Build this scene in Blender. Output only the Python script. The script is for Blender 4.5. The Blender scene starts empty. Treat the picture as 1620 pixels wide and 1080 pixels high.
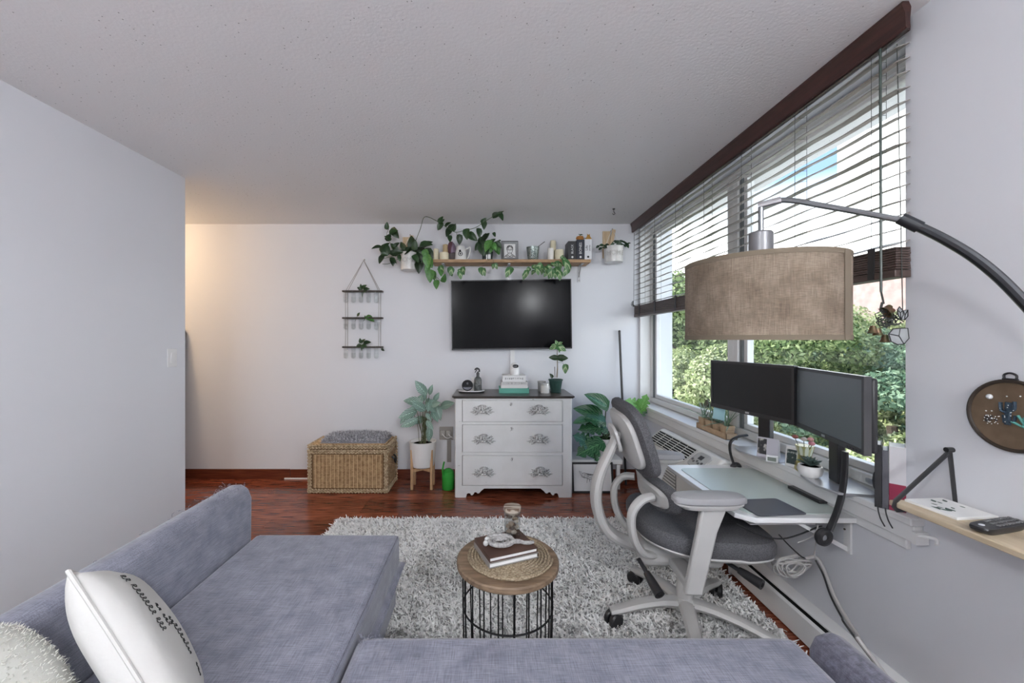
import bpy, math, random
import numpy as np
from mathutils import Vector, Matrix
from math import pi, sin, cos, tan, atan2, radians as R

# ------------------------------------------------------------------ camera, world, sun, exposure
S = bpy.context.scene
C = S.collection
FPX, CX, CY, CAMZ = 630.0, 773.0, 537.0, 1.333        # focal length and vanishing point in px of the 1620x1080 frame
cd = bpy.data.cameras.new('camera'); cam = bpy.data.objects.new('camera', cd); C.objects.link(cam)
cd.sensor_width = 36.0; cd.lens = FPX / 1620 * 36.0
cd.shift_x = (810 - CX) / 1620; cd.shift_y = (CY - 540) / 1620
cd.clip_start = 0.02; cd.clip_end = 500
cam.location = (0, 0, CAMZ); cam.rotation_euler = (pi / 2, 0, 0)
S.camera = cam
S.view_settings.view_transform = 'Standard'; S.view_settings.look = 'None'
S.view_settings.exposure = 0.0; S.view_settings.gamma = 1.0
S.view_settings.use_curve_mapping = False
EXPOSURE = 1.20
S.view_settings.exposure = EXPOSURE

W = bpy.data.worlds.new('sky'); S.world = W; W.use_nodes = True
nt = W.node_tree; nt.nodes.clear()
_o = nt.nodes.new('ShaderNodeOutputWorld'); _b = nt.nodes.new('ShaderNodeBackground')
_t = nt.nodes.new('ShaderNodeTexCoord'); _s = nt.nodes.new('ShaderNodeSeparateXYZ'); _r = nt.nodes.new('ShaderNodeValToRGB')
nt.links.new(_t.outputs['Generated'], _s.inputs[0]); nt.links.new(_s.outputs['Z'], _r.inputs[0])
nt.links.new(_r.outputs[0], _b.inputs[0]); nt.links.new(_b.outputs[0], _o.inputs[0])
e = _r.color_ramp.elements
e[0].position = 0.0; e[0].color = (0.90, 0.94, 1.0, 1)
e[1].position = 1.0; e[1].color = (0.10, 0.165, 0.30, 1)
for p_, c_ in ((0.19, (1.0, 1.0, 1.0, 1)), (0.31, (0.13, 0.20, 0.33, 1))):
    q = e.new(p_); q.color = c_
_b.inputs[1].default_value = 2.2

sd = bpy.data.lights.new('sun', 'SUN'); sd.energy = 4.5; sd.angle = R(1.0); sd.color = (1, 0.95, 0.86)
sun = bpy.data.objects.new('sun', sd); C.objects.link(sun)
sun.rotation_euler = Vector((0.72, -0.16, -0.62)).to_track_quat('-Z', 'Y').to_euler()

# sky portals: they emit nothing, they only guide sampling of the sky through the window openings
def portal(name, loc, rot, sx, sy):
    l = bpy.data.lights.new(name, 'AREA'); l.shape = 'RECTANGLE'; l.size = sx; l.size_y = sy; l.cycles.is_portal = True
    o = bpy.data.objects.new(name, l); o.location = loc; o.rotation_euler = rot; C.objects.link(o)
portal('window_portal', (1.70, 2.59, 1.57), (0, R(90), 0), 1.66, 2.42)
portal('added_window_portal', (-1.30, -2.52, 1.40), (R(90), 0, 0), 1.1, 1.9)

# ------------------------------------------------------------------ room numbers (metres; x right, y into the picture, z up)
WL, WR, WB, ZC = -2.08, 1.445, 3.82, 2.44
YR = -2.4                       # rear wall behind the camera
HALL_Y, HALL_X = 2.73, -4.8
def P(px, py, Y):               # the point at depth Y that the photograph shows at a pixel
    return Vector(((px - CX) * Y / FPX, Y, CAMZ - (py - CY) * Y / FPX))

# ------------------------------------------------------------------ materials
MATS = {}
def mk(name, col, rough=0.5, metal=0.0, col2=None, scale=20.0, detail=3.0, bump=0.0, bscale=None, spec=0.5,
       stretch=(1, 1, 1), lo=0.35, hi=0.65, rand=0.0, alpha=None, emit=None, coat=0.0, sheen=0.0, dist=0.002, ttype='noise', transl=0.0):
    if name in MATS: return MATS[name]
    m = bpy.data.materials.new(name); m.use_nodes = True
    n = m.node_tree; L = n.links; b = n.nodes['Principled BSDF']
    b.inputs['Base Color'].default_value = (*col, 1); b.inputs['Roughness'].default_value = rough
    b.inputs['Metallic'].default_value = metal; b.inputs['Specular IOR Level'].default_value = spec
    b.inputs['Coat Weight'].default_value = coat
    if sheen: b.inputs['Sheen Weight'].default_value = sheen; b.inputs['Sheen Roughness'].default_value = 0.5
    tc = n.nodes.new('ShaderNodeTexCoord'); mp = n.nodes.new('ShaderNodeMapping')
    mp.inputs['Scale'].default_value = stretch
    L.new(tc.outputs['Object'], mp.inputs[0])
    def tex(sc):
        if ttype == 'voronoi':
            t = n.nodes.new('ShaderNodeTexVoronoi'); t.inputs['Scale'].default_value = sc; L.new(mp.outputs[0], t.inputs['Vector']); return t.outputs['Distance']
        t = n.nodes.new('ShaderNodeTexNoise'); t.inputs['Scale'].default_value = sc; t.inputs['Detail'].default_value = detail
        L.new(mp.outputs[0], t.inputs['Vector']); return t.outputs['Fac']
    cout = None
    if col2:
        r = n.nodes.new('ShaderNodeValToRGB'); r.color_ramp.elements[0].position = lo; r.color_ramp.elements[1].position = hi
        r.color_ramp.elements[0].color = (*col, 1); r.color_ramp.elements[1].color = (*col2, 1)
        L.new(tex(scale), r.inputs[0]); cout = r.outputs[0]
    if rand:
        oi = n.nodes.new('ShaderNodeObjectInfo'); hsv = n.nodes.new('ShaderNodeHueSaturation')
        mr = n.nodes.new('ShaderNodeMapRange'); mr.inputs['To Min'].default_value = 1 - rand; mr.inputs['To Max'].default_value = 1 + rand
        L.new(oi.outputs['Random'], mr.inputs['Value']); L.new(mr.outputs[0], hsv.inputs['Value'])
        if cout: L.new(cout, hsv.inputs['Color'])
        else: hsv.inputs['Color'].default_value = (*col, 1)
        cout = hsv.outputs[0]
    if cout: L.new(cout, b.inputs['Base Color'])
    if bump:
        bp = n.nodes.new('ShaderNodeBump'); bp.inputs['Strength'].default_value = bump; bp.inputs['Distance'].default_value = dist
        L.new(tex(bscale or scale), bp.inputs['Height']); L.new(bp.outputs[0], b.inputs['Normal'])
    if emit:
        b.inputs['Emission Color'].default_value = (*emit[0], 1); b.inputs['Emission Strength'].default_value = emit[1]
    if transl:
        out = n.nodes['Material Output']; tr = n.nodes.new('ShaderNodeBsdfTranslucent'); mx = n.nodes.new('ShaderNodeMixShader')
        mx.inputs[0].default_value = transl
        if cout: L.new(cout, tr.inputs[0])
        else: tr.inputs[0].default_value = (*col, 1)
        L.new(b.outputs[0], mx.inputs[1]); L.new(tr.outputs[0], mx.inputs[2]); L.new(mx.outputs[0], out.inputs[0])
    MATS[name] = m
    return m

def glass(name, tint=(1, 1, 1), refl=0.07, rough=0.02):
    if name in MATS: return MATS[name]
    m = bpy.data.materials.new(name); m.use_nodes = True; n = m.node_tree; n.nodes.clear()
    o = n.nodes.new('ShaderNodeOutputMaterial'); t = n.nodes.new('ShaderNodeBsdfTransparent'); g = n.nodes.new('ShaderNodeBsdfGlossy'); x = n.nodes.new('ShaderNodeMixShader')
    t.inputs[0].default_value = (*tint, 1); g.inputs['Roughness'].default_value = rough; x.inputs[0].default_value = refl
    n.links.new(t.outputs[0], x.inputs[1]); n.links.new(g.outputs[0], x.inputs[2]); n.links.new(x.outputs[0], o.inputs[0])
    MATS[name] = m; return m

def island_mat(name, stops, rough=0.8, transl=0.0):      # colour picked per strand or leaf
    if name in MATS: return MATS[name]
    m = bpy.data.materials.new(name); m.use_nodes = True; n = m.node_tree; b = n.nodes['Principled BSDF']
    g = n.nodes.new('ShaderNodeNewGeometry'); r = n.nodes.new('ShaderNodeValToRGB')
    el = r.color_ramp.elements
    el[0].position, el[0].color = stops[0][0], (*stops[0][1], 1); el[1].position, el[1].color = stops[-1][0], (*stops[-1][1], 1)
    for p_, c_ in stops[1:-1]: el.new(p_).color = (*c_, 1)
    n.links.new(g.outputs['Random Per Island'], r.inputs[0]); n.links.new(r.outputs[0], b.inputs['Base Color'])
    b.inputs['Roughness'].default_value = rough; b.inputs['Specular IOR Level'].default_value = 0.2
    if transl:
        out = n.nodes['Material Output']; tr = n.nodes.new('ShaderNodeBsdfTranslucent'); mx = n.nodes.new('ShaderNodeMixShader'); mx.inputs[0].default_value = transl
        n.links.new(r.outputs[0], tr.inputs[0]); n.links.new(b.outputs[0], mx.inputs[1]); n.links.new(tr.outputs[0], mx.inputs[2]); n.links.new(mx.outputs[0], out.inputs[0])
    MATS[name] = m; return m

def stripe_leaf(name, dark, light, freq, slope, duty=0.5, edge=None):   # veins drawn along the leaf's own UV
    if name in MATS: return MATS[name]
    m = bpy.data.materials.new(name); m.use_nodes = True; n = m.node_tree; L = n.links; b = n.nodes['Principled BSDF']
    uv = n.nodes.new('ShaderNodeUVMap'); sp = n.nodes.new('ShaderNodeSeparateXYZ'); L.new(uv.outputs[0], sp.inputs[0])
    def mth(op, a, bb=None):
        q = n.nodes.new('ShaderNodeMath'); q.operation = op
        for i, v in enumerate((a, bb)):
            if v is None: continue
            if isinstance(v, (int, float)): q.inputs[i].default_value = v
            else: L.new(v, q.inputs[i])
        return q.outputs[0]
    au = mth('ABSOLUTE', mth('SUBTRACT', sp.outputs[0], 0.5))
    ph = mth('SUBTRACT', sp.outputs[1], mth('MULTIPLY', au, slope))
    w = mth('SINE', mth('MULTIPLY', ph, freq))
    st = mth('GREATER_THAN', w, duty)
    mid = mth('LESS_THAN', au, 0.035)
    fac = mth('MAXIMUM', st, mid)
    mx = n.nodes.new('ShaderNodeMix'); mx.data_type = 'RGBA'
    L.new(fac, mx.inputs[0]); mx.inputs[6].default_value = (*dark, 1); mx.inputs[7].default_value = (*light, 1)
    L.new(mx.outputs[2], b.inputs['Base Color']); b.inputs['Roughness'].default_value = 0.4
    MATS[name] = m; return m

# ------------------------------------------------------------------ mesh builder
def frame_from(axis, hint=Vector((0, 0, 1))):
    z = Vector(axis).normalized()
    if abs(z.dot(hint)) > 0.98: hint = Vector((1, 0, 0))
    x = hint.cross(z).normalized(); y = z.cross(x)
    return x, y, z

class MB:
    def __init__(s): s.v = []; s.f = []; s.uv = {}
    def add(s, vs, fs, M=None):
        o = len(s.v)
        s.v += [tuple(M @ Vector(p)) if M else tuple(p) for p in vs]
        s.f += [tuple(i + o for i in f) for f in fs]
        return s
    def box(s, x0, x1, y0, y1, z0, z1, M=None):
        vs = [(x, y, z) for z in (z0, z1) for y in (y0, y1) for x in (x0, x1)]
        return s.add(vs, [(0, 2, 3, 1), (4, 5, 7, 6), (0, 1, 5, 4), (2, 6, 7, 3), (0, 4, 6, 2), (1, 3, 7, 5)], M)
    def tube(s, pts, r, n=8, closed=False, caps=True, flat=1.0, hint=Vector((0, 0, 1))):
        pts = [Vector(p) for p in pts]; N = len(pts)
        rr = list(r) if isinstance(r, (list, tuple)) else [r] * N
        o = len(s.v); prev = None
        for i, p in enumerate(pts):
            a = pts[(i - 1) % N] if (closed or i > 0) else p
            b = pts[(i + 1) % N] if (closed or i < N - 1) else p
            t = (b - a)
            if t.length < 1e-9: t = Vector((0, 0, 1))
            t.normalize()
            if prev is None: x, y, _ = frame_from(t, hint)
            else:
                x = prev - t * prev.dot(t)
                x = x.normalized() if x.length > 1e-6 else frame_from(t)[0]
                y = t.cross(x)
            prev = x
            for k in range(n):
                q = 2 * pi * k / n
                s.v.append(tuple(p + x * (rr[i] * cos(q)) + y * (rr[i] * flat * sin(q))))
        M_ = N if closed else N - 1
        for i in range(M_):
            for k in range(n):
                a = o + i * n + k; b = o + i * n + (k + 1) % n; c = o + ((i + 1) % N) * n + (k + 1) % n; d = o + ((i + 1) % N) * n + k
                s.f.append((a, b, c, d))
        if caps and not closed:
            s.f.append(tuple(o + k for k in range(n))[::-1]); s.f.append(tuple(o + (N - 1) * n + k for k in range(n)))
        return s
    def cyl(s, p0, p1, r0, r1=None, n=16):
        return s.tube([p0, p1], [r0, r0 if r1 is None else r1], n)
    def lathe(s, prof, c=(0, 0, 0), n=24, M=None, ribs=0, amp=0.0):
        o = len(s.v); vs = []
        for (r, z) in prof:
            for k in range(n):
                a = 2 * pi * k / n
                q = r * (1 + (amp * cos(ribs * a) if ribs else 0))
                p = Vector((c[0] + q * cos(a), c[1] + q * sin(a), c[2] + z)); vs.append(tuple(M @ p) if M else tuple(p))
        s.v += vs
        for i in range(len(prof) - 1):
            for k in range(n):
                s.f.append((o + i * n + k, o + i * n + (k + 1) % n, o + (i + 1) * n + (k + 1) % n, o + (i + 1) * n + k))
        if prof[0][0] > 1e-6: s.f.append(tuple(o + k for k in range(n))[::-1])
        if prof[-1][0] > 1e-6: s.f.append(tuple(o + (len(prof) - 1) * n + k for k in range(n)))
        return s
    def prism(s, poly, h0, h1, M=None):           # polygon in local xy extruded along local z
        n = len(poly)
        vs = [(x, y, h0) for x, y in poly] + [(x, y, h1) for x, y in poly]
        fs = [tuple(range(n))[::-1], tuple(range(n, 2 * n))] + [(i, (i + 1) % n, n + (i + 1) % n, n + i) for i in range(n)]
        return s.add(vs, fs, M)
    def ball(s, c, r, n=10, m=6, sq=(1, 1, 1), M=None):
        prof = [(max(1e-7, sin(pi * i / m)) * 1.0, -cos(pi * i / m)) for i in range(m + 1)]
        o = len(s.v); vs = []
        for (q, z) in prof:
            for k in range(n):
                a = 2 * pi * k / n; p = Vector((q * cos(a) * r * sq[0], q * sin(a) * r * sq[1], z * r * sq[2]))
                if M: p = M @ p
                vs.append(tuple(p + Vector(c)))
        s.v += vs
        for i in range(m):
            for k in range(n): s.f.append((o + i * n + k, o + i * n + (k + 1) % n, o + (i + 1) * n + (k + 1) % n, o + (i + 1) * n + k))
        return s
    def pad(s, w, h, prof, e=4.0, n=40, curve=0.0, curve2=0.0, M=None, taper=0.0):
        # superellipse slab: local x = thickness, y = width, z = height; prof = [(rho, depth), ...]
        o = len(s.v); vs = []
        for (rho, d) in prof:
            for k in range(n):
                a = 2 * pi * k / n; ca, sa = cos(a), sin(a)
                y = w / 2 * rho * math.copysign(abs(ca) ** (2 / e), ca); z = h / 2 * rho * math.copysign(abs(sa) ** (2 / e), sa)
                y *= 1 - taper * (z / h)
                p = Vector((d + curve * y * y + curve2 * z * z, y, z)); vs.append(tuple(M @ p) if M else tuple(p))
        s.v += vs
        for i in range(len(prof) - 1):
            for k in range(n): s.f.append((o + i * n + k, o + i * n + (k + 1) % n, o + (i + 1) * n + (k + 1) % n, o + (i + 1) * n + k))
        s.f.append(tuple(o + k for k in range(n))[::-1]); s.f.append(tuple(o + (len(prof) - 1) * n + k for k in range(n)))
        return s
    def mesh(s, name):
        me = bpy.data.meshes.new(name); me.from_pydata(s.v, [], s.f); me.update()
        return me
    def build(s, name, mat, parent=None, smooth=False, bevel=0.0, seg=2, w=True, angle=35, sub=0):
        off = Vector((0, 0, 0)); loc = Vector((0, 0, 0))
        if parent is not None:
            q = parent
            while q is not None: off += q.location; q = q.parent
            if not w: off = Vector((0, 0, 0))
        else:
            a = np.array(s.v); lo, hi = a.min(0), a.max(0)
            loc = Vector(((lo[0] + hi[0]) / 2, (lo[1] + hi[1]) / 2, lo[2])); off = loc
        if off.length: s.v = [(x - off.x, y - off.y, z - off.z) for x, y, z in s.v]
        return obj(name, s.mesh(name), mat, parent, loc, smooth, bevel, seg, angle, sub)

def obj(name, me, mat, parent=None, loc=(0, 0, 0), smooth=False, bevel=0.0, seg=2, angle=35, sub=0):
    o = bpy.data.objects.new(name, me); C.objects.link(o); o.location = loc
    if mat and not me.materials: me.materials.append(mat)
    if parent is not None: o.parent = parent
    if smooth:
        me.polygons.foreach_set('use_smooth', [True] * len(me.polygons))
        me.set_sharp_from_angle(angle=R(angle))
    if bevel:
        b = o.modifiers.new('bevel', 'BEVEL'); b.width = bevel; b.segments = seg; b.limit_method = 'ANGLE'; b.angle_limit = R(40)
        me.polygons.foreach_set('use_smooth', [True] * len(me.polygons)); b.harden_normals = False
        me.set_sharp_from_angle(angle=R(60))
    if sub:
        m = o.modifiers.new('subdivision', 'SUBSURF'); m.levels = sub; m.render_levels = sub
    return o
def tag(o, label, cat, group=None):
    o['label'] = label; o['category'] = cat
    if group: o['group'] = group
    return o
def thing(name, label, cat, loc=(0, 0, 0), rz=0.0, group=None):
    o = bpy.data.objects.new(name, None); o.empty_display_size = 0.05; C.objects.link(o)
    o.location = loc; o.rotation_euler = (0, 0, rz)
    return tag(o, label, cat, group)
def struct(o): o['kind'] = 'structure'; return o
def stuff(o): o['kind'] = 'stuff'; return o

def smooth_path(pts, sub=6):
    pts = [Vector(p) for p in pts]; out = []
    for i in range(len(pts) - 1):
        p0 = pts[max(i - 1, 0)]; p1 = pts[i]; p2 = pts[i + 1]; p3 = pts[min(i + 2, len(pts) - 1)]
        for k in range(sub):
            t = k / sub
            out.append(0.5 * ((2 * p1) + (p2 - p0) * t + (2 * p0 - 5 * p1 + 4 * p2 - p3) * t * t + (3 * p1 - p0 - 3 * p2 + p3) * t ** 3))
    out.append(pts[-1]); return out

def text_part(body, size, M, mat, parent, name='lettering', ext=0.0006, align='CENTER'):
    cu = bpy.data.curves.new('t', 'FONT'); cu.body = body; cu.size = size; cu.extrude = ext; cu.align_x = align; cu.align_y = 'CENTER'; cu.resolution_u = 2
    to = bpy.data.objects.new('t', cu); C.objects.link(to)
    dg = bpy.context.evaluated_depsgraph_get(); me = bpy.data.meshes.new_from_object(to.evaluated_get(dg))
    bpy.data.objects.remove(to); bpy.data.curves.remove(cu)
    me.transform(M); me.materials.clear(); me.name = name
    off = Vector((0, 0, 0)); q = parent
    while q is not None: off += q.location; q = q.parent
    me.transform(Matrix.Translation(-off))
    return obj(name, me, mat, parent)

def strands(name, mat, base, direc, width, parent, segs=2, droop=0.4, seed=1, loc=None):
    # many thin curved blades as one mesh: base (n,3), direc (n,3) tip vectors
    rng = np.random.default_rng(seed); n = len(base)
    side = np.cross(direc, rng.normal(size=(n, 3))); side /= np.linalg.norm(side, axis=1)[:, None] + 1e-9
    rows = []
    for k in range(segs + 1):
        t = k / segs
        c = base + direc * t; c[:, 2] -= droop * np.linalg.norm(direc, axis=1) * t * t * rng.uniform(0.2, 1, n)
        w_ = (width * (1 - 0.6 * t))
        rows.append(c - side * w_); rows.append(c + side * w_)
    V = np.stack(rows, 1).reshape(-1, 3)
    if loc is not None: V = V - np.array(loc)
    m = 2 * (segs + 1); F = []
    st = np.arange(n) * m
    for k in range(segs):
        F.append(np.stack([st + 2 * k, st + 2 * k + 1, st + 2 * k + 3, st + 2 * k + 2], 1))
    F = np.concatenate(F)
    me = bpy.data.meshes.new(name); me.vertices.add(len(V)); me.vertices.foreach_set('co', V.astype(np.float32).ravel())
    me.loops.add(F.size); me.loops.foreach_set('vertex_index', F.astype(np.int32).ravel())
    me.polygons.add(len(F)); me.polygons.foreach_set('loop_start', np.arange(0, F.size, 4, dtype=np.int32))
    me.update(); me.validate()
    return stuff(obj(name, me, mat, parent))

# ------------------------------------------------------------------ leaves
def leaf_mesh(name, kind='heart', L=1.0, Wd=0.7, fold=0.15, curl=0.25, nv=8):
    vs, fs, uvs = [], [], []
    us = (-1, -0.5, 0, 0.5, 1)
    for j in range(nv + 1):
        v = j / nv
        if kind == 'heart': w_ = (sin(pi * min(1, v ** 0.62 * 1.0)) ** 0.75 if 0 < v < 1 else 0.0)
        elif kind == 'lance': w_ = sin(pi * v ** 0.85) ** 0.9 if 0 < v < 1 else 0.0
        elif kind == 'blade': w_ = (1 - v) ** 0.7
        elif kind == 'split':
            w_ = (sin(pi * v ** 0.66) ** 0.7 if 0 < v < 1 else 0.0) * (1.0 if (j % 3) else 0.52)
        w_ = max(w_, 0.012) * Wd / 2
        back = -0.10 * L if kind in ('heart', 'split') and j <= 1 else 0
        for u in us:
            y = v * L + (back * abs(u) if j <= 1 else 0) + (-0.10 * L * abs(u) * (1 if kind == 'split' else 0.3) * (1 - v))
            z = abs(u) * fold * w_ * 2 - curl * L * v * v
            vs.append((u * w_, y, z)); uvs.append(((u + 1) / 2, v))
    for j in range(nv):
        for i in range(4):
            a = j * 5 + i; fs.append((a, a + 1, a + 6, a + 5))
    me = bpy.data.meshes.new(name); me.from_pydata(vs, [], fs); me.update()
    ul = me.uv_layers.new(name='UVMap')
    for p in me.polygons:
        for li in p.loop_indices: ul.data[li].uv = uvs[me.loops[li].vertex_index]
    me.polygons.foreach_set('use_smooth', [True] * len(me.polygons))
    return me
def put_leaf(parent, me, base, tip, normal=(0, -1, 0.4), scale=None, name='leaf'):
    base = Vector(base); d = Vector(tip) - base; ln = d.length if scale is None else scale
    y = d.normalized(); z = Vector(normal); z = (z - y * z.dot(y)); z = z.normalized() if z.length > 1e-4 else frame_from(y)[0]
    x = y.cross(z)
    off = parent.location.copy(); q = parent.parent
    while q is not None: off += q.location; q = q.parent
    M = Matrix(((x.x, y.x, z.x), (x.y, y.y, z.y), (x.z, y.z, z.z))).to_4x4()
    o = bpy.data.objects.new(name, me); C.objects.link(o); o.parent = parent
    o.matrix_local = Matrix.Translation(base - off) @ M @ Matrix.Scale(ln, 4)
    return o
# ------------------------------------------------------------------ shared materials
m_wall = mk('wall_paint', (0.70, 0.71, 0.745), 0.75, bump=0.15, bscale=260, dist=0.0008)
m_ceil = mk('stipple_ceiling', (0.87, 0.87, 0.87), 0.9, bump=0.22, bscale=80, detail=5, dist=0.006)
m_white = mk('white_paint', (0.76, 0.76, 0.76), 0.45)
m_frame = mk('window_frame_paint', (0.70, 0.70, 0.69), 0.4)
m_gasket = mk('window_gasket', (0.16, 0.18, 0.19), 0.5)
m_mahog = mk('mahogany_plank', (0.105, 0.022, 0.010), 0.16, col2=(0.30, 0.09, 0.048), scale=5, detail=6, stretch=(1.2, 14, 14), rand=0.28, spec=0.5)
m_base = mk('baseboard_wood', (0.10, 0.02, 0.010), 0.3, col2=(0.17, 0.045, 0.02), scale=6, stretch=(1, 14, 14))
m_black = mk('black_plastic', (0.018, 0.018, 0.02), 0.4)
m_blackm = mk('black_metal', (0.015, 0.015, 0.016), 0.35, metal=0.3)
m_dark = mk('dark_gap', (0.01, 0.01, 0.01), 0.9)
m_chrome = mk('brushed_steel', (0.55, 0.56, 0.58), 0.3, metal=0.9)
m_paper = mk('white_paper', (0.78, 0.78, 0.77), 0.7)
m_ink = mk('black_ink', (0.02, 0.02, 0.02), 0.7)
m_green = mk('leaf_green', (0.024, 0.062, 0.018), 0.38, col2=(0.012, 0.034, 0.011), scale=9, rand=0.35)  # green darkened: backlit look of the vines is put into the colour
m_greenl = mk('leaf_bright', (0.10, 0.27, 0.06), 0.4, col2=(0.05, 0.15, 0.035), scale=9, rand=0.3)
m_stem = mk('stem_green', (0.05, 0.09, 0.03), 0.6)
m_soil = mk('potting_soil', (0.012, 0.009, 0.007), 0.95, bump=0.8, bscale=90, dist=0.006)
m_oak = mk('light_oak', (0.46, 0.28, 0.14), 0.5, col2=(0.58, 0.38, 0.20), scale=6, stretch=(2, 14, 14), detail=5)
m_glass = glass('pane_glass', (0.96, 0.98, 0.97), 0.05)
m_tubeglass = glass('tube_glass', (0.97, 0.98, 0.98), 0.09, 0.05)
m_cream = mk('cream_wax', (0.74, 0.68, 0.50), 0.5, spec=0.3)
m_brass = mk('dark_brass', (0.12, 0.10, 0.08), 0.35, metal=0.8)

# stipple flecks on the ceiling: small dark specks in the colour
_n = m_ceil.node_tree; _bs = _n.nodes['Principled BSDF']
_v = _n.nodes.new('ShaderNodeTexVoronoi'); _v.inputs['Scale'].default_value = 34
_tc = _n.nodes.new('ShaderNodeTexCoord'); _n.links.new(_tc.outputs['Object'], _v.inputs['Vector'])
_rp = _n.nodes.new('ShaderNodeValToRGB'); _rp.color_ramp.elements[0].position = 0.05; _rp.color_ramp.elements[1].position = 0.10
_rp.color_ramp.elements[0].color = (0.30, 0.30, 0.30, 1); _rp.color_ramp.elements[1].color = (0.87, 0.87, 0.875, 1)
_n.links.new(_v.outputs['Distance'], _rp.inputs[0]); _n.links.new(_rp.outputs[0], _bs.inputs['Base Color'])

# ------------------------------------------------------------------ structure
fl = struct(MB().box(HALL_X, 1.75, YR - 0.2, WB + 0.15, -0.25, -0.012).build('floor', m_base))
random.seed(4)
PW, PL = 0.125, 1.22
_pm = {}
def plank(x0, x1, y0, y1):
    ln = round(x1 - x0, 3); wd = round(y1 - y0, 3)
    if (ln, wd) not in _pm:
        b = MB().box(0.0008, ln - 0.0008, 0.0008, wd - 0.0008, -0.012, 0.0); me = b.mesh('plank'); me.materials.append(m_mahog); _pm[(ln, wd)] = me
    o = bpy.data.objects.new('plank', _pm[(ln, wd)]); C.objects.link(o); o.parent = fl
    o.location = Vector((x0, y0, 0)) - fl.location
y = WB; i = 0
while y > YR + 0.01:
    y0 = max(y - PW, YR)
    xl = HALL_X if (y0 + y) / 2 > HALL_Y - 0.05 else WL
    x = WR; first = PL * (0.25 + 0.25 * (i * 3 % 4)) if i % 4 else PL
    ln = first
    while x > xl + 0.02:
        a = max(x - ln, xl)
        plank(a, x, y0, y); x = a; ln = PL
    y = y0; i += 1

ceil = struct(MB().box(HALL_X - 0.1, 2.0, YR - 0.2, WB + 0.15, ZC, ZC + 0.25).build('ceiling', m_ceil))
wb = struct(MB().box(HALL_X - 0.1, 1.75, WB, WB + 0.15, -0.2, ZC).build('wall_back', m_wall))
wl = struct(MB().box(WL - 0.12, WL, YR, HALL_Y, 0, ZC).build('wall_left', m_wall))
wh = struct(MB().box(HALL_X, WL - 0.12, HALL_Y - 0.12, HALL_Y, 0, ZC).build('wall_hall', m_wall))
we = struct(MB().box(HALL_X - 0.1, HALL_X, HALL_Y - 0.12, WB, 0, ZC).build('wall_hall_end', m_wall))
OY0, OY1, OZ0, OZ1 = 1.38, 3.795, 0.70, 2.385        # window opening
b = MB(); b.box(WR, 1.75, YR, WB, -0.2, OZ0); b.box(WR, 1.75, YR, OY0, OZ0, ZC); b.box(WR, 1.75, OY1, WB, OZ0, ZC); b.box(WR, 1.75, OY0, OY1, OZ1, ZC)
wr = struct(b.build('wall_right', m_wall))
b = MB(); rx0, rx1, rz0, rz1 = -1.85, -0.75, 0.45, 2.35
b.box(WL, WR, YR - 0.12, YR, 0, rz0); b.box(WL, WR, YR - 0.12, YR, rz1, ZC); b.box(WL, rx0, YR - 0.12, YR, rz0, rz1); b.box(rx1, WR, YR - 0.12, YR, rz0, rz1)
wre = struct(b.build('wall_rear', m_wall))
b = MB(); b.box(rx0, rx1, YR - 0.09, YR - 0.04, rz0, rz0 + 0.06); b.box(rx0, rx1, YR - 0.09, YR - 0.04, rz1 - 0.06, rz1)
for xx in (rx0, (rx0 + rx1) / 2 - 0.03, rx1 - 0.06): b.box(xx, xx + 0.06, YR - 0.09, YR - 0.04, rz0 + 0.06, rz1 - 0.06)
w3 = struct(b.build('added_rear_window', m_frame))  # added window, unseen, lets sky light in from behind the camera
MB().box(rx0 + 0.06, rx1 - 0.06, YR - 0.07, YR - 0.066, rz0 + 0.06, rz1 - 0.06).build('pane', m_glass, w3)

# baseboards
bb = struct(MB().box(HALL_X, -1.90, WB - 0.014, WB, 0, 0.095).build('baseboard_back', m_base, bevel=0.004))
MB().box(-1.897, WR, WB - 0.012, WB, 0, 0.092).build('board', m_base, bb, bevel=0.004)
struct(MB().box(WL, WL + 0.014, YR, HALL_Y, 0, 0.095).build('baseboard_left', m_base, bevel=0.004))
struct(MB().box(-1.95, -1.72, WB - 0.024, WB - 0.014, 0.0, 0.014).build('trim_1', m_paper, bevel=0.003))

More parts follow.
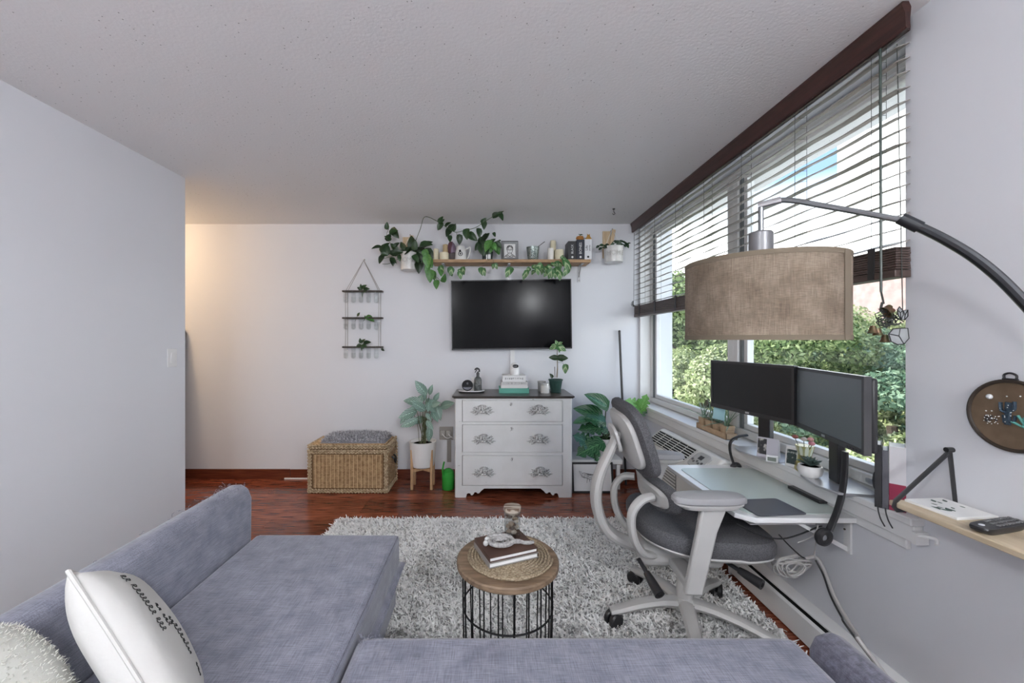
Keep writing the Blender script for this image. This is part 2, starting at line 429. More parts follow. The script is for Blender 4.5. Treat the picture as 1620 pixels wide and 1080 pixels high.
# ---- window: two units in one opening
FX0, FX1 = 1.535, 1.615
def window(name, ya, yb, dark_at):
    b = MB(); t = 0.045
    b.box(FX0, FX1, ya, yb, OZ0 + 0.045, OZ0 + 0.045 + t); b.box(FX0, FX1, ya, yb, OZ1 - t, OZ1)
    b.box(FX0, FX1, ya, ya + t, OZ0 + 0.045 + t, OZ1 - t); b.box(FX0, FX1, yb - t, yb, OZ0 + 0.045 + t, OZ1 - t)
    w = struct(b.build(name, m_frame, bevel=0.003))
    g = MB()
    g.box(FX0 + 0.012, FX0 + 0.05, yb - t - 0.028, yb - t - 0.002, OZ0 + 0.092, OZ1 - t)
    g.box(FX0 + 0.012, FX0 + 0.05, ya + t + 0.002, ya + t + 0.016, OZ0 + 0.092, OZ1 - t)
    g.build('gasket', m_gasket, w)
    s = MB(); a0, a1, z0, z1 = ya + t + 0.017, yb - t - 0.029, OZ0 + 0.092, OZ1 - t - 0.002; q = 0.032
    s.box(FX0 + 0.02, FX0 + 0.06, a0, a1, z0, z0 + q); s.box(FX0 + 0.02, FX0 + 0.06, a0, a1, z1 - q, z1)
    s.box(FX0 + 0.02, FX0 + 0.06, a0, a0 + q, z0 + q, z1 - q); s.box(FX0 + 0.02, FX0 + 0.06, a1 - q, a1, z0 + q, z1 - q)
    sh = s.build('sash', m_white, w, bevel=0.003)
    MB().box(FX0 + 0.038, FX0 + 0.043, a0 + q, a1 - q, z0 + q, z1 - q).build('pane', m_glass, sh)
    l = MB(); ym = ya + 0.16
    l.box(FX0 - 0.012, FX0, ym, ym + 0.07, OZ0 + 0.06, OZ0 + 0.075); l.box(FX0 - 0.022, FX0 - 0.012, ym + 0.01, ym + 0.05, OZ0 + 0.062, OZ0 + 0.072)
    l.build('latch', m_chrome, w)
window('window_1', 2.50, OY1, 1); window('window_2', OY0, 2.50, 1)
# sill and its apron
b = MB(); b.box(1.40, FX1, 1.32, OY1 + 0.02, 0.712, 0.738); b.box(1.412, WR + 0.0, 1.322, OY1 + 0.02, 0.655, 0.712)
sill = struct(b.build('trim_2', m_white, bevel=0.004)); sill['label'] = 'long white window sill'
b = MB(); b.box(1.428, WR, 1.36, OY1 + 0.02, 0.615, 0.655); struct(b.build('trim_3', m_white, bevel=0.004))
# narrow white jamb lining at the far end
struct(MB().box(WR - 0.004, FX0, OY1 - 0.012, OY1 + 0.004, 0.738, OZ1).build('trim_4', m_white))
# little wall bracket under the sill end
b = MB(); b.box(1.398, 1.44, 1.302, 1.318, 0.66, 0.70); b.tube(smooth_path([(1.40, 1.31, 0.69), (1.44, 1.285, 0.69), (1.435, 1.275, 0.675)]), 0.006)
tag(b.build('sill_hook', m_white, smooth=True), 'small white hook fixed to the near end of the window sill', 'hook')

# ---- blind
bl = thing('window_blind', 'brown wooden venetian blind drawn half way down the window', 'blind', (1.41, 2.57, 1.54))
m_val = mk('valance_wood', (0.032, 0.012, 0.010), 0.35, col2=(0.06, 0.022, 0.018), scale=5, stretch=(14, 1, 14))
m_slat_lit = mk('slat_wood_lit', (0.24, 0.22, 0.205), 0.45, col2=(0.34, 0.32, 0.30), scale=5, stretch=(14, 1, 14))  # open slats greyed lighter: the daylight on them is put into the colour
m_slatd = mk('slat_dark', (0.055, 0.035, 0.03), 0.45, col2=(0.09, 0.06, 0.05), scale=5, stretch=(14, 1, 14))
m_cord = mk('cord_dark', (0.05, 0.055, 0.05), 0.7)
BY0, BY1 = 1.355, 3.79
b = MB(); prof = [(1.362, 2.356), (1.366, 2.35), (1.378, 2.352), (1.376, 2.375), (1.380, 2.42), (1.372, 2.438), (1.352, 2.438), (1.350, 2.425), (1.360, 2.40)]
Mx = Matrix(((1, 0, 0, 0), (0, 0, 1, 0), (0, 1, 0, 0), (0, 0, 0, 1)))
b.prism(prof, 1.300, BY1, Mx); b.build('valance', m_val, bl, smooth=True, angle=30)
MB().box(1.385, 1.435, BY0, BY1 - 0.01, 2.385, 2.438).build('head_rail', m_val, bl)
nsl = 15; zt, zb_ = 2.335, 1.665
sm = None
for k in range(nsl):
    z = zt + (zb_ - zt) * k / (nsl - 1)
    if sm is None:
        g = MB(); N = 24
        for i_ in range(N + 1):
            yy = (BY1 - BY0) * (i_ / N - 0.5); sag = 0.0025 * sin(i_ * 1.9) * (0 if i_ in (0, N) else 1)
            for xx, zz in ((-0.025, -0.004), (0.0, 0.0), (0.025, 0.003)): g.v.append((xx, yy, zz + sag + 0.0016))
            for xx, zz in ((-0.025, -0.004), (0.0, 0.0), (0.025, 0.003)): g.v.append((xx, yy, zz + sag - 0.0016))
        for i_ in range(N):
            o_ = i_ * 6; q_ = o_ + 6
            g.f += [(o_, o_ + 1, q_ + 1, q_), (o_ + 1, o_ + 2, q_ + 2, q_ + 1), (o_ + 4, o_ + 3, q_ + 3, q_ + 4), (o_ + 5, o_ + 4, q_ + 4, q_ + 5), (o_ + 3, o_, q_, q_ + 3), (o_ + 2, o_ + 5, q_ + 5, q_ + 2)]
        g.f += [(0, 3, 4, 1), (1, 4, 5, 2), (N * 6, N * 6 + 1, N * 6 + 4, N * 6 + 3), (N * 6 + 1, N * 6 + 2, N * 6 + 5, N * 6 + 4)]
        sm = g.mesh('slat'); sm.materials.append(m_slat_lit)
    o = bpy.data.objects.new('slat', sm); C.objects.link(o); o.parent = bl
    o.location = Vector((1.411, (BY0 + BY1) / 2, z)) - bl.location
    o.rotation_euler = (R(random.uniform(-0.12, 0.12)), R(random.uniform(-13, -4)), 0)
for k in range(9):                                   # gathered slats
    MB().box(1.385 + 0.001 * (k % 2), 1.437 - 0.001 * (k % 3), BY0, BY1, 1.574 + k * 0.0085, 1.5805 + k * 0.0085).build('slat', m_slatd, bl)
MB().box(1.383, 1.439, BY0, BY1, 1.546, 1.572).build('bottom_rail', m_slatd, bl, bevel=0.003)
for yy in (1.44, 1.80, 2.18, 2.56, 2.95, 3.32, 3.66):
    b = MB()
    for xx in (1.384, 1.438): b.tube([(xx, yy, 2.39), (xx, yy, 1.56)], 0.0011, 4)
    for k in range(nsl):
        z = zt + (zb_ - zt) * k / (nsl - 1) - 0.004
        b.tube([(1.384, yy, z - 0.001), (1.438, yy, z + 0.004)], 0.0008, 3)
    b.build('ladder_cord', m_cord, bl)
    MB().box(1.381, 1.386, yy - 0.012, yy + 0.012, 1.548, 1.66).build('ladder_tape', m_black, bl)
MB().tube([(1.378, 3.77, 2.34), (1.376, 3.775, 1.70)] , 0.002, 5).build('pull_cord', m_cord, bl)
b = MB()
for k in range(6):
    a = k * 1.05; b.tube(smooth_path([(1.375, 3.775, 1.70), (1.36, 3.77 + 0.03 * cos(a), 1.67 + 0.02 * sin(a)), (1.37, 3.74 + 0.03 * sin(a), 1.645), (1.375, 3.775, 1.66)], 4), 0.0018, 4)
b.build('cord_knot', m_cord, bl)
MB().tube([(1.372, 1.395, 2.36), (1.372, 1.392, 1.50)], 0.004, 6).build('wand', mk('wand_green', (0.05, 0.07, 0.06), 0.4), bl)

# ---- baseboard heater on the right wall
ht = thing('baseboard_heater', 'long white baseboard heater along the right wall', 'heater', (1.41, 1.25, 0))
b = MB(); pr = [(1.374, 0.012), (1.374, 0.118), (1.385, 0.127), (1.385, 0.02)]
b.prism(pr, 0.2, 2.26, Mx); b.build('front_panel', m_white, ht)
b = MB(); b.prism([(1.402, 0.137), (1.445, 0.156), (1.445, 0.02), (1.436, 0.02), (1.436, 0.142), (1.402, 0.13)], 0.2, 2.26, Mx); b.build('back_panel', m_white, ht)
MB().box(1.387, 1.436, 0.2, 2.26, 0.02, 0.112).build('fin_core', m_dark, ht)
MB().box(1.372, 1.444, 0.18, 0.20, 0.0, 0.15).build('end_cap', m_white, ht)
MB().box(1.372, 1.444, 2.26, 2.28, 0.0, 0.15).build('end_cap', m_white, ht)

# ---- hallway lamp and the board that leans on the back wall
hl = thing('hall_ceiling_lamp', 'round warm ceiling lamp in the hallway behind the left wall', 'lamp', (-3.35, 3.18, 2.37))
MB().lathe([(0.14, 0.07), (0.14, 0.05), (0.0, 0.05)][::-1], (-3.35, 3.18, 2.37)).build('base', m_white, hl, smooth=True)
MB().lathe([(0.001, -0.03), (0.07, -0.022), (0.12, 0.01), (0.135, 0.049)], (-3.35, 3.18, 2.37)).build('shade', mk('lamp_glow', (0.9, 0.8, 0.6), 0.4, emit=((1, 0.72, 0.42), 3)), hl, smooth=True)
pl = bpy.data.lights.new('hall_bulb', 'POINT'); pl.energy = 12; pl.color = (1, 0.70, 0.42); pl.shadow_soft_size = 0.16
po = bpy.data.objects.new('hall_bulb', pl); C.objects.link(po); po.parent = hl; po.location = (0, 0, -0.08)
b = MB(); ang = atan2(0.30, 1.44)
Ml = Matrix.Translation((-2.884, 3.505, 0.0)) @ Matrix.Rotation(-ang, 4, 'X')
b.prism([(-0.5, 0), (0, 0), (0, 1.42), (-0.03, 1.47), (-0.5, 1.47)], -0.01, 0.01, Ml @ Matrix.Rotation(pi / 2, 4, 'X'))
tag(b.build('leaning_board', mk('board_grey', (0.16, 0.16, 0.165), 0.6)), 'tall dark grey board leaning on the back wall behind the left wall corner', 'board')

# ---- added ceiling lamps, unseen behind the camera, to brighten the room
def add_fill_lamp(x, y, e, lab):
    t = thing('added_fill_lamp', lab, 'lamp', (x, y, 2.33))
    MB().lathe([(0.0, 0.11), (0.17, 0.11), (0.17, 0.07), (0.0, 0.07)], (x, y, 2.33)).build('base', m_chrome, t, smooth=True)
    MB().lathe([(0.001, 0.0), (0.09, 0.006), (0.15, 0.035), (0.165, 0.07)], (x, y, 2.33)).build('shade', mk('fill_lamp_opal', (0.9, 0.9, 0.88), 0.4, emit=((1, 0.97, 0.93), 2.5)), t, smooth=True)
    l = bpy.data.lights.new('added_fill_bulb', 'POINT'); l.shadow_soft_size = 0.12; l.energy = e; l.color = (0.95, 0.97, 1.0)
    o = bpy.data.objects.new('added_fill_bulb', l); C.objects.link(o); o.parent = t; o.location = (0, 0, -0.16)
add_fill_lamp(-0.95, -0.75, 23, 'added round fill lamp, unseen, just behind the corner sofa')
add_fill_lamp(0.95, -1.35, 46, 'added round fill lamp, unseen, behind the sofa, nearer the right wall')

# ---- light switch
b = thing('light_switch', 'white rocker light switch on the left wall', 'switch', (WL, 2.613, 1.213))
MB().box(WL, WL + 0.006, 2.575, 2.651, 1.154, 1.272).build('plate', m_white, b, bevel=0.002)
Mr = Matrix.Translation((WL + 0.006, 2.613, 1.213)) @ Matrix.Rotation(R(4), 4, 'Y')
MB().box(0, 0.005, -0.016, 0.016, -0.033, 0.033, Mr).build('rocker', m_white, b, bevel=0.001)
# ceiling hook
hk = P(971, 330, 3.37)
b = MB().tube(smooth_path([(hk.x, 3.37, 2.44), (hk.x, 3.37, 2.415), (hk.x + 0.01, 3.37, 2.40), (hk.x, 3.37, 2.39), (hk.x - 0.01, 3.37, 2.40)]), 0.003, 6)
b.lathe([(0.011, 2.44), (0.011, 2.434), (0.0, 2.434)][::-1], (hk.x, 3.37, 0), 10)
tag(b.build('ceiling_hook', m_black, smooth=True), 'small dark hook screwed into the ceiling near the window corner', 'hook')

# ------------------------------------------------------------------ outside
GZ = -7.0
gr = struct(MB().box(2.2, 90, -30, 90, GZ - 0.3, GZ).build('ground', mk('bounce_ground', (0.36, 0.35, 0.31), 0.9, col2=(0.46, 0.45, 0.41), scale=0.8)))  # unseen ground, made pale to bounce daylight up to the ceiling
rng = np.random.default_rng(11)
def tree(name, label, x, y, top, rad, n, stops, leaf, group='trees outside the window'):
    t = thing(name, label, 'tree', (x, y, GZ), 0, group)
    H = top - GZ
    nb = 34
    cs = []
    for k in range(nb):
        a = rng.uniform(0, 2 * pi); q = rad * math.sqrt(rng.uniform(0, 1)) * 0.85; hh = rng.uniform(-1, 1)
        zz = top - rad * 0.25 - rad * 0.95 * (1 - hh) * 0.75
        q *= math.sqrt(max(0.12, 1 - ((zz - (top - rad * 0.95)) / (rad * 1.15)) ** 2))
        cs.append((x + q * cos(a), y + q * sin(a), zz, rad * rng.uniform(0.20, 0.36)))
    cs = np.array(cs)
    idx = rng.integers(0, nb, n); d = rng.normal(size=(n, 3)); d /= np.linalg.norm(d, axis=1)[:, None]
    rr = cs[idx, 3] * rng.uniform(0.55, 1.0, n) ** 0.4
    c = cs[idx, :3] + d * rr[:, None] * np.array([1, 1, 0.72])
    nrm = d + rng.normal(size=(n, 3)) * 0.6 + np.array([0, 0, 0.5]); nrm /= np.linalg.norm(nrm, axis=1)[:, None]
    tx = np.cross(nrm, rng.normal(size=(n, 3))); tx /= np.linalg.norm(tx, axis=1)[:, None] + 1e-9
    ty = np.cross(nrm, tx); sz = leaf * rng.uniform(0.6, 1.3, n)[:, None]
    V = np.stack([c - tx * sz, c - ty * sz * 0.5, c + tx * sz, c + ty * sz * 0.5], 1).reshape(-1, 3) - np.array([x, y, GZ])
    F = np.arange(4 * n).reshape(-1, 4)
    me = bpy.data.meshes.new('foliage'); me.vertices.add(len(V)); me.vertices.foreach_set('co', V.astype(np.float32).ravel())
    me.loops.add(F.size); me.loops.foreach_set('vertex_index', F.astype(np.int32).ravel()); me.polygons.add(n)
    me.polygons.foreach_set('loop_start', np.arange(0, F.size, 4, dtype=np.int32)); me.update()
    stuff(obj('foliage', me, island_mat('foliage_' + name + str(stops[0][1]), stops, 0.6, 0.3), t))
    b = MB().tube(smooth_path([(x, y, GZ), (x + 0.1, y, GZ + H * 0.4), (x - 0.1, y + 0.1, top - rad * 0.6)], 3), [0.16 - 0.012 * k for k in range(7)], 7)
    for k in range(9):
        j = cs[rng.integers(0, nb)]; z0 = top - rad * rng.uniform(0.9, 1.7)
        b.tube([(x, y, z0), ((x + j[0]) / 2, (y + j[1]) / 2, (z0 + j[2]) / 2 + 0.1), tuple(j[:3])], [0.06, 0.035, 0.012], 5)
    b.build('trunk', mk('bark', (0.05, 0.035, 0.025), 0.9), t)
G1 = [(0.0, (0.06, 0.10, 0.035)), (0.5, (0.16, 0.22, 0.09)), (1.0, (0.36, 0.42, 0.22))]  # leaf palettes paled: haze and glass glare are put into the colours
G2 = [(0.0, (0.14, 0.18, 0.07)), (0.5, (0.32, 0.37, 0.18)), (1.0, (0.60, 0.62, 0.40))]
G3 = [(0.0, (0.05, 0.10, 0.06)), (0.5, (0.13, 0.21, 0.13)), (1.0, (0.30, 0.40, 0.28))]
tree('ash_tree', 'pale yellow-green tree close outside the far window pane', 5.6, 10.2, 1.35, 1.7, 30000, G2, 0.055)
tree('maple_tree', 'tall mid-green tree behind the pale tree, far window pane', 8.0, 14.8, 4.4, 3.4, 26000, G1, 0.10)
tree('maple_tree', 'mid-green tree seen just above the two monitors', 8.0, 11.2, 2.35, 2.2, 28000, G1, 0.065)
tree('linden_tree', 'blue-green tree seen below the wide lamp shade', 11.2, 13.6, 2.6, 2.6, 24000, G3, 0.085)
tree('linden_tree', 'broad dark tree filling the lower right of the near window', 9.2, 9.4, 1.55, 2.5, 30000, G3, 0.065)
tree('ash_tree', 'sunlit yellow-green tree at the right edge of the near window', 8.4, 8.1, 0.45, 1.5, 24000, G2, 0.055)
tree('hornbeam_tree', 'leafy tree in front of the brick building', 15.5, 16.2, 2.9, 2.6, 20000, G2, 0.09)
tree('maple_tree', 'dark tree at the left edge of the far window', 6.4, 17.5, 4.6, 3.2, 18000, G1, 0.12)
tree('hornbeam_tree', 'far green tree behind the monitors', 14.0, 20.0, 3.2, 3.4, 16000, G3, 0.13)
bd = thing('apartment_building', 'tall pink brick building with overexposure painted on its upper storeys outside the near window', 'building', (26, 14, GZ))
MB().box(19.6, 33, 6, 22.17, GZ, 4.35).build('brick_storeys', mk('pale_brick', (0.30, 0.21, 0.20), 0.9, col2=(0.37, 0.28, 0.265), scale=3), bd)
MB().box(19.5, 33.1, 5.9, 22.27, 4.35, 26).build('overexposed_storeys', mk('overexposed_facade', (0.85, 0.85, 0.84), 0.8), bd)  # upper facade whitened: overexposure is put into the colour
for k in range(3): MB().box(19.55, 19.6, 8.0 + k * 3.6, 9.6 + k * 3.6, -0.6, 1.0).build('window', m_gasket, bd)
# ------------------------------------------------------------------ sofa
m_sofa = mk('grey_weave', (0.15, 0.155, 0.205), 0.85, col2=(0.235, 0.24, 0.30), scale=14, detail=6, bump=0.35, bscale=420, dist=0.0012, stretch=(1, 1, 1), sheen=0.3, lo=0.3, hi=0.72)
def weave(m, sts=((22, 420, 420), (420, 22, 420))):         # crossed yarns on top of the cloud-like fading
    n = m.node_tree; L = n.links; b = n.nodes['Principled BSDF']; old = b.inputs['Base Color'].links[0].from_socket
    tc = n.nodes.new('ShaderNodeTexCoord'); acc = None
    for st in sts:
        mp = n.nodes.new('ShaderNodeMapping'); mp.inputs['Scale'].default_value = st; L.new(tc.outputs['Object'], mp.inputs[0])
        t = n.nodes.new('ShaderNodeTexNoise'); t.inputs['Scale'].default_value = 1.0; t.inputs['Detail'].default_value = 2; L.new(mp.outputs[0], t.inputs['Vector'])
        if acc is None: acc = t.outputs['Fac']
        else:
            q = n.nodes.new('ShaderNodeMath'); q.operation = 'ADD'; L.new(acc, q.inputs[0]); L.new(t.outputs['Fac'], q.inputs[1]); acc = q.outputs[0]
    mr = n.nodes.new('ShaderNodeMapRange'); mr.inputs['From Min'].default_value = 0.7; mr.inputs['From Max'].default_value = 1.3; mr.inputs['To Min'].default_value = 0.70; mr.inputs['To Max'].default_value = 1.35
    L.new(acc, mr.inputs['Value'])
    mx = n.nodes.new('ShaderNodeMix'); mx.data_type = 'RGBA'; mx.blend_type = 'MULTIPLY'; mx.inputs[0].default_value = 1.0
    L.new(old, mx.inputs[6]); L.new(mr.outputs[0], mx.inputs[7]); L.new(mx.outputs[2], b.inputs['Base Color'])
weave(m_sofa)
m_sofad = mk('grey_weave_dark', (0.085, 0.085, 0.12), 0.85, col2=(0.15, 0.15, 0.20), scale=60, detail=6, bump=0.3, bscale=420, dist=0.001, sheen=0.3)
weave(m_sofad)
sf = thing('corner_sofa', 'low grey fabric corner sofa with a chaise on the left', 'sofa', (-0.1, 0.9, 0))
b = MB()
def rbox(b_, x0, x1, y0, y1, z0, z1, n=10, crown=0.0):     # gently crowned cushion block
    o = len(b_.v)
    for j in range(n + 1):
        for i in range(n + 1):
            u = i / n; v = j / n
            b_.v.append((x0 + (x1 - x0) * u, y0 + (y1 - y0) * v, z1 + crown * (sin(pi * u) * sin(pi * v)) ** 0.5))
    for j in range(n):
        for i in range(n):
            a = o + j * (n + 1) + i; b_.f.append((a, a + 1, a + n + 2, a + n + 1))
    o2 = len(b_.v); ring = [o + i for i in range(n + 1)] + [o + j * (n + 1) + n for j in range(1, n + 1)] + [o + n * (n + 1) + i for i in range(n - 1, -1, -1)] + [o + j * (n + 1) for j in range(n - 1, 0, -1)]
    for r_ in ring: b_.v.append((b_.v[r_][0], b_.v[r_][1], z0))
    m = len(ring)
    for k in range(m): b_.f.append((ring[k], o2 + k, o2 + (k + 1) % m, ring[(k + 1) % m]))
    b_.f.append(tuple(o2 + k for k in range(m)))
    return b_
rbox(MB(), -1.095, -0.418, 0.36, 1.88, 0.27, 0.418, 12, 0.008).build('chaise_cushion', m_sofa, sf, bevel=0.022, seg=3)
MB().box(-1.10, -0.432, 0.34, 1.865, 0.09, 0.262).build('chaise_base', m_sofa, sf, bevel=0.015, seg=2)
rbox(MB(), -0.405, 0.945, 0.36, 1.24, 0.27, 0.418, 12, 0.008).build('seat_cushion', m_sofa, sf, bevel=0.03, seg=3)
MB().box(-0.428, 0.93, 0.34, 1.215, 0.09, 0.262).build('seat_base', m_sofa, sf, bevel=0.015, seg=2)
g = MB(); ap = [(-1.235, 0.09), (-1.105, 0.09), (-1.10, 0.60), (-1.115, 0.645), (-1.15, 0.662), (-1.20, 0.66), (-1.232, 0.63)]
g.prism(ap, 0.12, 1.86, Mx); ar = g.build('armrest', m_sofa, sf, bevel=0.018, seg=3)
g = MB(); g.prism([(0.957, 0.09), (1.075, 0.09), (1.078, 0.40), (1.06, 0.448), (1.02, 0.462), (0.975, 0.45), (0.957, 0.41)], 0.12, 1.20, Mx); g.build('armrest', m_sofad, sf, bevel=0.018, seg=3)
g = MB(); g.prism([(0.12, 0.09), (0.34, 0.09), (0.335, 0.60), (0.31, 0.70), (0.25, 0.725), (0.17, 0.70), (0.12, 0.60)], -1.10, 0.955, Matrix(((0, 0, 1, 0), (1, 0, 0, 0), (0, 1, 0, 0), (0, 0, 0, 1)))); g.build('back', m_sofa, sf, bevel=0.018, seg=3)
MB().tube([(-0.424, 0.40, 0.414), (-0.4215, 1.1, 0.418), (-0.4235, 1.86, 0.414)], 0.0022, 5).build('seam', m_sofad, sf)
for x_, y_ in ((-1.18, 0.2), (-1.18, 1.8), (-0.5, 1.8), (0.9, 1.15), (0.9, 0.2), (-0.4, 1.15)):
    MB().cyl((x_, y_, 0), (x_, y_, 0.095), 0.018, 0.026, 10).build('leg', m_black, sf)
random.seed(3); b = MB()                       # frayed threads on the arm top and cushion corners
def thread(p, r_=0.0009, L_=0.02):
    p = Vector(p); pts = [p]; d = Vector((random.uniform(-1, 1), random.uniform(-.6, .6), random.uniform(.4, 1.2)))
    for k in range(5):
        d = (d + Vector((random.uniform(-.9, .9), random.uniform(-.6, .6), random.uniform(-.9, .5)))).normalized(); pts.append(pts[-1] + d * L_ / 5)
    b.tube(pts, r_, 3)
for k in range(120):
    yy = 1.86 - abs(random.gauss(0, 0.22)); thread((random.uniform(-1.225, -1.12), yy, 0.655), L_=random.uniform(0.01, 0.03))
for k in range(60):
    thread((random.uniform(-0.40, -0.32), random.uniform(1.2, 1.24), 0.41), L_=0.018)
stuff(b.build('loose_threads', m_sofa, sf))

# ---- cushions
def cushion_mesh(N, size, thick, p=2.2, seed=0, rnd_k=0.0):
    b_ = MB(); rnd = random.Random(seed); idx = {}
    for side in (1, -1):
        for j in range(N + 1):
            for i in range(N + 1):
                u = 2 * i / N - 1; v = 2 * j / N - 1
                edge = i in (0, N) or j in (0, N)
                if edge and (i, j) in idx: continue
                k_ = (1 - abs(u) ** p) * (1 - abs(v) ** p)
                pinch = 1 - 0.07 * (1 - abs(u) ** 2) * abs(v) ** 3
                pinch2 = 1 - 0.07 * (1 - abs(v) ** 2) * abs(u) ** 3
                h = thick / 2 * max(k_, 0) ** 0.42 * (1 + 0.04 * sin(5 * u + seed) * cos(4 * v))
                idx[(i, j) if edge else (i, j, side)] = len(b_.v)
                b_.v.append((side * h, u * size / 2 * pinch2 * math.sqrt(1 - rnd_k * v * v / 2), v * size / 2 * pinch * math.sqrt(1 - rnd_k * u * u / 2)))
        g_ = lambda i, j: idx[(i, j)] if (i in (0, N) or j in (0, N)) else idx[(i, j, side)]
        for j in range(N):
            for i in range(N):
                q = (g_(i, j), g_(i + 1, j), g_(i + 1, j + 1), g_(i, j + 1)); b_.f.append(q if side == 1 else q[::-1])
    return b_
def basis(o, x, y, z):
    x, y, z = Vector(x).normalized(), Vector(y).normalized(), Vector(z).normalized()
    return Matrix(((x.x, y.x, z.x, o[0]), (x.y, y.y, z.y, o[1]), (x.z, y.z, z.z, o[2]), (0, 0, 0, 1)))
SZ = 0.42
cn = Vector((-0.845, 0.80, 0.868))                       # near top corner
ud = Vector((-0.20, 0.315, -0.195)).normalized(); vd = Vector((0.25, -0.02, -0.34)); vd = (vd - ud * vd.dot(ud)).normalized()
nn = ud.cross(vd) * -1
if nn.x < 0: nn = -nn
Mc = basis(cn + ud * SZ / 2 + vd * SZ / 2, nn, ud, -vd)
pc = thing('printed_cushion', 'white cotton cushion with black handwritten print on the chaise', 'cushion', tuple(Mc.translation))
m_cot = mk('white_cotton', (0.56, 0.55, 0.53), 0.85, bump=0.35, bscale=14, dist=0.012, detail=4)
b = cushion_mesh(24, SZ, 0.135, 2.4, 1); b.v = [tuple(Mc @ Vector(p)) for p in b.v]; b.build('cover', m_cot, pc, smooth=True, angle=180)
b = MB(); ring = []
for (a0, a1) in (((-1, -1), (1, -1)), ((1, -1), (1, 1)), ((1, 1), (-1, 1)), ((-1, 1), (-1, -1))):
    for k in range(8):
        t_ = k / 8; u = a0[0] + (a1[0] - a0[0]) * t_; v = a0[1] + (a1[1] - a0[1]) * t_
        ring.append(Mc @ Vector((0, u * SZ / 2 * (1 - 0.07 * (1 - v * v) * abs(u) ** 3), v * SZ / 2 * (1 - 0.07 * (1 - u * u) * abs(v) ** 3))))
b.tube(ring, 0.0045, 6, closed=True); b.build('seam', m_cot, pc, smooth=True)
def face_pt(u, v): 
    k_ = (1 - abs(u) ** 2.4) * (1 - abs(v) ** 2.4); h = 0.135 / 2 * k_ ** 0.42 * (1 + 0.04 * sin(5 * u + 1) * cos(4 * v)) + 0.0012
    return Mc @ Vector((h, u * SZ / 2, v * SZ / 2))
rs = random.Random(8); b = MB()
for (u0, v0, v1, hgt) in ((-0.60, 0.74, 0.02, 0.20), (-0.36, 0.30, 0.02, 0.10), (-0.22, 0.10, -0.40, 0.10), (-0.12, -0.50, -0.62, 0.10)):
    pts = []; v = v0
    while v > v1:                               # lines of script running down the cushion face
        up = rs.choice((0.45, 0.5, 1.0, 0.45, 1.5)) * hgt
        q_ = rs.uniform(0.7, 1.3)
        pts += [(u0, v), (u0 + up, v - 0.012 * q_), (u0 + up * 0.8, v - 0.036 * q_), (u0 + up * 0.2, v - 0.012 * q_), (u0 - 0.015, v - 0.034 * q_)]
        v -= 0.056 * q_
        if rs.random() < 0.12:
            b.tube(smooth_path([face_pt(*q) for q in pts], 4), 0.0009, 4); pts = []; v -= 0.03
    if len(pts) > 1: b.tube(smooth_path([face_pt(*q) for q in pts], 4), 0.0009, 4)
b.build('handwriting', m_ink, pc)
# fluffy cushion
Mf = basis(Vector((-0.93, 0.60, 0.685)), (0.55, -0.42, 0.60), (-0.55, -0.84, 0.1), (-0.45, 0.25, 0.75))
x_ = Vector((0.50, -0.25, 0.62)).normalized(); y_ = Vector((-0.35, -0.90, 0.0)); y_ = (y_ - x_ * y_.dot(x_)).normalized(); z_ = x_.cross(y_)
if z_.z < 0: z_, y_ = -z_, -y_
Mf = basis(Vector((-0.99, 0.66, 0.575)), x_, y_, z_)
fc = thing('fluffy_cushion', 'fluffy cream boucle cushion in the bottom left corner', 'cushion', tuple(Mf.translation))
b = cushion_mesh(24, 0.48, 0.24, 2.6, 2, 0.9); b.v = [tuple(Mf @ Vector(p)) for p in b.v]
fv = np.array(b.v); ff = np.array(b.f); b.build('cover', mk('cream_plush', (0.52, 0.52, 0.48), 0.95), fc, smooth=True, angle=180)
rg = np.random.default_rng(5); q = rg.integers(0, len(ff), 16000); wts = rg.dirichlet((1, 1, 1, 1), 16000)
pos = (fv[ff[q]] * wts[..., None]).sum(1)
e1 = fv[ff[q, 2]] - fv[ff[q, 0]]; e2 = fv[ff[q, 3]] - fv[ff[q, 1]]; nr = np.cross(e1, e2); nr /= np.linalg.norm(nr, axis=1)[:, None] + 1e-9
strands('plush_pile', island_mat('plush', [(0, (0.46, 0.46, 0.42)), (0.5, (0.56, 0.56, 0.51)), (1, (0.66, 0.66, 0.62))], 0.9), pos, (nr + rg.normal(size=pos.shape) * 0.6) * 0.0042, np.full((16000, 1), 0.0011), fc, 2, 0.3, 6, tuple(fc.location))

# ------------------------------------------------------------------ rug
RX0, RX1, RY0, RY1 = -1.105, 1.325, 1.30, 2.94
rug = thing('shag_rug', 'light grey shag rug under the round coffee table', 'rug', ((RX0 + RX1) / 2, (RY0 + RY1) / 2, 0))
MB().box(RX0, RX1, RY0, RY1, 0.001, 0.010).build('backing', mk('rug_backing', (0.36, 0.36, 0.355), 0.95), rug)
rg = np.random.default_rng(2); n = 62000
ps = np.stack([rg.uniform(RX0, RX1, n), rg.uniform(RY0, RY1, n), np.full(n, 0.009)], 1)
keep = ~((ps[:, 0] < -0.47) & (ps[:, 1] < 1.80)) & ~((ps[:, 1] < 1.33)); ps = ps[keep]; n = len(ps)
dr = rg.normal(size=(n, 3)) * np.array([0.014, 0.014, 0.004]) + np.array([-0.004, -0.006, 0.024])
strands('pile', island_mat('rug_pile', [(0, (0.42, 0.42, 0.41)), (0.12, (0.76, 0.755, 0.745)), (0.3, (0.92, 0.915, 0.905)), (1, (0.97, 0.965, 0.96))], 0.9), ps, dr, np.full((n, 1), 0.0046), rug, 2, 0.45, 3, tuple(rug.location))  # darkest strands carry the shade flecks between tufts as colour

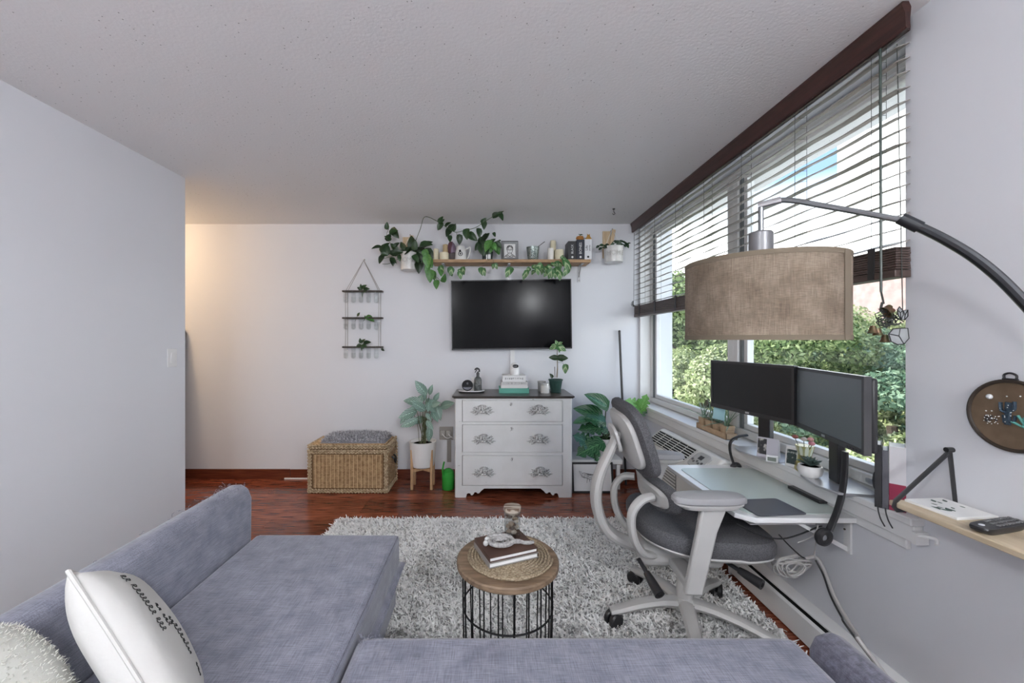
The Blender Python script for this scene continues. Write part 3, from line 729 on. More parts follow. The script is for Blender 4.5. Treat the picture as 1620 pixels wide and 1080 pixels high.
# ------------------------------------------------------------------ coffee table
TX, TY, TZ, TR = (803 - CX) * 1.54 / FPX, 1.54, 0.492, 0.196
ct = thing('wire_coffee_table', 'small round side table with wood top on a black wire basket base', 'table', (TX, TY, 0))
m_topw = mk('rustic_wood', (0.13, 0.085, 0.052), 0.55, col2=(0.26, 0.18, 0.115), scale=4, stretch=(2, 16, 16), detail=6, bump=0.2, bscale=30)
MB().lathe([(0.0, TZ - 0.024), (TR - 0.004, TZ - 0.024), (TR, TZ - 0.020), (TR, TZ - 0.005), (TR - 0.005, TZ), (0.0, TZ)], (TX, TY, 0), 64).build('top', m_topw, ct, smooth=True)
b = MB()
for (r_, z_) in ((0.172, TZ - 0.028), (0.172, 0.315), (0.165, 0.02)):
    MB().tube([(TX + r_ * cos(a), TY + r_ * sin(a), z_) for a in np.linspace(0, 2 * pi, 48, endpoint=False)], 0.0035, 6, closed=True).build('ring', m_blackm, ct, smooth=True)
for k in range(20):
    a = 2 * pi * k / 20 + 0.08
    MB().tube([(TX + 0.172 * cos(a), TY + 0.172 * sin(a), TZ - 0.026), (TX + 0.172 * cos(a), TY + 0.172 * sin(a), 0.315), (TX + 0.165 * cos(a), TY + 0.165 * sin(a), 0.02)], 0.0030, 6).build('wire', m_blackm, ct, smooth=True)
for k in range(4):
    a = pi / 4 + k * pi / 2
    MB().ball((TX + 0.165 * cos(a), TY + 0.165 * sin(a), 0.012), 0.011, 8, 5).build('foot', m_blackm, ct, smooth=True)
# woven placemat: one coiled braid
b = MB(); pts = []; turns = 13; rmax = 0.164
for k in range(turns * 30):
    t_ = k / (turns * 30); a = t_ * turns * 2 * pi; r_ = 0.006 + (rmax - 0.006) * t_
    pts.append((TX + 0.008 + r_ * cos(a), TY + 0.006 + r_ * sin(a), TZ + 0.0055 + 0.0012 * sin(a * 18)))
b.tube(pts, 0.0062, 5, flat=0.8)
tag(b.build('woven_placemat', mk('seagrass', (0.20, 0.145, 0.085), 0.8, col2=(0.42, 0.34, 0.24), scale=160, detail=2, bump=0.9, bscale=220, dist=0.003), smooth=True), 'round coiled seagrass placemat on the wire side table', 'placemat')
def book(name, label, cx, cy, z, w_, d_, h_, rz, cover, group=None, spine=None):
    t = thing(name, label, 'book', (cx, cy, z), rz, group)
    c = 0.003
    b_ = MB(); b_.box(-w_ / 2, w_ / 2, -d_ / 2, d_ / 2, 0, c); b_.box(-w_ / 2, w_ / 2, -d_ / 2, d_ / 2, h_ - c, h_); b_.box(-w_ / 2, -w_ / 2 + c, -d_ / 2, d_ / 2, c, h_ - c)
    b_.build('cover', cover, t, w=False, bevel=0.0012)
    MB().box(-w_ / 2 + c, w_ / 2 - 0.004, -d_ / 2 + 0.004, d_ / 2 - 0.004, c, h_ - c).build('pages', m_paper, t, w=False)
    return t
m_brown = mk('brown_cover', (0.055, 0.026, 0.018), 0.45, col2=(0.09, 0.045, 0.03), scale=12)
m_greyp = mk('grey_cover', (0.25, 0.235, 0.22), 0.6)
bz = TZ + 0.0125
book('hardback_book', 'lower grey-edged book of the pair on the placemat', TX - 0.008, TY + 0.012, bz, 0.202, 0.165, 0.019, R(22), m_greyp)
book('hardback_book', 'upper brown hardback of the pair, under the grey trinket', TX - 0.008, TY + 0.014, bz + 0.0195, 0.198, 0.162, 0.017, R(22), m_brown)
# sea creature trinket
tz = bz + 0.037; tx, ty = TX - 0.012, TY + 0.004
tr = thing('trinket_figure', 'grey stone-like sea creature trinket with coiled body on the brown book', 'figurine', (tx, ty, tz))
m_stone = mk('grey_stone', (0.26, 0.255, 0.25), 0.8, col2=(0.46, 0.45, 0.44), scale=120, bump=0.8, bscale=150, dist=0.003)
SC = lambda p: Vector((tx + (p[0] - tx) * 1.25, ty + (p[1] - ty) * 1.25, tz + (p[2] - tz) * 1.25))
b = MB(); pts = []; rr = []
for k in range(70):
    t_ = k / 69; a = t_ * 2 * pi * 2.3 + 0.6; r_ = 0.010 + 0.026 * t_
    pts.append((tx - 0.014 + r_ * cos(a) * 1.25, ty + r_ * sin(a) * 0.95, tz + 0.006 + 0.004 * t_)); rr.append(0.004 + 0.0042 * t_)
pts = [SC(p) for p in pts]; b.tube(pts, [r_ * 1.25 for r_ in rr], 8); b.build('coiled_body', m_stone, tr, smooth=True)
b = MB(); b.tube(smooth_path([SC(q) for q in [(tx + 0.022, ty - 0.006, tz + 0.010), (tx + 0.045, ty + 0.0, tz + 0.008), (tx + 0.062, ty - 0.006, tz + 0.007), (tx + 0.080, ty - 0.004, tz + 0.006), (tx + 0.092, ty + 0.002, tz + 0.006)]], 4), [0.009] * 5 + [0.007] * 4 + [0.0075] * 4 + [0.006] * 3 + [0.003], 8); b.build('tail', m_stone, tr, smooth=True)
for dx, dy in ((-0.058, -0.012), (-0.054, 0.012)): MB().ball(SC((tx + dx, ty + dy, tz + 0.008)), 0.0105, 10, 6).build('knob', mk('pale_stone', (0.55, 0.55, 0.54), 0.7), tr, smooth=True)
# cork jar
jx, jy = TX + 0.022, TY + 0.062
jr = thing('glass_jar', 'small glass jar of shells with a cork lid on the brown book', 'jar', (jx, jy, tz - 0.001))
MJ = Matrix.Translation((jx, jy, tz - 0.001)) @ Matrix.Scale(1.22, 4)
MB().lathe([(0.0, 0.001), (0.024, 0.0), (0.0265, 0.004), (0.0265, 0.082), (0.028, 0.086)], (0, 0, 0), 24, MJ).build('body', glass('jar_glass', (0.84, 0.86, 0.86), 0.22, 0.06), jr, smooth=True)
MB().lathe([(0.0, 0.079), (0.0245, 0.079), (0.0245, 0.087), (0.0285, 0.088), (0.0285, 0.101), (0.0, 0.102)], (0, 0, 0), 24, MJ).build('cork_lid', mk('striped_cork', (0.14, 0.09, 0.06), 0.7, col2=(0.42, 0.36, 0.30), scale=40, stretch=(0.2, 2, 1), lo=0.45, hi=0.55), jr, smooth=True)
rs = random.Random(2)
for k in range(16):
    MB().ball(MJ @ Vector((rs.uniform(-.013, .013), rs.uniform(-.013, .013), 0.011 + 0.0035 * k)), 0.0125, 8, 5, (1, 0.8, 0.6), Matrix.Rotation(rs.uniform(0, 3), 4, 'X')).build('shell', mk('shell_%d' % (k % 3), ((0.10, 0.06, 0.04), (0.32, 0.24, 0.17), (0.45, 0.40, 0.34))[k % 3], 0.5), jr, smooth=True)

# ------------------------------------------------------------------ wicker chest and throw
wx0, wx1, wy0, wy1, wh_ = -1.566, -0.879, 3.455, 3.79, 0.42
wc = thing('wicker_chest', 'honey coloured wicker storage chest against the back wall', 'chest', ((wx0 + wx1) / 2, (wy0 + wy1) / 2, 0))
m_wick = mk('wicker', (0.34, 0.205, 0.095), 0.55, col2=(0.58, 0.40, 0.215), scale=45, detail=3)
m_wickd = mk('wicker_braid', (0.30, 0.21, 0.115), 0.6, col2=(0.60, 0.48, 0.32), scale=60)
MB().box(wx0 + 0.012, wx1 - 0.012, wy0 + 0.012, wy1 - 0.004, 0.012, wh_ - 0.01).build('inner_box', mk('wicker_shadow', (0.20, 0.12, 0.06), 0.9), wc)
def weave_panel(x0, x1, z0, z1, origin, ex, ez, en, nst, nrow):
    b_ = MB(); ex, ez, en = Vector(ex), Vector(ez), Vector(en); o = Vector(origin)
    for k in range(nst):
        x = x0 + (x1 - x0) * (k + 0.5) / nst
    for r_ in range(nrow):
        z = z0 + (z1 - z0) * (r_ + 0.5) / nrow; pts = []
        for k in range(nst * 2 + 1):
            x = x0 + (x1 - x0) * k / (nst * 2)
            d = (0.0045 if ((k // 2 + r_) % 2) else -0.001) if k % 2 else 0.0018
            pts.append(o + ex * x + ez * z + en * d)
        b_.tube(pts, (z1 - z0) / nrow * 0.46, 4)
    return b_
weave_panel(0.045, wx1 - wx0 - 0.045, 0.045, 0.335, (wx0, wy0 + 0.006, 0), (1, 0, 0), (0, 0, 1), (0, -1, 0), 36, 40).build('woven_front', m_wick, wc, smooth=True)
weave_panel(0.04, wy1 - wy0 - 0.04, 0.045, 0.335, (wx1 - 0.006, wy0, 0), (0, 1, 0), (0, 0, 1), (1, 0, 0), 14, 40).build('woven_side', m_wick, wc, smooth=True)
weave_panel(0.04, wy1 - wy0 - 0.04, 0.045, 0.335, (wx0 + 0.006, wy0, 0), (0, 1, 0), (0, 0, 1), (-1, 0, 0), 14, 40).build('woven_side', m_wick, wc, smooth=True)
for k in range(18):
    xs = wx0 + 0.045 + (wx1 - wx0 - 0.09) * (k + 0.5) / 18
    MB().tube([(xs, wy0 - 0.0005, 0.045), (xs, wy0 - 0.0005, 0.335)], 0.0026, 4).build('stake', mk('pale_stake', (0.74, 0.57, 0.34), 0.6), wc)
def braid(b_, p0, p1, r_=0.011, pitch=0.014, n_=None):
    p0, p1 = Vector(p0), Vector(p1); L_ = (p1 - p0).length; N = max(3, int(L_ / pitch)); x, y, z = frame_from(p1 - p0)
    for sgn in (1, -1):
        pts = []
        for k in range(N * 3 + 1):
            t_ = k / (N * 3); a = sgn * t_ * N * pi + (0 if sgn > 0 else pi)
            pts.append(p0 + (p1 - p0) * t_ + x * (cos(a) * r_ * 0.55) + y * (sin(a) * r_ * 0.55))
        b_.tube(pts, r_ * 0.52, 5)
for nm, z_ in (('lid_rim', wh_ - 0.012), ('upper_rim', 0.365), ('foot_rim', 0.024)):
    b = MB(); e_ = 0.006
    for s_ in (0.0, 0.018) if nm != 'foot_rim' else (0.0, 0.016):
        zz = z_ - s_ + 0.004
        braid(b, (wx0, wy0 - e_ + 0.004, zz), (wx1, wy0 - e_ + 0.004, zz)); braid(b, (wx1, wy0, zz), (wx1, wy1 - 0.01, zz)); braid(b, (wx0, wy0, zz), (wx0, wy1 - 0.01, zz))
    b.build(nm, m_wickd, wc, smooth=True)
for (xx, yy) in ((wx0 + 0.012, wy0), (wx1 - 0.012, wy0), (wx0, wy1 - 0.018), (wx1, wy1 - 0.018)):
    b = MB(); braid(b, (xx - 0.008, yy, 0.004), (xx - 0.008, yy, 0.37)); braid(b, (xx + 0.008, yy, 0.004), (xx + 0.008, yy, 0.37)); b.build('corner_post', m_wickd, wc, smooth=True)
b = weave_panel(0.02, wx1 - wx0 - 0.02, 0.02, wy1 - wy0 - 0.02, (wx0, wy0, wh_ - 0.006), (1, 0, 0), (0, 1, 0), (0, 0, 1), 26, 24); b.build('lid', m_wick, wc, smooth=True)
MB().tube(smooth_path([(wx1 + 0.005, 3.60, 0.28), (wx1 + 0.028, 3.60, 0.255), (wx1 + 0.03, 3.63, 0.215), (wx1 + 0.028, 3.66, 0.255), (wx1 + 0.005, 3.66, 0.28)], 4), 0.008, 6).build('handle', m_blackm, wc, smooth=True)
# fur throw
fx0, fx1, fy0, fy1, fz = -1.47, -0.92, 3.50, 3.76, wh_ + 0.004
ft = thing('fur_cushion', 'flat grey shaggy seat cushion on top of the wicker chest', 'cushion', ((fx0 + fx1) / 2, (fy0 + fy1) / 2, fz))
rbox(MB(), fx0, fx1, fy0, fy1, fz, fz + 0.028, 8, 0.02).build('pad', mk('fur_pad', (0.25, 0.25, 0.27), 0.95), ft, bevel=0.012)
rg = np.random.default_rng(9); n = 14000; u = rg.uniform(0, 1, n); v = rg.uniform(0, 1, n)
ps = np.stack([fx0 + (fx1 - fx0) * u, fy0 + (fy1 - fy0) * v, fz + 0.026 + 0.02 * np.sqrt(np.sin(pi * u) * np.sin(pi * v))], 1)
ed = (u < 0.04) | (u > 0.96) | (v < 0.08); ps[ed, 2] = fz + rg.uniform(0.003, 0.03, ed.sum()); 
dr = rg.normal(size=(n, 3)) * 0.010 + np.array([0, -0.006, 0.012]); dr[:, 2] = np.abs(dr[:, 2])
strands('fur', island_mat('fur', [(0, (0.13, 0.13, 0.14)), (0.3, (0.34, 0.34, 0.37)), (0.65, (0.62, 0.62, 0.66)), (1, (0.82, 0.82, 0.84))], 0.9), ps, dr, np.full((n, 1), 0.0022), ft, 2, 0.3, 4, tuple(ft.location))

# ------------------------------------------------------------------ dresser
ds = thing('chest_of_drawers', 'distressed white antique chest of three drawers with a dark top', 'dresser', (0.21, 3.58, 0))
m_dw = mk('distressed_white', (0.70, 0.70, 0.69), 0.45, col2=(0.74, 0.74, 0.735), scale=8)
_n = m_dw.node_tree; _b2 = _n.nodes['Principled BSDF']; _old = _b2.inputs['Base Color'].links[0].from_socket
_tc = _n.nodes.new('ShaderNodeTexCoord'); _mp = _n.nodes.new('ShaderNodeMapping'); _mp.inputs['Scale'].default_value = (9, 9, 30); _n.links.new(_tc.outputs['Object'], _mp.inputs[0])
_tn = _n.nodes.new('ShaderNodeTexNoise'); _tn.inputs['Scale'].default_value = 1.6; _tn.inputs['Detail'].default_value = 5; _n.links.new(_mp.outputs[0], _tn.inputs['Vector'])
_rp = _n.nodes.new('ShaderNodeValToRGB'); _rp.color_ramp.elements[0].position = 0.265; _rp.color_ramp.elements[1].position = 0.285
_n.links.new(_tn.outputs['Fac'], _rp.inputs[0])
_mx = _n.nodes.new('ShaderNodeMix'); _mx.data_type = 'RGBA'; _n.links.new(_rp.outputs[0], _mx.inputs[0]); _mx.inputs[6].default_value = (0.10, 0.08, 0.07, 1); _n.links.new(_old, _mx.inputs[7]); _n.links.new(_mx.outputs[2], _b2.inputs['Base Color'])
m_dtop = mk('dark_walnut_top', (0.030, 0.024, 0.021), 0.28, col2=(0.065, 0.052, 0.045), scale=5, stretch=(2, 14, 14))
DX0, DX1, DY = -0.285, 0.706, 3.362
b = MB(); b.box(DX0, DX0 + 0.02, DY + 0.01, 3.795, 0.06, 0.838); b.box(DX1 - 0.02, DX1, DY + 0.01, 3.795, 0.06, 0.838); b.box(DX0 + 0.02, DX1 - 0.02, 3.78, 3.795, 0.10, 0.838)
b.build('carcass', m_dw, ds)
MB().box(DX0 + 0.02, DX1 - 0.02, DY + 0.03, 3.78, 0.10, 0.83).build('interior', m_dark, ds)
for x0, x1 in ((DX0, -0.224), (0.626, DX1)):
    MB().prism([(x0 + 0.008, DY), (x1 - 0.0, DY), (x1, DY + 0.03), (x0, DY + 0.03), (x0, DY + 0.010)] if x0 < 0 else [(x0, DY), (x1 - 0.010, DY), (x1, DY + 0.012), (x1, DY + 0.03), (x0, DY + 0.03)], 0.0, 0.838).build('corner_post', m_dw, ds)
b = MB()
for z0, z1 in ((0.822, 0.838), (0.616, 0.638), (0.357, 0.381)): MB().box(-0.224, 0.626, DY + 0.001, DY + 0.03, z0, z1).build('rail', m_dw, ds)
crp = [(110, 1028), (140, 1028), (150, 992), (165, 984), (185, 988), (190, 1004), (205, 1006), (215, 996), (228, 975), (245, 976), (258, 988), (275, 984), (290, 965), (302, 955), (325, 937)]
def dpx(x, y): return ((715 + x / 6.354 - CX) * DY / FPX, CAMZ - (625 + y / 6.354 - CY) * DY / FPX)
lf = [dpx(*q) for q in crp]; xc = (-0.224 + 0.626) / 2
lf = [(max(-0.224, x), max(0.0, z)) for x, z in lf]; rt = [(2 * xc - x, z) for x, z in lf][::-1]
MB().prism([(-0.224, 0.101)] + [(-0.224, 0.0)] + lf[1:] + rt[:-1] + [(0.626, 0.0), (0.626, 0.101)], -DY - 0.022, -DY - 0.001, Matrix(((1, 0, 0, 0), (0, 0, -1, 0), (0, 1, 0, 0), (0, 0, 0, 1)))).build('apron', m_dw, ds)
for xx in (DX0 + 0.01, DX1 - 0.05): MB().box(xx, xx + 0.04, 3.75, 3.79, 0, 0.1).build('leg', m_dw, ds)
b = MB(); b.box(-0.306, 0.722, 3.335, 3.805, 0.846, 0.860); b.box(-0.296, 0.714, 3.345, 3.80, 0.838, 0.846); b.build('top', m_dtop, ds, bevel=0.004)
# carved pull: ridged shell between two sprays of leaves
g = MB()
for k in range(7):
    a = R(-66 + 22 * k); g.tube(smooth_path([(0.006 * sin(a), 0, -0.012), (0.018 * sin(a), -0.018, 0.004), (0.026 * sin(a), -0.012, 0.016 + 0.014 * cos(a)), (0.028 * sin(a), 0, 0.018 + 0.016 * cos(a))], 3), 0.0042, 5)
g.ball((0, -0.012, -0.010), 0.012, 8, 5, (1.6, 1, 0.7))
for s_ in (-1, 1):
    for (dx, dz, L_, an) in ((0.022, 0.006, 0.040, 20), (0.022, -0.006, 0.056, -4), (0.020, -0.014, 0.032, -32), (0.034, 0.010, 0.024, 42), (0.046, 0.0, 0.020, 25), (0.044, -0.010, 0.020, -30)):
        a = R(an); g.tube([(s_ * dx, -0.004, dz), (s_ * (dx + cos(a) * L_ * 0.4), -0.009, dz + sin(a) * L_ * 0.4), (s_ * (dx + cos(a) * L_), -0.002, dz + sin(a) * L_)], [0.004, 0.0062, 0.0008], 6, flat=0.8)
g.v = [(x * 1.32, y * 1.5, z * 1.3) for x, y, z in g.v]; hm = g.mesh('handle'); hm.materials.append(mk('worn_carving', (0.16, 0.155, 0.15), 0.5, col2=(0.72, 0.72, 0.71), scale=110, lo=0.38, hi=0.56)); hm.polygons.foreach_set('use_smooth', [True] * len(hm.polygons))
for (z0, z1, hz, hx, kx) in ((0.640, 0.820, 0.737, (-0.052, 0.423), 0.190), (0.383, 0.614, 0.491, (-0.042, 0.424), 0.196), (0.104, 0.355, 0.215, (-0.040, 0.437), 0.200)):
    d = MB().box(-0.220, 0.622, DY - 0.003, DY + 0.016, z0, z1).build('drawer', m_dw, ds, bevel=0.003)
    for x in hx:
        o = bpy.data.objects.new('handle', hm); C.objects.link(o); o.parent = d; o.location = Vector((x, DY - 0.003, hz)) - ds.location - d.location
    kz = z1 - 0.032
    q = MB().tube([(kx + 0.010 * cos(a), DY - 0.004, kz + 0.013 * sin(a)) for a in np.linspace(0, 2 * pi, 16, endpoint=False)], 0.0022, 5, closed=True).build('escutcheon', MATS['worn_carving'], d, smooth=True)
    b = MB().box(kx - 0.002, kx + 0.002, DY - 0.0045, DY - 0.003, kz - 0.008, kz + 0.003); b.ball((kx, DY - 0.0035, kz + 0.004), 0.0035, 8, 4, (1, 0.3, 1)); b.build('keyhole', m_dark, d)
# ------------------------------------------------------------------ television
tv = thing('television', 'flat black television mounted on the back wall', 'television', (0.213, 3.78, 1.24))
tx0, tx1, tz0, tz1, tY = -0.350, 0.779, 1.241, 1.895, 3.735
Mt = Matrix.Translation((0.2145, tY, 1.568)) @ Matrix.Rotation(R(-0.8), 4, 'Y')
hw, hh = (tx1 - tx0) / 2, (tz1 - tz0) / 2
b = MB(); t = 0.008
b.box(-hw, hw, 0, 0.022, hh - t, hh, Mt); b.box(-hw, hw, 0, 0.022, -hh, -hh + t * 1.6, Mt); b.box(-hw, -hw + t, 0, 0.022, -hh, hh, Mt); b.box(hw - t, hw, 0, 0.022, -hh, hh, Mt)
b.build('bezel', mk('tv_bezel', (0.035, 0.035, 0.038), 0.3, metal=0.4), tv)
MB().box(-hw + t, hw - t, 0.004, 0.02, -hh + t * 1.6, hh - t, Mt).build('screen', mk('tv_screen', (0.003, 0.003, 0.004), 0.17, spec=0.09), tv)
MB().box(-hw + 0.12, hw - 0.12, 0.022, 0.05, -hh + 0.08, hh - 0.12, Mt).build('back_housing', m_black, tv, bevel=0.01)
MB().box(0.05, 0.38, 3.785, 3.818, 1.42, 1.72).build('wall_mount', m_blackm, tv)
tag(MB().box(0.206, 0.248, 3.800, 3.820, 0.93, 1.27).build('cable_cover', m_white, bevel=0.002), 'white cable channel on the wall below the television', 'cable cover')

# ------------------------------------------------------------------ wall shelf
SZT = 2.063
sh = thing('wall_shelf', 'long oak plank shelf on metal brackets above the television', 'shelf', (0.21, 3.72, 2.02))
m_shelf = mk('shelf_oak', (0.32, 0.185, 0.09), 0.55, col2=(0.47, 0.30, 0.16), scale=5, stretch=(2, 14, 14), detail=5)
MB().box(-0.517, 0.93, 3.62, 3.82, SZT - 0.028, SZT).build('board', m_shelf, sh, bevel=0.003)
for xx in (-0.42, 0.19, 0.865):
    b = MB(); b.box(xx - 0.012, xx + 0.012, 3.812, 3.818, 1.885, SZT - 0.028); b.box(xx - 0.012, xx + 0.012, 3.66, 3.818, SZT - 0.034, SZT - 0.028)
    b.tube([(xx, 3.815, 1.93), (xx, 3.73, SZT - 0.034)], 0.005, 5); br = b.build('bracket', mk('bracket_steel', (0.42, 0.42, 0.43), 0.4, metal=0.5), sh)
    b = MB()
    for zz in (1.90, 1.935, 1.97): b.cyl((xx, 3.813, zz), (xx, 3.808, zz), 0.004, n=8)
    b.build('screw', m_brass, br)

def candle(x, y, r, h, label, mat=None, wick=1, z=SZT):
    t = thing('pillar_candle', label, 'candle', (x, y, z))
    MB().lathe([(0, 0), (r, 0), (r, h - 0.004), (r - 0.004, h), (r * 0.75, h - 0.003), (0, h - 0.008)], (x, y, z), 20).build('wax', mat or m_cream, t, smooth=True)
    for k in range(wick):
        a = 2 * pi * k / max(1, wick); q = 0 if wick == 1 else r * 0.45
        MB().cyl((x + q * cos(a), y + q * sin(a), z + h - 0.01), (x + q * cos(a), y + q * sin(a), z + h + 0.008), 0.0013, n=5).build('wick', m_ink, t)
def sx(px, Y): return (px - CX) * Y / FPX
candle(sx(690, 3.67), 3.67, 0.024, 0.105, 'slim cream pillar candle at the left end of the wall shelf')
candle(sx(702.5, 3.66), 3.66, 0.044, 0.068, 'wide low cream candle with three wicks, left group on the wall shelf', wick=3)
candle(sx(705, 3.76), 3.76, 0.027, 0.165, 'tan pillar candle behind the wide candle at the left of the shelf', mk('tan_wax', (0.62, 0.47, 0.26), 0.5))
candle(sx(871, 3.66), 3.66, 0.028, 0.108, 'short white pillar candle in front of the tall one, right group', mk('white_wax', (0.78, 0.77, 0.72), 0.5))
candle(sx(875, 3.75), 3.75, 0.027, 0.20, 'tall cream pillar candle of the right group on the shelf')
candle(sx(884.5, 3.68), 3.68, 0.042, 0.098, 'wide cream candle with three wicks next to the black books', wick=3)
# striped cloth cozy on a grey box
gx, gy = sx(717, 3.73), 3.73
tag(MB().box(gx - 0.03, gx + 0.03, 3.70, 3.77, SZT, SZT + 0.075).build('keepsake_box', mk('mauve_grey', (0.12, 0.095, 0.095), 0.7), bevel=0.003), 'small mauve-grey box under the striped cloth on the shelf', 'box')
m_strip = mk('striped_cloth', (0.13, 0.055, 0.07), 0.9, col2=(0.27, 0.20, 0.27), scale=9, stretch=(6, 1, 0.6), lo=0.44, hi=0.56, detail=1)
Mg = Matrix.Translation((gx - 0.004, gy - 0.005, SZT + 0.076)) @ Matrix.Rotation(R(-10), 4, 'Y')
b = MB().lathe([(0.034, 0.0), (0.038, 0.02), (0.036, 0.06), (0.028, 0.09), (0.015, 0.108), (0.0, 0.114)], (0, 0, 0), 20, Mg, 10, 0.04)
tag(b.build('knit_hat', m_strip, smooth=True), 'small striped pink and purple knitted cap between candles and stein', 'cap')
# stein
kx, ky = sx(729, 3.67), 3.67
st = thing('ceramic_stein', 'white ceramic stein with a black crest on the wall shelf', 'mug', (kx, ky, SZT))
m_cer = mk('white_glaze', (0.76, 0.75, 0.73), 0.18)
MB().lathe([(0.0, 0.0), (0.056, 0.0), (0.057, 0.008), (0.054, 0.012), (0.050, 0.07), (0.040, 0.115), (0.037, 0.128), (0.034, 0.128), (0.036, 0.11), (0.046, 0.02), (0.0, 0.012)], (kx, ky, SZT), 28).build('body', m_cer, st, smooth=True)
MB().tube(smooth_path([(kx + 0.037, ky, SZT + 0.098), (kx + 0.082, ky, SZT + 0.118), (kx + 0.088, ky, SZT + 0.10), (kx + 0.083, ky, SZT + 0.06), (kx + 0.065, ky, SZT + 0.02), (kx + 0.05, ky, SZT + 0.01)], 5), 0.0065, 8).build('handle', m_cer, st, smooth=True)
b = MB().tube([(kx + 0.018 * cos(a), ky - 0.0535 + 0.004 * abs(cos(a)), SZT + 0.05 + 0.018 * sin(a)) for a in np.linspace(0, 2 * pi, 18, endpoint=False)], 0.003, 5, closed=True)
b.tube([(kx - 0.009, ky - 0.0535, SZT + 0.05), (kx + 0.009, ky - 0.0535, SZT + 0.05)], 0.003, 5); b.tube([(kx, ky - 0.0535, SZT + 0.041), (kx, ky - 0.0535, SZT + 0.059)], 0.003, 5)
b.ball((kx - 0.004, ky - 0.050, SZT + 0.078), 0.010, 8, 5, (1, 0.4, 1)); b.build('crest', m_ink, st, smooth=True)

# heart and other leaves
LF_heart = leaf_mesh('leaf', 'heart', 1, 0.72, 0.18, 0.22); LF_heart.materials.append(m_green)
LF_heartb = leaf_mesh('leaf', 'heart', 1, 0.72, 0.18, 0.22); LF_heartb.materials.append(m_greenl)
m_var = stripe_leaf('variegated_leaf', (0.055, 0.16, 0.05), (0.34, 0.44, 0.24), 7.0, 1.2, 0.72)
LF_var = leaf_mesh('leaf', 'heart', 1, 0.74, 0.14, 0.25); LF_var.materials.append(m_var)
rl = random.Random(21)
def rnorm(): return (rl.uniform(-0.5, 0.5), -1, rl.uniform(0.0, 0.9))
def vine(parent, pts, r=0.0022, name='vine'):
    return MB().tube(smooth_path(pts, 5), r, 5).build(name, m_stem, parent, smooth=True)
def leaves_px(parent, me, lst, Y, dY=0.05):
    for (bx, by, tx_, ty_) in lst:
        y0 = Y + rl.uniform(-dY, dY); y1 = y0 - rl.uniform(0.0, 0.03)
        B0 = P(bx, by, y0); T0 = P(tx_, ty_, y1); put_leaf(parent, me, B0, T0, rnorm(), (T0 - B0).length * 1.22)

# left hanging pot with pothos
lx = sx(646.5, 3.72)
def wall_pot(label, cx, z0, z1, wtop, letters):
    t = thing('hanging_planter', label, 'planter', (cx, 3.72, z0))
    h = z1 - z0; r = wtop / 2
    m_enam = mk('enamel_white', (0.72, 0.71, 0.69), 0.3, col2=(0.62, 0.61, 0.59), scale=14)
    MB().lathe([(0.0, 0.0), (r * 0.94, 0.0), (r * 0.95, 0.006), (r, h), (r - 0.004, h), (r * 0.9, 0.01), (0.0, 0.01)], (cx, 3.72, z0), 28).build('pot', m_enam, t, smooth=True)
    MB().lathe([(0.0, h - 0.02), (r - 0.005, h - 0.02)], (cx, 3.72, z0), 24).build('soil', m_soil, t)
    MB().box(cx - 0.075, cx + 0.0, 3.806, 3.820, z0 + 0.06, z1 + 0.17, ).build('backboard', mk('bleached_wood', (0.55, 0.40, 0.24), 0.6, col2=(0.66, 0.52, 0.35), scale=6, stretch=(14, 14, 2)), t)
    pk = Vector((cx + 0.005, 3.775, z1 + 0.175))
    for s_ in (-1, 1):
        MB().tube([(cx + s_ * r * 0.92, 3.72, z1 - 0.01), tuple(pk + Vector((s_ * 0.004, 0, 0)))], 0.0022, 5).build('cord', mk('white_cord', (0.75, 0.74, 0.70), 0.8), t)
    MB().prism([(-0.016, 0), (0.016, 0), (0.016, 0.19), (-0.016, 0.19)], -0.003, 0.003, Matrix.Translation((cx - 0.012, 3.77, z1 - 0.01)) @ Matrix.Rotation(R(10), 4, 'Y') @ Matrix.Rotation(pi / 2, 4, 'X')).build('hanger_strip', MATS['bleached_wood'], t)
    MB().tube([(pk.x, 3.82, pk.z), (pk.x, 3.77, pk.z), (pk.x, 3.765, pk.z + 0.012)], 0.003, 6).build('peg', m_brass, t)
    for k, ch in enumerate(letters):
        a = R((k - (len(letters) - 1) / 2) * 30)
        M_ = Matrix.Translation((cx + sin(a) * (r + 0.0006), 3.72 - cos(a) * (r + 0.0006), z0 + h * 0.52)) @ Matrix.Rotation(a, 4, 'Z') @ Matrix.Rotation(pi / 2, 4, 'X')
        text_part(ch, 0.060, M_, mk('embossed_grey', (0.50, 0.49, 0.47), 0.4), t)
    return t
pl1 = wall_pot('white lettered wall planter left of the shelf, with trailing pothos', lx, 1.980, 2.142, 0.156, 'HOME')
pt = thing('trailing_pothos', 'dark trailing pothos in the left wall planter, one vine strung along the ceiling', 'plant', (lx, 3.72, 2.12))
Y = 3.68
top = P(672, 343, 3.56)
vine(pt, [P(650, 402, 3.70), P(655, 388, 3.66), P(665, 362, 3.60), top, P(690, 349, 3.53), P(705, 358, 3.50), P(720, 367, 3.50), P(736, 364, 3.48), P(752, 360, 3.46), P(766, 351, 3.44), P(782, 341, 3.42), P(796, 334, 3.41)], 0.0028)
vine(pt, [P(645, 402, 3.7), P(630, 395, Y), P(618, 385, Y), P(612, 372, Y), P(615, 362, Y)])
vine(pt, [P(640, 402, 3.7), P(622, 405, Y), P(605, 408, Y), P(602, 395, Y), P(598, 391, Y)])
vine(pt, [P(640, 404, 3.7), P(625, 412, Y), P(615, 417, Y), P(605, 417.5, Y)])
vine(pt, [P(655, 402, 3.7), P(668, 394, Y), P(675, 405, 3.6), P(678, 425, 3.58), P(690, 440, 3.58), P(692, 448, 3.58)])
vine(pt, [P(688, 436, 3.58), P(700, 445, 3.58), P(705, 438, 3.58)])
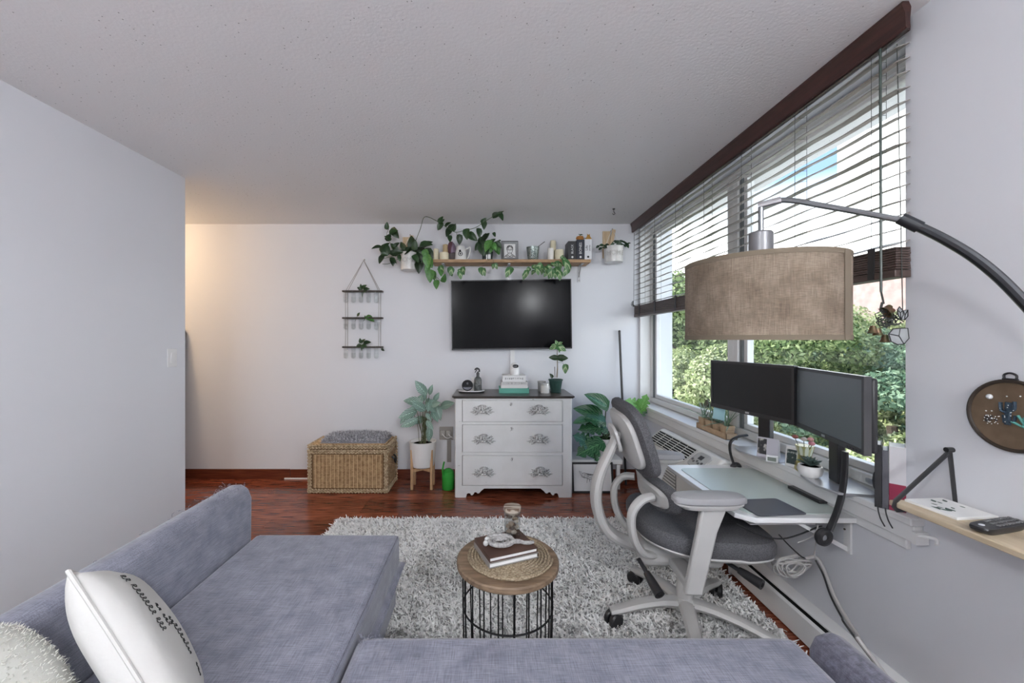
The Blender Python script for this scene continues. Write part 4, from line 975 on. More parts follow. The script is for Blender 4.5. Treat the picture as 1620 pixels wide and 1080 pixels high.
vine(pt, [P(722, 368, 3.50), P(724, 378, 3.50), P(727, 384, 3.5)], 0.0016)
leaves_px(pt, LF_heart, [(612, 362, 612, 353), (617, 369, 626, 364), (621, 362, 628, 374), (612, 380, 617, 371), (617, 380, 610, 373), (604, 398, 612, 385), (610, 402, 612, 387), (602, 391, 590, 391), (606, 405, 600, 414), (604, 402, 612, 403),
    (624, 390, 630, 384), (627, 396, 620, 386), (622, 400, 634, 398), (632, 402, 640, 396), (620, 408, 622, 418), (618, 409, 626, 414), (632, 404, 632, 411), (640, 400, 650, 391), (642, 398, 648, 390), (654, 394, 650, 376), (655, 394, 657, 382),
    (668, 391, 680, 382), (666, 388, 680, 385), (655, 397, 667, 402), (662, 398, 672, 408), (664, 402, 661, 412), (672, 402, 668, 413), (676, 394, 682, 408), (660, 395, 672, 394), (646, 399, 640, 406), (662, 413, 663, 428),
    (697, 351, 702, 346), (698, 352, 696, 361), (705, 358, 711, 352), (712, 362, 707, 371), (716, 364, 720, 356), (640, 393, 634, 384), (655, 404, 660, 412), (628, 402, 616, 398)], Y, 0.05)
leaves_px(pt, LF_heart, [(695, 352, 699, 343), (697, 354, 693, 362), (710, 361, 717, 355), (738, 363, 738, 375), (742, 370, 752, 378), (757, 362, 759, 373), (762, 352, 768, 346), (765, 350, 766, 360), (790, 337, 797, 331), (788, 337, 795, 345), (780, 342, 790, 338), (711, 373, 712, 380), (727, 372, 727, 384), (781, 368, 783, 373)], 3.46, 0.03)
leaves_px(pt, LF_heartb, [(676, 404, 676, 420), (677, 408, 682, 420), (678, 420, 674, 430), (681, 428, 680, 443), (684, 430, 687, 440), (697, 425, 698, 434), (691, 444, 690, 454), (700, 445, 704, 436), (672, 396, 675, 408)], 3.58, 0.03)

# pothos in a dark glass on the shelf
ppx = sx(771, 3.70)
gp = thing('glass_pot', 'dark ribbed glass pot in the middle of the wall shelf', 'pot', (ppx, 3.70, SZT))
MB().lathe([(0, 0), (0.042, 0), (0.046, 0.004), (0.052, 0.085), (0.049, 0.085), (0.043, 0.006), (0, 0.006)], (ppx, 3.70, SZT), 28, None, 14, 0.03).build('body', mk('dark_glass', (0.022, 0.035, 0.03), 0.12, spec=0.8), gp, smooth=True)
MB().box(ppx + 0.004, ppx + 0.030, 3.642, 3.645, SZT + 0.008, SZT + 0.05).build('tag', m_paper, gp)
pp = thing('pothos_plant', 'bushy green pothos growing in the dark glass pot on the shelf', 'plant', (ppx, 3.70, SZT + 0.07))
for (tx_, ty_) in ((765, 378), (758, 388), (778, 385), (786, 384), (770, 384)):
    vine(pp, [P(771, 400, 3.70), P((771 + tx_) / 2, (392 + ty_) / 2 - 2, 3.69), P(tx_, ty_, 3.68)], 0.002)
leaves_px(pp, LF_heart, [(766, 379, 772, 369), (765, 380, 767, 370), (762, 386, 759, 378), (758, 385, 753, 394), (762, 388, 762, 400), (770, 382, 765, 392), (776, 384, 782, 378), (785, 383, 792, 390), (788, 382, 791, 380), (764, 376, 757, 384), (770, 392, 766, 402)], 3.66, 0.05)
leaves_px(pp, LF_heartb, [(776, 382, 768, 394), (778, 384, 776, 396), (784, 384, 788, 398), (772, 384, 778, 380), (782, 388, 790, 398), (780, 386, 784, 394)], 3.64, 0.04)
# trailing vines below the shelf
tv2 = thing('ivy_garland', 'thin variegated vine trailing along and below the shelf above the television', 'plant', (0.3, 3.60, 2.0))
vine(tv2, [P(775, 410, 3.61), P(760, 418, 3.60), P(730, 422, 3.6), P(700, 424, 3.60)], 0.0012)
vine(tv2, [P(780, 410, 3.61), P(784, 420, 3.60), P(810, 423, 3.6), P(835, 424, 3.60), P(855, 423, 3.6), P(880, 419, 3.6), P(890, 408, 3.6), P(897, 416, 3.59), P(898, 432, 3.59)], 0.0012)
for a_ in ((873, 420, 871, 438), (884, 418, 885, 438), (838, 424, 830, 438), (895, 416, 893, 438), (867, 422, 866, 432)):
    vine(tv2, [P(a_[0], a_[1], 3.6), P((a_[0] + a_[2]) / 2 + 1, (a_[1] + a_[3]) / 2, 3.59), P(a_[2], a_[3], 3.59)], 0.0010)
leaves_px(tv2, LF_var, [(697, 421, 699, 430), (694, 428, 700, 422), (712, 423, 714, 434), (715, 424, 713, 433), (727, 430, 729, 439), (726, 426, 729, 432), (732, 423, 733, 432), (760, 424, 763, 433), (764, 425, 766, 434), (783, 417, 786, 424), (780, 418, 780, 424), (807, 425, 802, 435), (810, 424, 803, 433),
    (838, 424, 834, 428), (842, 423, 848, 420), (848, 423, 852, 432), (852, 422, 860, 428), (856, 423, 858, 432), (862, 422, 866, 430), (834, 428, 831, 437), (832, 432, 828, 440), (866, 420, 872, 424), (872, 417, 880, 420), (880, 414, 884, 424), (884, 415, 888, 422), (888, 409, 890, 404), (890, 408, 896, 414), (893, 412, 899, 424), (897, 424, 894, 434), (873, 426, 869, 438), (880, 424, 884, 436), (870, 428, 873, 437), (885, 430, 886, 440), (876, 430, 879, 438), (898, 418, 900, 428), (857, 418, 850, 424), (846, 428, 842, 432), (866, 428, 862, 436)], 3.58, 0.03)
# framed portrait
fx = sx(806.5, 3.69)
fp = thing('portrait_frame', 'glass frame with a black line portrait standing on the shelf', 'picture', (fx, 3.69, SZT))
Mp = Matrix.Translation((fx, 3.685, SZT)) @ Matrix.Rotation(R(-6), 4, 'X')
b = MB(); w2, h2 = 0.078, 0.188; t = 0.004
b.box(-w2, w2, -0.004, 0.004, 0, t, Mp); b.box(-w2, w2, -0.004, 0.004, h2 - t * 1.6, h2, Mp); b.box(-w2, -w2 + t, -0.004, 0.004, t, h2 - t, Mp); b.box(w2 - t, w2, -0.004, 0.004, t, h2 - t, Mp)
b.build('frame', mk('pewter', (0.16, 0.16, 0.165), 0.35, metal=0.6), fp)
MB().box(-w2 + t, w2 - t, -0.001, 0.001, t, h2 - t, Mp).build('glass', glass('frame_glass', (0.85, 0.86, 0.86), 0.10), fp)
MB().box(-0.052, 0.052, -0.003, -0.0015, 0.026, 0.158, Mp).build('print', m_paper, fp)
b = MB(); F_ = lambda pts, r=0.0018: b.tube([Mp @ Vector((x, -0.0038, z)) for x, z in pts], r, 4)
F_([(0.024 * cos(a), 0.10 + 0.036 * sin(a)) for a in np.linspace(-pi, 0, 12)]); F_([(-0.026, 0.10), (-0.027, 0.122), (-0.018, 0.138), (0.0, 0.143), (0.018, 0.138), (0.027, 0.122), (0.026, 0.10)], 0.0032)
F_([(-0.02, 0.128), (-0.006, 0.134), (0.012, 0.130), (0.022, 0.118)], 0.0034); F_([(-0.022, 0.118), (-0.008, 0.124)], 0.0028)
for s_ in (-1, 1):
    F_([(s_ * (0.011 + 0.0085 * cos(a)), 0.104 + 0.007 * sin(a)) for a in np.linspace(0, 2 * pi, 10)], 0.0013); F_([(s_ * 0.009, 0.104), (s_ * 0.013, 0.104)], 0.002)
F_([(0.0, 0.10), (0.003, 0.090), (-0.002, 0.088)], 0.0012); F_([(-0.010, 0.078), (0.0, 0.076), (0.010, 0.078)], 0.0016)
F_([(-0.016, 0.068), (-0.020, 0.058), (-0.042, 0.046), (-0.048, 0.032)], 0.0026); F_([(0.016, 0.068), (0.020, 0.058), (0.042, 0.046), (0.048, 0.032)], 0.0026); F_([(-0.040, 0.036), (-0.012, 0.052), (0.0, 0.036), (0.012, 0.052), (0.040, 0.036)], 0.0026); F_([(-0.03, 0.034), (0.03, 0.034)], 0.003)
b.build('portrait_lines', m_ink, fp)
# speckled metal cup with a stick
ux = sx(843, 3.68)
cu_ = thing('speckled_cup', 'dark green speckled metal cup on the wall shelf', 'cup', (ux, 3.68, SZT))
MB().lathe([(0, 0), (0.044, 0), (0.046, 0.004), (0.060, 0.122), (0.057, 0.122), (0.043, 0.006), (0, 0.006)], (ux, 3.68, SZT), 28).build('body', mk('speckled_metal', (0.03, 0.05, 0.045), 0.3, metal=0.5, col2=(0.30, 0.34, 0.32), scale=110, ttype='voronoi', lo=0.25, hi=0.6), cu_, smooth=True)
MB().tube([(ux - 0.01, 3.68, SZT + 0.02), (ux + 0.05, 3.66, SZT + 0.128), (ux + 0.105, 3.64, SZT + 0.165)], 0.003, 6).build('incense_stick', m_black, cu_, smooth=True)
# books on the shelf
def upright(label, px0, px1, top, Y0, mat, txt, tcol, dot=None, depth=0.15):
    x0, x1 = sx(px0, Y0), sx(px1, Y0); w_ = x1 - x0; xm = (x0 + x1) / 2
    t = thing('upright_book', label, 'book', (xm, Y0 + depth / 2, SZT), 0, 'books at the right end of the wall shelf')
    b = MB(); c = 0.002; b.box(x0, x1, Y0, Y0 + c, SZT, top); b.box(x0, x0 + c, Y0 + c, Y0 + depth, SZT, top); b.box(x1 - c, x1, Y0 + c, Y0 + depth, SZT, top)
    b.build('cover', mat, t); MB().box(x0 + c, x1 - c, Y0 + c, Y0 + depth - 0.004, SZT + 0.002, top - 0.004).build('pages', m_paper, t)
    Ms = Matrix.Translation((xm, Y0 - 0.0006, (SZT + top) / 2 + 0.012)) @ Matrix.Rotation(pi / 2, 4, 'X') @ Matrix.Rotation(pi / 2, 4, 'Z')
    for k, (s_, sz) in enumerate(txt):
        text_part(s_, sz, Ms @ Matrix.Translation((0, (0.5 * (len(txt) - 1) - k) * w_ * 0.42, 0)), tcol, t)
    b = MB().ball((xm, Y0 - 0.001, SZT + 0.024), 0.010, 10, 4, (1, 0.15, 1)); b.build('publisher_mark', tcol, t)
m_wtxt = mk('white_print', (0.75, 0.75, 0.75), 0.6)
upright('black hardback at the left of the three shelf books', 899, 912, SZT + 0.170, 3.64, mk('black_cover', (0.022, 0.022, 0.025), 0.4), (('BLACK', 0.028),), m_wtxt)
upright('navy and black hardback between the black and the white book', 912.5, 924.5, SZT + 0.183, 3.635, mk('navy_cover', (0.014, 0.018, 0.032), 0.4), (('BONES', 0.034),), m_wtxt)
upright('white hardback at the right end of the shelf', 925, 936, SZT + 0.186, 3.63, mk('white_cover', (0.70, 0.71, 0.73), 0.5), (('Life', 0.032), ('stories', 0.02)), m_ink)
# two gourds on the books
for (px, py, kind) in ((917.5, 371, 0), (931, 371, 1)):
    zt_ = SZT + (0.183 if kind == 0 else 0.186); gx_ = sx(px, 3.68)
    if kind == 0:
        t = thing('pumpkin', 'small round orange pumpkin on top of the navy book', 'pumpkin', (gx_, 3.68, zt_))
        MB().lathe([(0.006, 0.0), (0.028, 0.004), (0.036, 0.02), (0.030, 0.038), (0.008, 0.044)], (gx_, 3.68, zt_), 32, None, 8, 0.05).build('body', mk('pumpkin_orange', (0.46, 0.20, 0.05), 0.5), t, smooth=True)
        MB().tube(smooth_path([(gx_, 3.68, zt_ + 0.042), (gx_ - 0.002, 3.68, zt_ + 0.054), (gx_ - 0.012, 3.68, zt_ + 0.062)], 3), 0.003, 5).build('stalk', m_stem, t)
        put_leaf(t, LF_heart, (gx_, 3.68, zt_ + 0.05), (gx_ + 0.026, 3.67, zt_ + 0.058), (0, -1, 1))
    else:
        t = thing('gourd', 'yellow-orange pointed gourd figure on top of the white book', 'gourd', (gx_, 3.68, zt_))
        MB().lathe([(0.010, 0.0), (0.029, 0.005), (0.027, 0.02), (0.016, 0.032), (0.014, 0.042), (0.008, 0.052), (0.0, 0.054)], (gx_, 3.68, zt_), 24, None, 6, 0.04).build('body', mk('gourd_orange', (0.55, 0.29, 0.06), 0.5), t, smooth=True)
        for s_ in (-1, 1): MB().cyl((gx_ + s_ * 0.008, 3.68, zt_ + 0.046), (gx_ + s_ * 0.012, 3.68, zt_ + 0.062), 0.005, 0.001, 6).build('tip', MATS['gourd_orange'], t)
        MB().tube([(gx_ - 0.026, 3.665, zt_ + 0.015), (gx_ - 0.045, 3.66, zt_ + 0.016)], 0.003, 5).build('stalk', m_stem, t)
# right hanging pot
rx = sx(970.5, 3.72)
wall_pot('white lettered wall planter between the shelf and the window', rx, 2.052, 2.198, 0.176, 'HOME')
cc = thing('christmas_cactus', 'dark segmented cactus spilling from the planter near the window', 'plant', (rx, 3.72, 2.18))
LF_seg = leaf_mesh('segment', 'lance', 1, 0.55, 0.05, 0.1); LF_seg.materials.append(mk('cactus_green', (0.02, 0.05, 0.022), 0.4, rand=0.4))
for chain in ([(962, 392), (955, 387), (948, 388), (943, 392)], [(958, 392), (952, 391), (947, 395)], [(965, 390), (972, 384), (980, 380), (988, 383), (994, 388)], [(975, 388), (984, 381), (992, 385), (998, 384)], [(978, 386), (987, 386), (990, 391)], [(990, 384), (995, 392)], [(968, 388), (970, 382), (976, 380)], [(955, 391), (958, 386), (964, 387)]):
    for a_, b_ in zip(chain[:-1], chain[1:]):
        put_leaf(cc, LF_seg, P(a_[0], a_[1], 3.68), P(b_[0], b_[1], 3.66), rnorm(), name='segment')

# ------------------------------------------------------------------ wall propagation hanger
hx0, hx1 = -1.385, -1.006; hy = 3.785
hg = thing('propagation_hanger', 'three-tier hanging rack of glass test tubes on the back wall', 'plant hanger', ((hx0 + hx1) / 2, hy, 1.15))
m_rope = mk('grey_rope', (0.30, 0.28, 0.26), 0.9); m_bar = mk('dark_bar', (0.035, 0.025, 0.02), 0.5)
apex = P(576, 412, 3.80)
MB().cyl((apex.x, 3.82, apex.z + 0.01), (apex.x, 3.785, apex.z + 0.012), 0.006, n=8).build('nail', m_white, hg)
for x_ in (hx0 + 0.03, hx1 - 0.035):
    for dy in (-0.02, 0.02): MB().tube([(apex.x, 3.79, apex.z), (x_ + (0.01 if dy > 0 else 0), hy + dy * 0.8, 1.791), (x_ + (0.01 if dy > 0 else 0), hy + dy * 0.8, 1.27)], 0.0022, 5).build('cord', m_rope, hg)
tm = MB().lathe([(0.0, -0.112), (0.014, -0.110), (0.0215, -0.100), (0.0215, 0.006), (0.0235, 0.009), (0.0235, 0.011)], (0, 0, 0), 16).mesh('glass_tube'); tm.materials.append(m_tubeglass); tm.polygons.foreach_set('use_smooth', [True] * len(tm.polygons))
wm = MB().lathe([(0.0, -0.108), (0.0195, -0.098), (0.0195, -0.055), (0.0, -0.055)], (0, 0, 0), 12).mesh('water'); wm.materials.append(glass('water', (0.95, 0.96, 0.96), 0.06))
for z_ in (1.791, 1.538, 1.262):
    MB().box(hx0, hx1, hy - 0.026, hy + 0.026, z_ - 0.007, z_ + 0.007).build('bar', m_bar, hg, bevel=0.002)
    for k in range(5):
        x_ = hx0 + 0.030 + k * 0.072
        o = bpy.data.objects.new('glass_tube', tm); C.objects.link(o); o.parent = hg; o.location = Vector((x_, hy - 0.006, z_)) - hg.location
        o2 = bpy.data.objects.new('water', wm); C.objects.link(o2); o2.parent = o
def cutting(label, stem, lst, me=LF_heart):
    p0 = P(*stem, 3.77); t = thing('plant_cutting', label, 'plant', tuple(p0), 0)
    for (a, b_, c, d) in lst:
        MB().tube([tuple(p0), tuple(P(a, b_, 3.765))], 0.0016, 4).build('stem', m_stem, t); put_leaf(t, me, P(a, b_, 3.765), P(c, d, 3.75), rnorm())
cutting('dark leafy cutting in the top tier of the tube rack', (573, 470), [(572, 458, 565, 454), (573, 456, 579, 450), (576, 458, 584, 456), (572, 455, 570, 449), (575, 459, 578, 462)])
cutting('bare dark stem cutting leaning left in the middle tier', (562, 508), [(565, 500, 569, 494)], LF_seg)
cutting('single round bright leaf cutting in the middle tier of the tube rack', (575, 508), [(578, 502, 577, 499), (580, 501, 592, 507)], LF_heartb)
cutting('bushy green cutting in the bottom tier of the tube rack', (572, 555), [(570, 545, 563, 549), (571, 542, 569, 535), (573, 541, 577, 536), (576, 543, 586, 540), (572, 546, 575, 551), (574, 545, 580, 548)])
cutting('dried stem hanging off the right end of the bottom tier', (600, 549), [(603, 551, 608, 555)], LF_seg)

# ------------------------------------------------------------------ on the dresser
DZ = 0.8602
def dpt(px, Y): return sx(px, Y)
ty_ = 3.58
t = thing('oval_tray', 'small oval white tray with a dark rim at the left of the dresser top', 'tray', (dpt(746, ty_), ty_, DZ))
b = MB(); cx_ = dpt(746, ty_)
for (nm, prof, mm) in (('base', [(0.0, 0.0), (0.98, 0.0), (1.0, 0.006), (0.97, 0.010), (0.0, 0.010)], m_black), ('rim', [(0.95, 0.0102), (1.02, 0.012), (1.03, 0.020), (0.99, 0.020), (0.95, 0.0105)], m_white)):
    Ms = Matrix.Translation((cx_, ty_, DZ)) @ Matrix.Diagonal((0.115, 0.07, 1, 1))
    MB().lathe(prof, (0, 0, 0), 32, Ms).build(nm, mm, t, smooth=True)
kx, ky = dpt(739.5, 3.57), 3.57
t = thing('smart_speaker', 'round black smart speaker with a tilted face on the dresser tray', 'speaker', (kx, ky, DZ + 0.0105))
Ms = Matrix.Translation((kx, ky, DZ + 0.061)) @ Matrix.Rotation(R(70), 4, 'X')
MB().lathe([(0.0, -0.035), (0.030, -0.03), (0.046, -0.012), (0.050, 0.004), (0.049, 0.014), (0.0, 0.016)], (0, 0, 0), 32, Ms).build('body', mk('speaker_fabric', (0.022, 0.022, 0.026), 0.7), t, smooth=True)
MB().lathe([(0.0, 0.0165), (0.0475, 0.0165), (0.047, 0.018), (0.0, 0.0182)], (0, 0, 0), 32, Ms).build('face', mk('speaker_face', (0.01, 0.01, 0.012), 0.15), t, smooth=True)
MB().prism([(0.044 * cos(a), 0.044 * sin(a)) for a in np.linspace(R(205), R(335), 14)], 0.0184, 0.0190, Ms).build('lower_grille', mk('speaker_grey', (0.14, 0.14, 0.17), 0.5), t)
text_part('\\S', 0.024, Ms @ Matrix.Translation((0, 0.014, 0.0186)), mk('dim_digits', (0.4, 0.4, 0.42), 0.6), t, 'face_mark')
tag(MB().box(dpt(746, 3.63), dpt(750.5, 3.63), 3.62, 3.64, DZ + 0.0105, DZ + 0.13).build('white_card', m_paper), 'upright white card behind the speaker and the spray bottle', 'card')
qx, qy = dpt(756, 3.58), 3.58
t = thing('spray_bottle', 'grey textured glass spray bottle on the dresser tray', 'bottle', (qx, qy, DZ + 0.0105))
m_sm = mk('smoked_glass', (0.075, 0.085, 0.085), 0.12, spec=0.8, bump=0.9, bscale=90, dist=0.004, ttype='voronoi')
MB().lathe([(0.0, 0.0), (0.033, 0.0), (0.0345, 0.006), (0.034, 0.10), (0.028, 0.118), (0.014, 0.130), (0.012, 0.146), (0.0, 0.146)], (qx, qy, DZ + 0.0105), 24, None, 12, 0.03).build('body', m_sm, t, smooth=True)
b = MB().lathe([(0.0145, 0.144), (0.0145, 0.162), (0.007, 0.168), (0.006, 0.176), (0.0, 0.176)], (qx, qy, DZ + 0.0105), 16); zz = DZ + 0.0105
b.tube(smooth_path([(qx + 0.012, qy, zz + 0.172), (qx + 0.012, qy, zz + 0.192), (qx - 0.006, qy, zz + 0.204), (qx - 0.020, qy, zz + 0.198), (qx - 0.026, qy, zz + 0.188)], 4), 0.008, 7)
b.tube(smooth_path([(qx - 0.006, qy, zz + 0.194), (qx - 0.016, qy, zz + 0.180), (qx - 0.026, qy, zz + 0.166)], 3), 0.0045, 6); b.build('trigger_head', mk('spray_head', (0.045, 0.047, 0.05), 0.3), t, smooth=True)
# stack of books
m_teal = mk('teal_cover', (0.10, 0.36, 0.28), 0.5); m_wc = mk('white_cloth_cover', (0.70, 0.69, 0.68), 0.55)
Yb = 3.50
def flat_book(label, px0, px1, z0, h, d, mat, txt=None, size=0.02):
    x0, x1 = sx(px0, Yb), sx(px1, Yb); t = thing('flat_book', label, 'book', ((x0 + x1) / 2, Yb + d / 2, z0), 0, 'books stacked on the dresser')
    c = 0.003; b = MB(); b.box(x0, x1, Yb, Yb + d, z0, z0 + c); b.box(x0, x1, Yb, Yb + d, z0 + h - c, z0 + h); b.box(x0, x1, Yb, Yb + c, z0 + c, z0 + h - c); b.build('cover', mat, t, bevel=0.001)
    MB().box(x0 + 0.004, x1 - 0.004, Yb + c, Yb + d - 0.004, z0 + c, z0 + h - c).build('pages', m_paper, t)
    if txt:                     # a line of print too small to read
        b = MB(); rt_ = random.Random(int(px0 * 7)); x = (x0 + x1) / 2 - txt / 2
        while x < (x0 + x1) / 2 + txt / 2:
            lw = rt_.uniform(0.003, 0.008); hh_ = size * rt_.uniform(0.3, 0.5)
            b.box(x, x + 0.0018, Yb - 0.0012, Yb, z0 + h / 2 - hh_, z0 + h / 2 + hh_); b.box(x, x + lw, Yb - 0.0012, Yb, z0 + h / 2 + hh_ * rt_.choice((-1, 0, 0.8)), z0 + h / 2 + hh_ * 0.8 + 0.0015)
            x += lw + rt_.choice((0.003, 0.003, 0.009))
        b.build('print_line', mk('grey_print', (0.28, 0.28, 0.28), 0.6), t)
z_ = DZ
flat_book('teal book at the bottom of the stack on the dresser', 789.5, 837, z_, 0.045, 0.20, m_teal, None); z_ += 0.0452
flat_book('thin white book second from the bottom of the dresser stack', 792.5, 835, z_, 0.030, 0.19, m_wc, None); z_ += 0.0302
flat_book('grey-white book third from the bottom of the dresser stack', 793, 835, z_, 0.026, 0.19, mk('offwhite_cover', (0.60, 0.59, 0.585), 0.6), 0.20, 0.014); z_ += 0.0262
flat_book('white book on top of the dresser stack, under the camera', 795, 832, z_, 0.056, 0.18, mk('bright_cover', (0.76, 0.76, 0.76), 0.5), 0.16, 0.018); z_ += 0.0562
cx_, cy_ = sx(814.5, 3.57), 3.57
t = thing('security_camera', 'white pan and tilt camera with a dark lens on the book stack', 'camera', (cx_, cy_, z_))
MB().lathe([(0.0, 0.0), (0.038, 0.0), (0.041, 0.006), (0.040, 0.045), (0.037, 0.05), (0.038, 0.054), (0.036, 0.080), (0.026, 0.100), (0.010, 0.108), (0.0, 0.109)], (cx_, cy_, z_), 28).build('body', mk('camera_white', (0.82, 0.82, 0.82), 0.3), t, smooth=True)
Ms = Matrix.Translation((cx_ + 0.004, cy_ - 0.027, z_ + 0.078)) @ Matrix.Rotation(R(80), 4, 'X')
MB().pad(0.030, 0.052, [(0.9, 0), (1, 0.004), (1.0, 0.010), (0.6, 0.013)], 2.6, 24, M=Ms @ Matrix.Rotation(R(-90), 4, 'Y') @ Matrix.Rotation(R(0), 4, 'X')).build('lens_panel', mk('lens_black', (0.012, 0.012, 0.014), 0.15), t, smooth=True)
# candle jar
cx_, cy_ = sx(862, 3.53), 3.53
t = thing('candle_jar', 'small white candle tin with a silver lid on the dresser', 'jar', (cx_, cy_, DZ))
MB().lathe([(0.0, 0.0), (0.036, 0.0), (0.038, 0.004), (0.038, 0.074), (0.0, 0.075)], (cx_, cy_, DZ), 28).build('body', mk('jar_white', (0.70, 0.69, 0.67), 0.3), t, smooth=True)
MB().lathe([(0.0395, 0.068), (0.0395, 0.086), (0.037, 0.088), (0.0, 0.088)], (cx_, cy_, DZ), 28).build('lid', mk('tin_lid', (0.55, 0.55, 0.54), 0.3, metal=0.8), t, smooth=True)
tag(MB().lathe([(0.0, 0.0), (0.034, 0.0), (0.036, 0.004), (0.036, 0.078), (0.038, 0.080), (0.038, 0.092), (0.0, 0.093)], (sx(857, 3.66), 3.66, DZ), 24).build('candle_tin', mk('grey_tin', (0.42, 0.41, 0.40), 0.35, metal=0.4), smooth=True), 'grey lidded tin behind the white candle jar on the dresser', 'tin')
# ribbed pot with young plant
cx_, cy_ = sx(879, 3.58), 3.58
t = thing('ribbed_pot', 'dark green ribbed plant pot on the right of the dresser', 'pot', (cx_, cy_, DZ))
MB().lathe([(0.0, 0.0), (0.048, 0.0), (0.05, 0.008), (0.048, 0.012)], (cx_, cy_, DZ), 36).build('saucer', mk('pot_green', (0.018, 0.055, 0.045), 0.3), t, smooth=True)
MB().lathe([(0.043, 0.010), (0.058, 0.105), (0.062, 0.106), (0.063, 0.118), (0.058, 0.118), (0.05, 0.10), (0.0, 0.098)], (cx_, cy_, DZ), 72, None, 24, 0.03).build('body', MATS['pot_green'], t, smooth=True)
MB().lathe([(0.0, 0.108), (0.054, 0.106)], (cx_, cy_, DZ), 20).build('soil', m_soil, t)
pz = thing('young_houseplant', 'slender young plant with round leaves in the green ribbed pot', 'plant', (cx_, cy_, DZ + 0.10))
MB().tube(smooth_path([P(881, 597, 3.56), P(882, 580, 3.56), P(881.5, 562, 3.56), P(882, 546, 3.56)], 4), [0.006] * 4 + [0.0048] * 5 + [0.003] * 4, 7).build('stem', mk('woody_stem', (0.22, 0.19, 0.14), 0.7), pz, smooth=True)
MB().tube([P(878, 597, 3.55), P(877.5, 580, 3.55)], 0.003, 5).build('stake', mk('stake_wood', (0.10, 0.07, 0.05), 0.7), pz)
vine(pz, [P(882, 573, 3.56), P(890, 574, 3.55), P(895, 580, 3.55)], 0.0014)
leaves_px(pz, LF_var, [(882, 547, 872, 550), (882, 546, 888, 541), (882, 547, 893, 553), (882, 546, 880, 540), (883, 548, 886, 556), (895, 577, 894, 588), (882, 548, 875, 545)], 3.54, 0.01)
leaves_px(pz, LF_heart, [(881, 566, 871, 565), (883, 566, 890, 562), (884, 566, 896, 566), (883, 567, 889, 570), (874, 597, 871, 592)], 3.54, 0.01)

# ------------------------------------------------------------------ calathea on its stand
cx_, cy_ = sx(669, 3.60), 3.60
t = thing('plant_stand', 'light wooden four-legged plant stand left of the dresser', 'plant stand', (cx_, cy_, 0))
m_sw = mk('stand_wood', (0.42, 0.25, 0.13), 0.5, col2=(0.55, 0.36, 0.20), scale=6, stretch=(14, 14, 2))
for k in range(4):
    a = R(45 + 90 * k) ; r_ = 0.150
    x_, y_ = cx_ + r_ * cos(a) * 0.82, cy_ + r_ * sin(a) * 0.6
    MB().box(x_ - 0.012, x_ + 0.012, y_ - 0.012, y_ + 0.012, 0, 0.355).build('leg', m_sw, t, bevel=0.004)
for s_ in (-1, 1):
    p0 = Vector((cx_ - 0.085, cy_ - s_ * 0.062, 0.155)); p1 = Vector((cx_ + 0.085, cy_ + s_ * 0.062, 0.155)); d = (p1 - p0).normalized(); n_ = Vector((-d.y, d.x, 0)) * 0.009
    dz_ = 0.0 if s_ > 0 else 0.001
    b = MB(); b.add([p0 - n_ + Vector((0, 0, dz_)), p1 - n_ + Vector((0, 0, dz_)), p1 + n_ + Vector((0, 0, dz_)), p0 + n_ + Vector((0, 0, dz_))] + [p0 - n_ + Vector((0, 0, 0.03)), p1 - n_ + Vector((0, 0, 0.03)), p1 + n_ + Vector((0, 0, 0.03)), p0 + n_ + Vector((0, 0, 0.03))], [(3, 2, 1, 0), (4, 5, 6, 7), (0, 1, 5, 4), (1, 2, 6, 5), (2, 3, 7, 6), (3, 0, 4, 7)])
    b.build('cross_bar', m_sw, t)
t = thing('ceramic_planter', 'white ribbed ceramic planter standing in the wooden stand', 'planter', (cx_, cy_, 0.186))
MB().lathe([(0.0, 0.0), (0.075, 0.0), (0.098, 0.012), (0.104, 0.03), (0.112, 0.10), (0.118, 0.20), (0.122, 0.232), (0.114, 0.234), (0.108, 0.21), (0.0, 0.205)], (cx_, cy_, 0.186), 96, None, 40, 0.006).build('pot', mk('matte_white', (0.74, 0.73, 0.72), 0.5), t, smooth=True)
MB().lathe([(0.0, 0.209), (0.108, 0.209)], (cx_, cy_, 0.186), 24).build('soil', m_soil, t)
ca = thing('calathea_plant', 'bushy calathea with striped leaves in the white planter', 'plant', (cx_, cy_, 0.40))
m_cal = stripe_leaf('calathea_leaf', (0.010, 0.035, 0.026), (0.36, 0.54, 0.45), 40, 1.0, 0.0)
LF_cal = leaf_mesh('leaf', 'lance', 1, 0.52, 0.10, 0.2, 10); LF_cal.materials.append(m_cal)
cal = [(270, 350, 195, 262), (288, 350, 303, 285), (318, 392, 350, 338), (240, 400, 118, 382), (262, 452, 180, 400), (283, 372, 283, 455), (205, 455, 88, 495), (212, 510, 100, 555), (258, 500, 172, 535), (332, 412, 360, 515), (285, 425, 330, 470), (270, 520, 308, 575), (290, 560, 282, 660), (305, 460, 345, 520), (238, 352, 200, 440), (170, 448, 92, 535), (268, 470, 298, 520), (300, 380, 330, 430), (250, 390, 262, 330), (300, 420, 352, 400), (225, 430, 150, 440), (360, 430, 440, 400)]
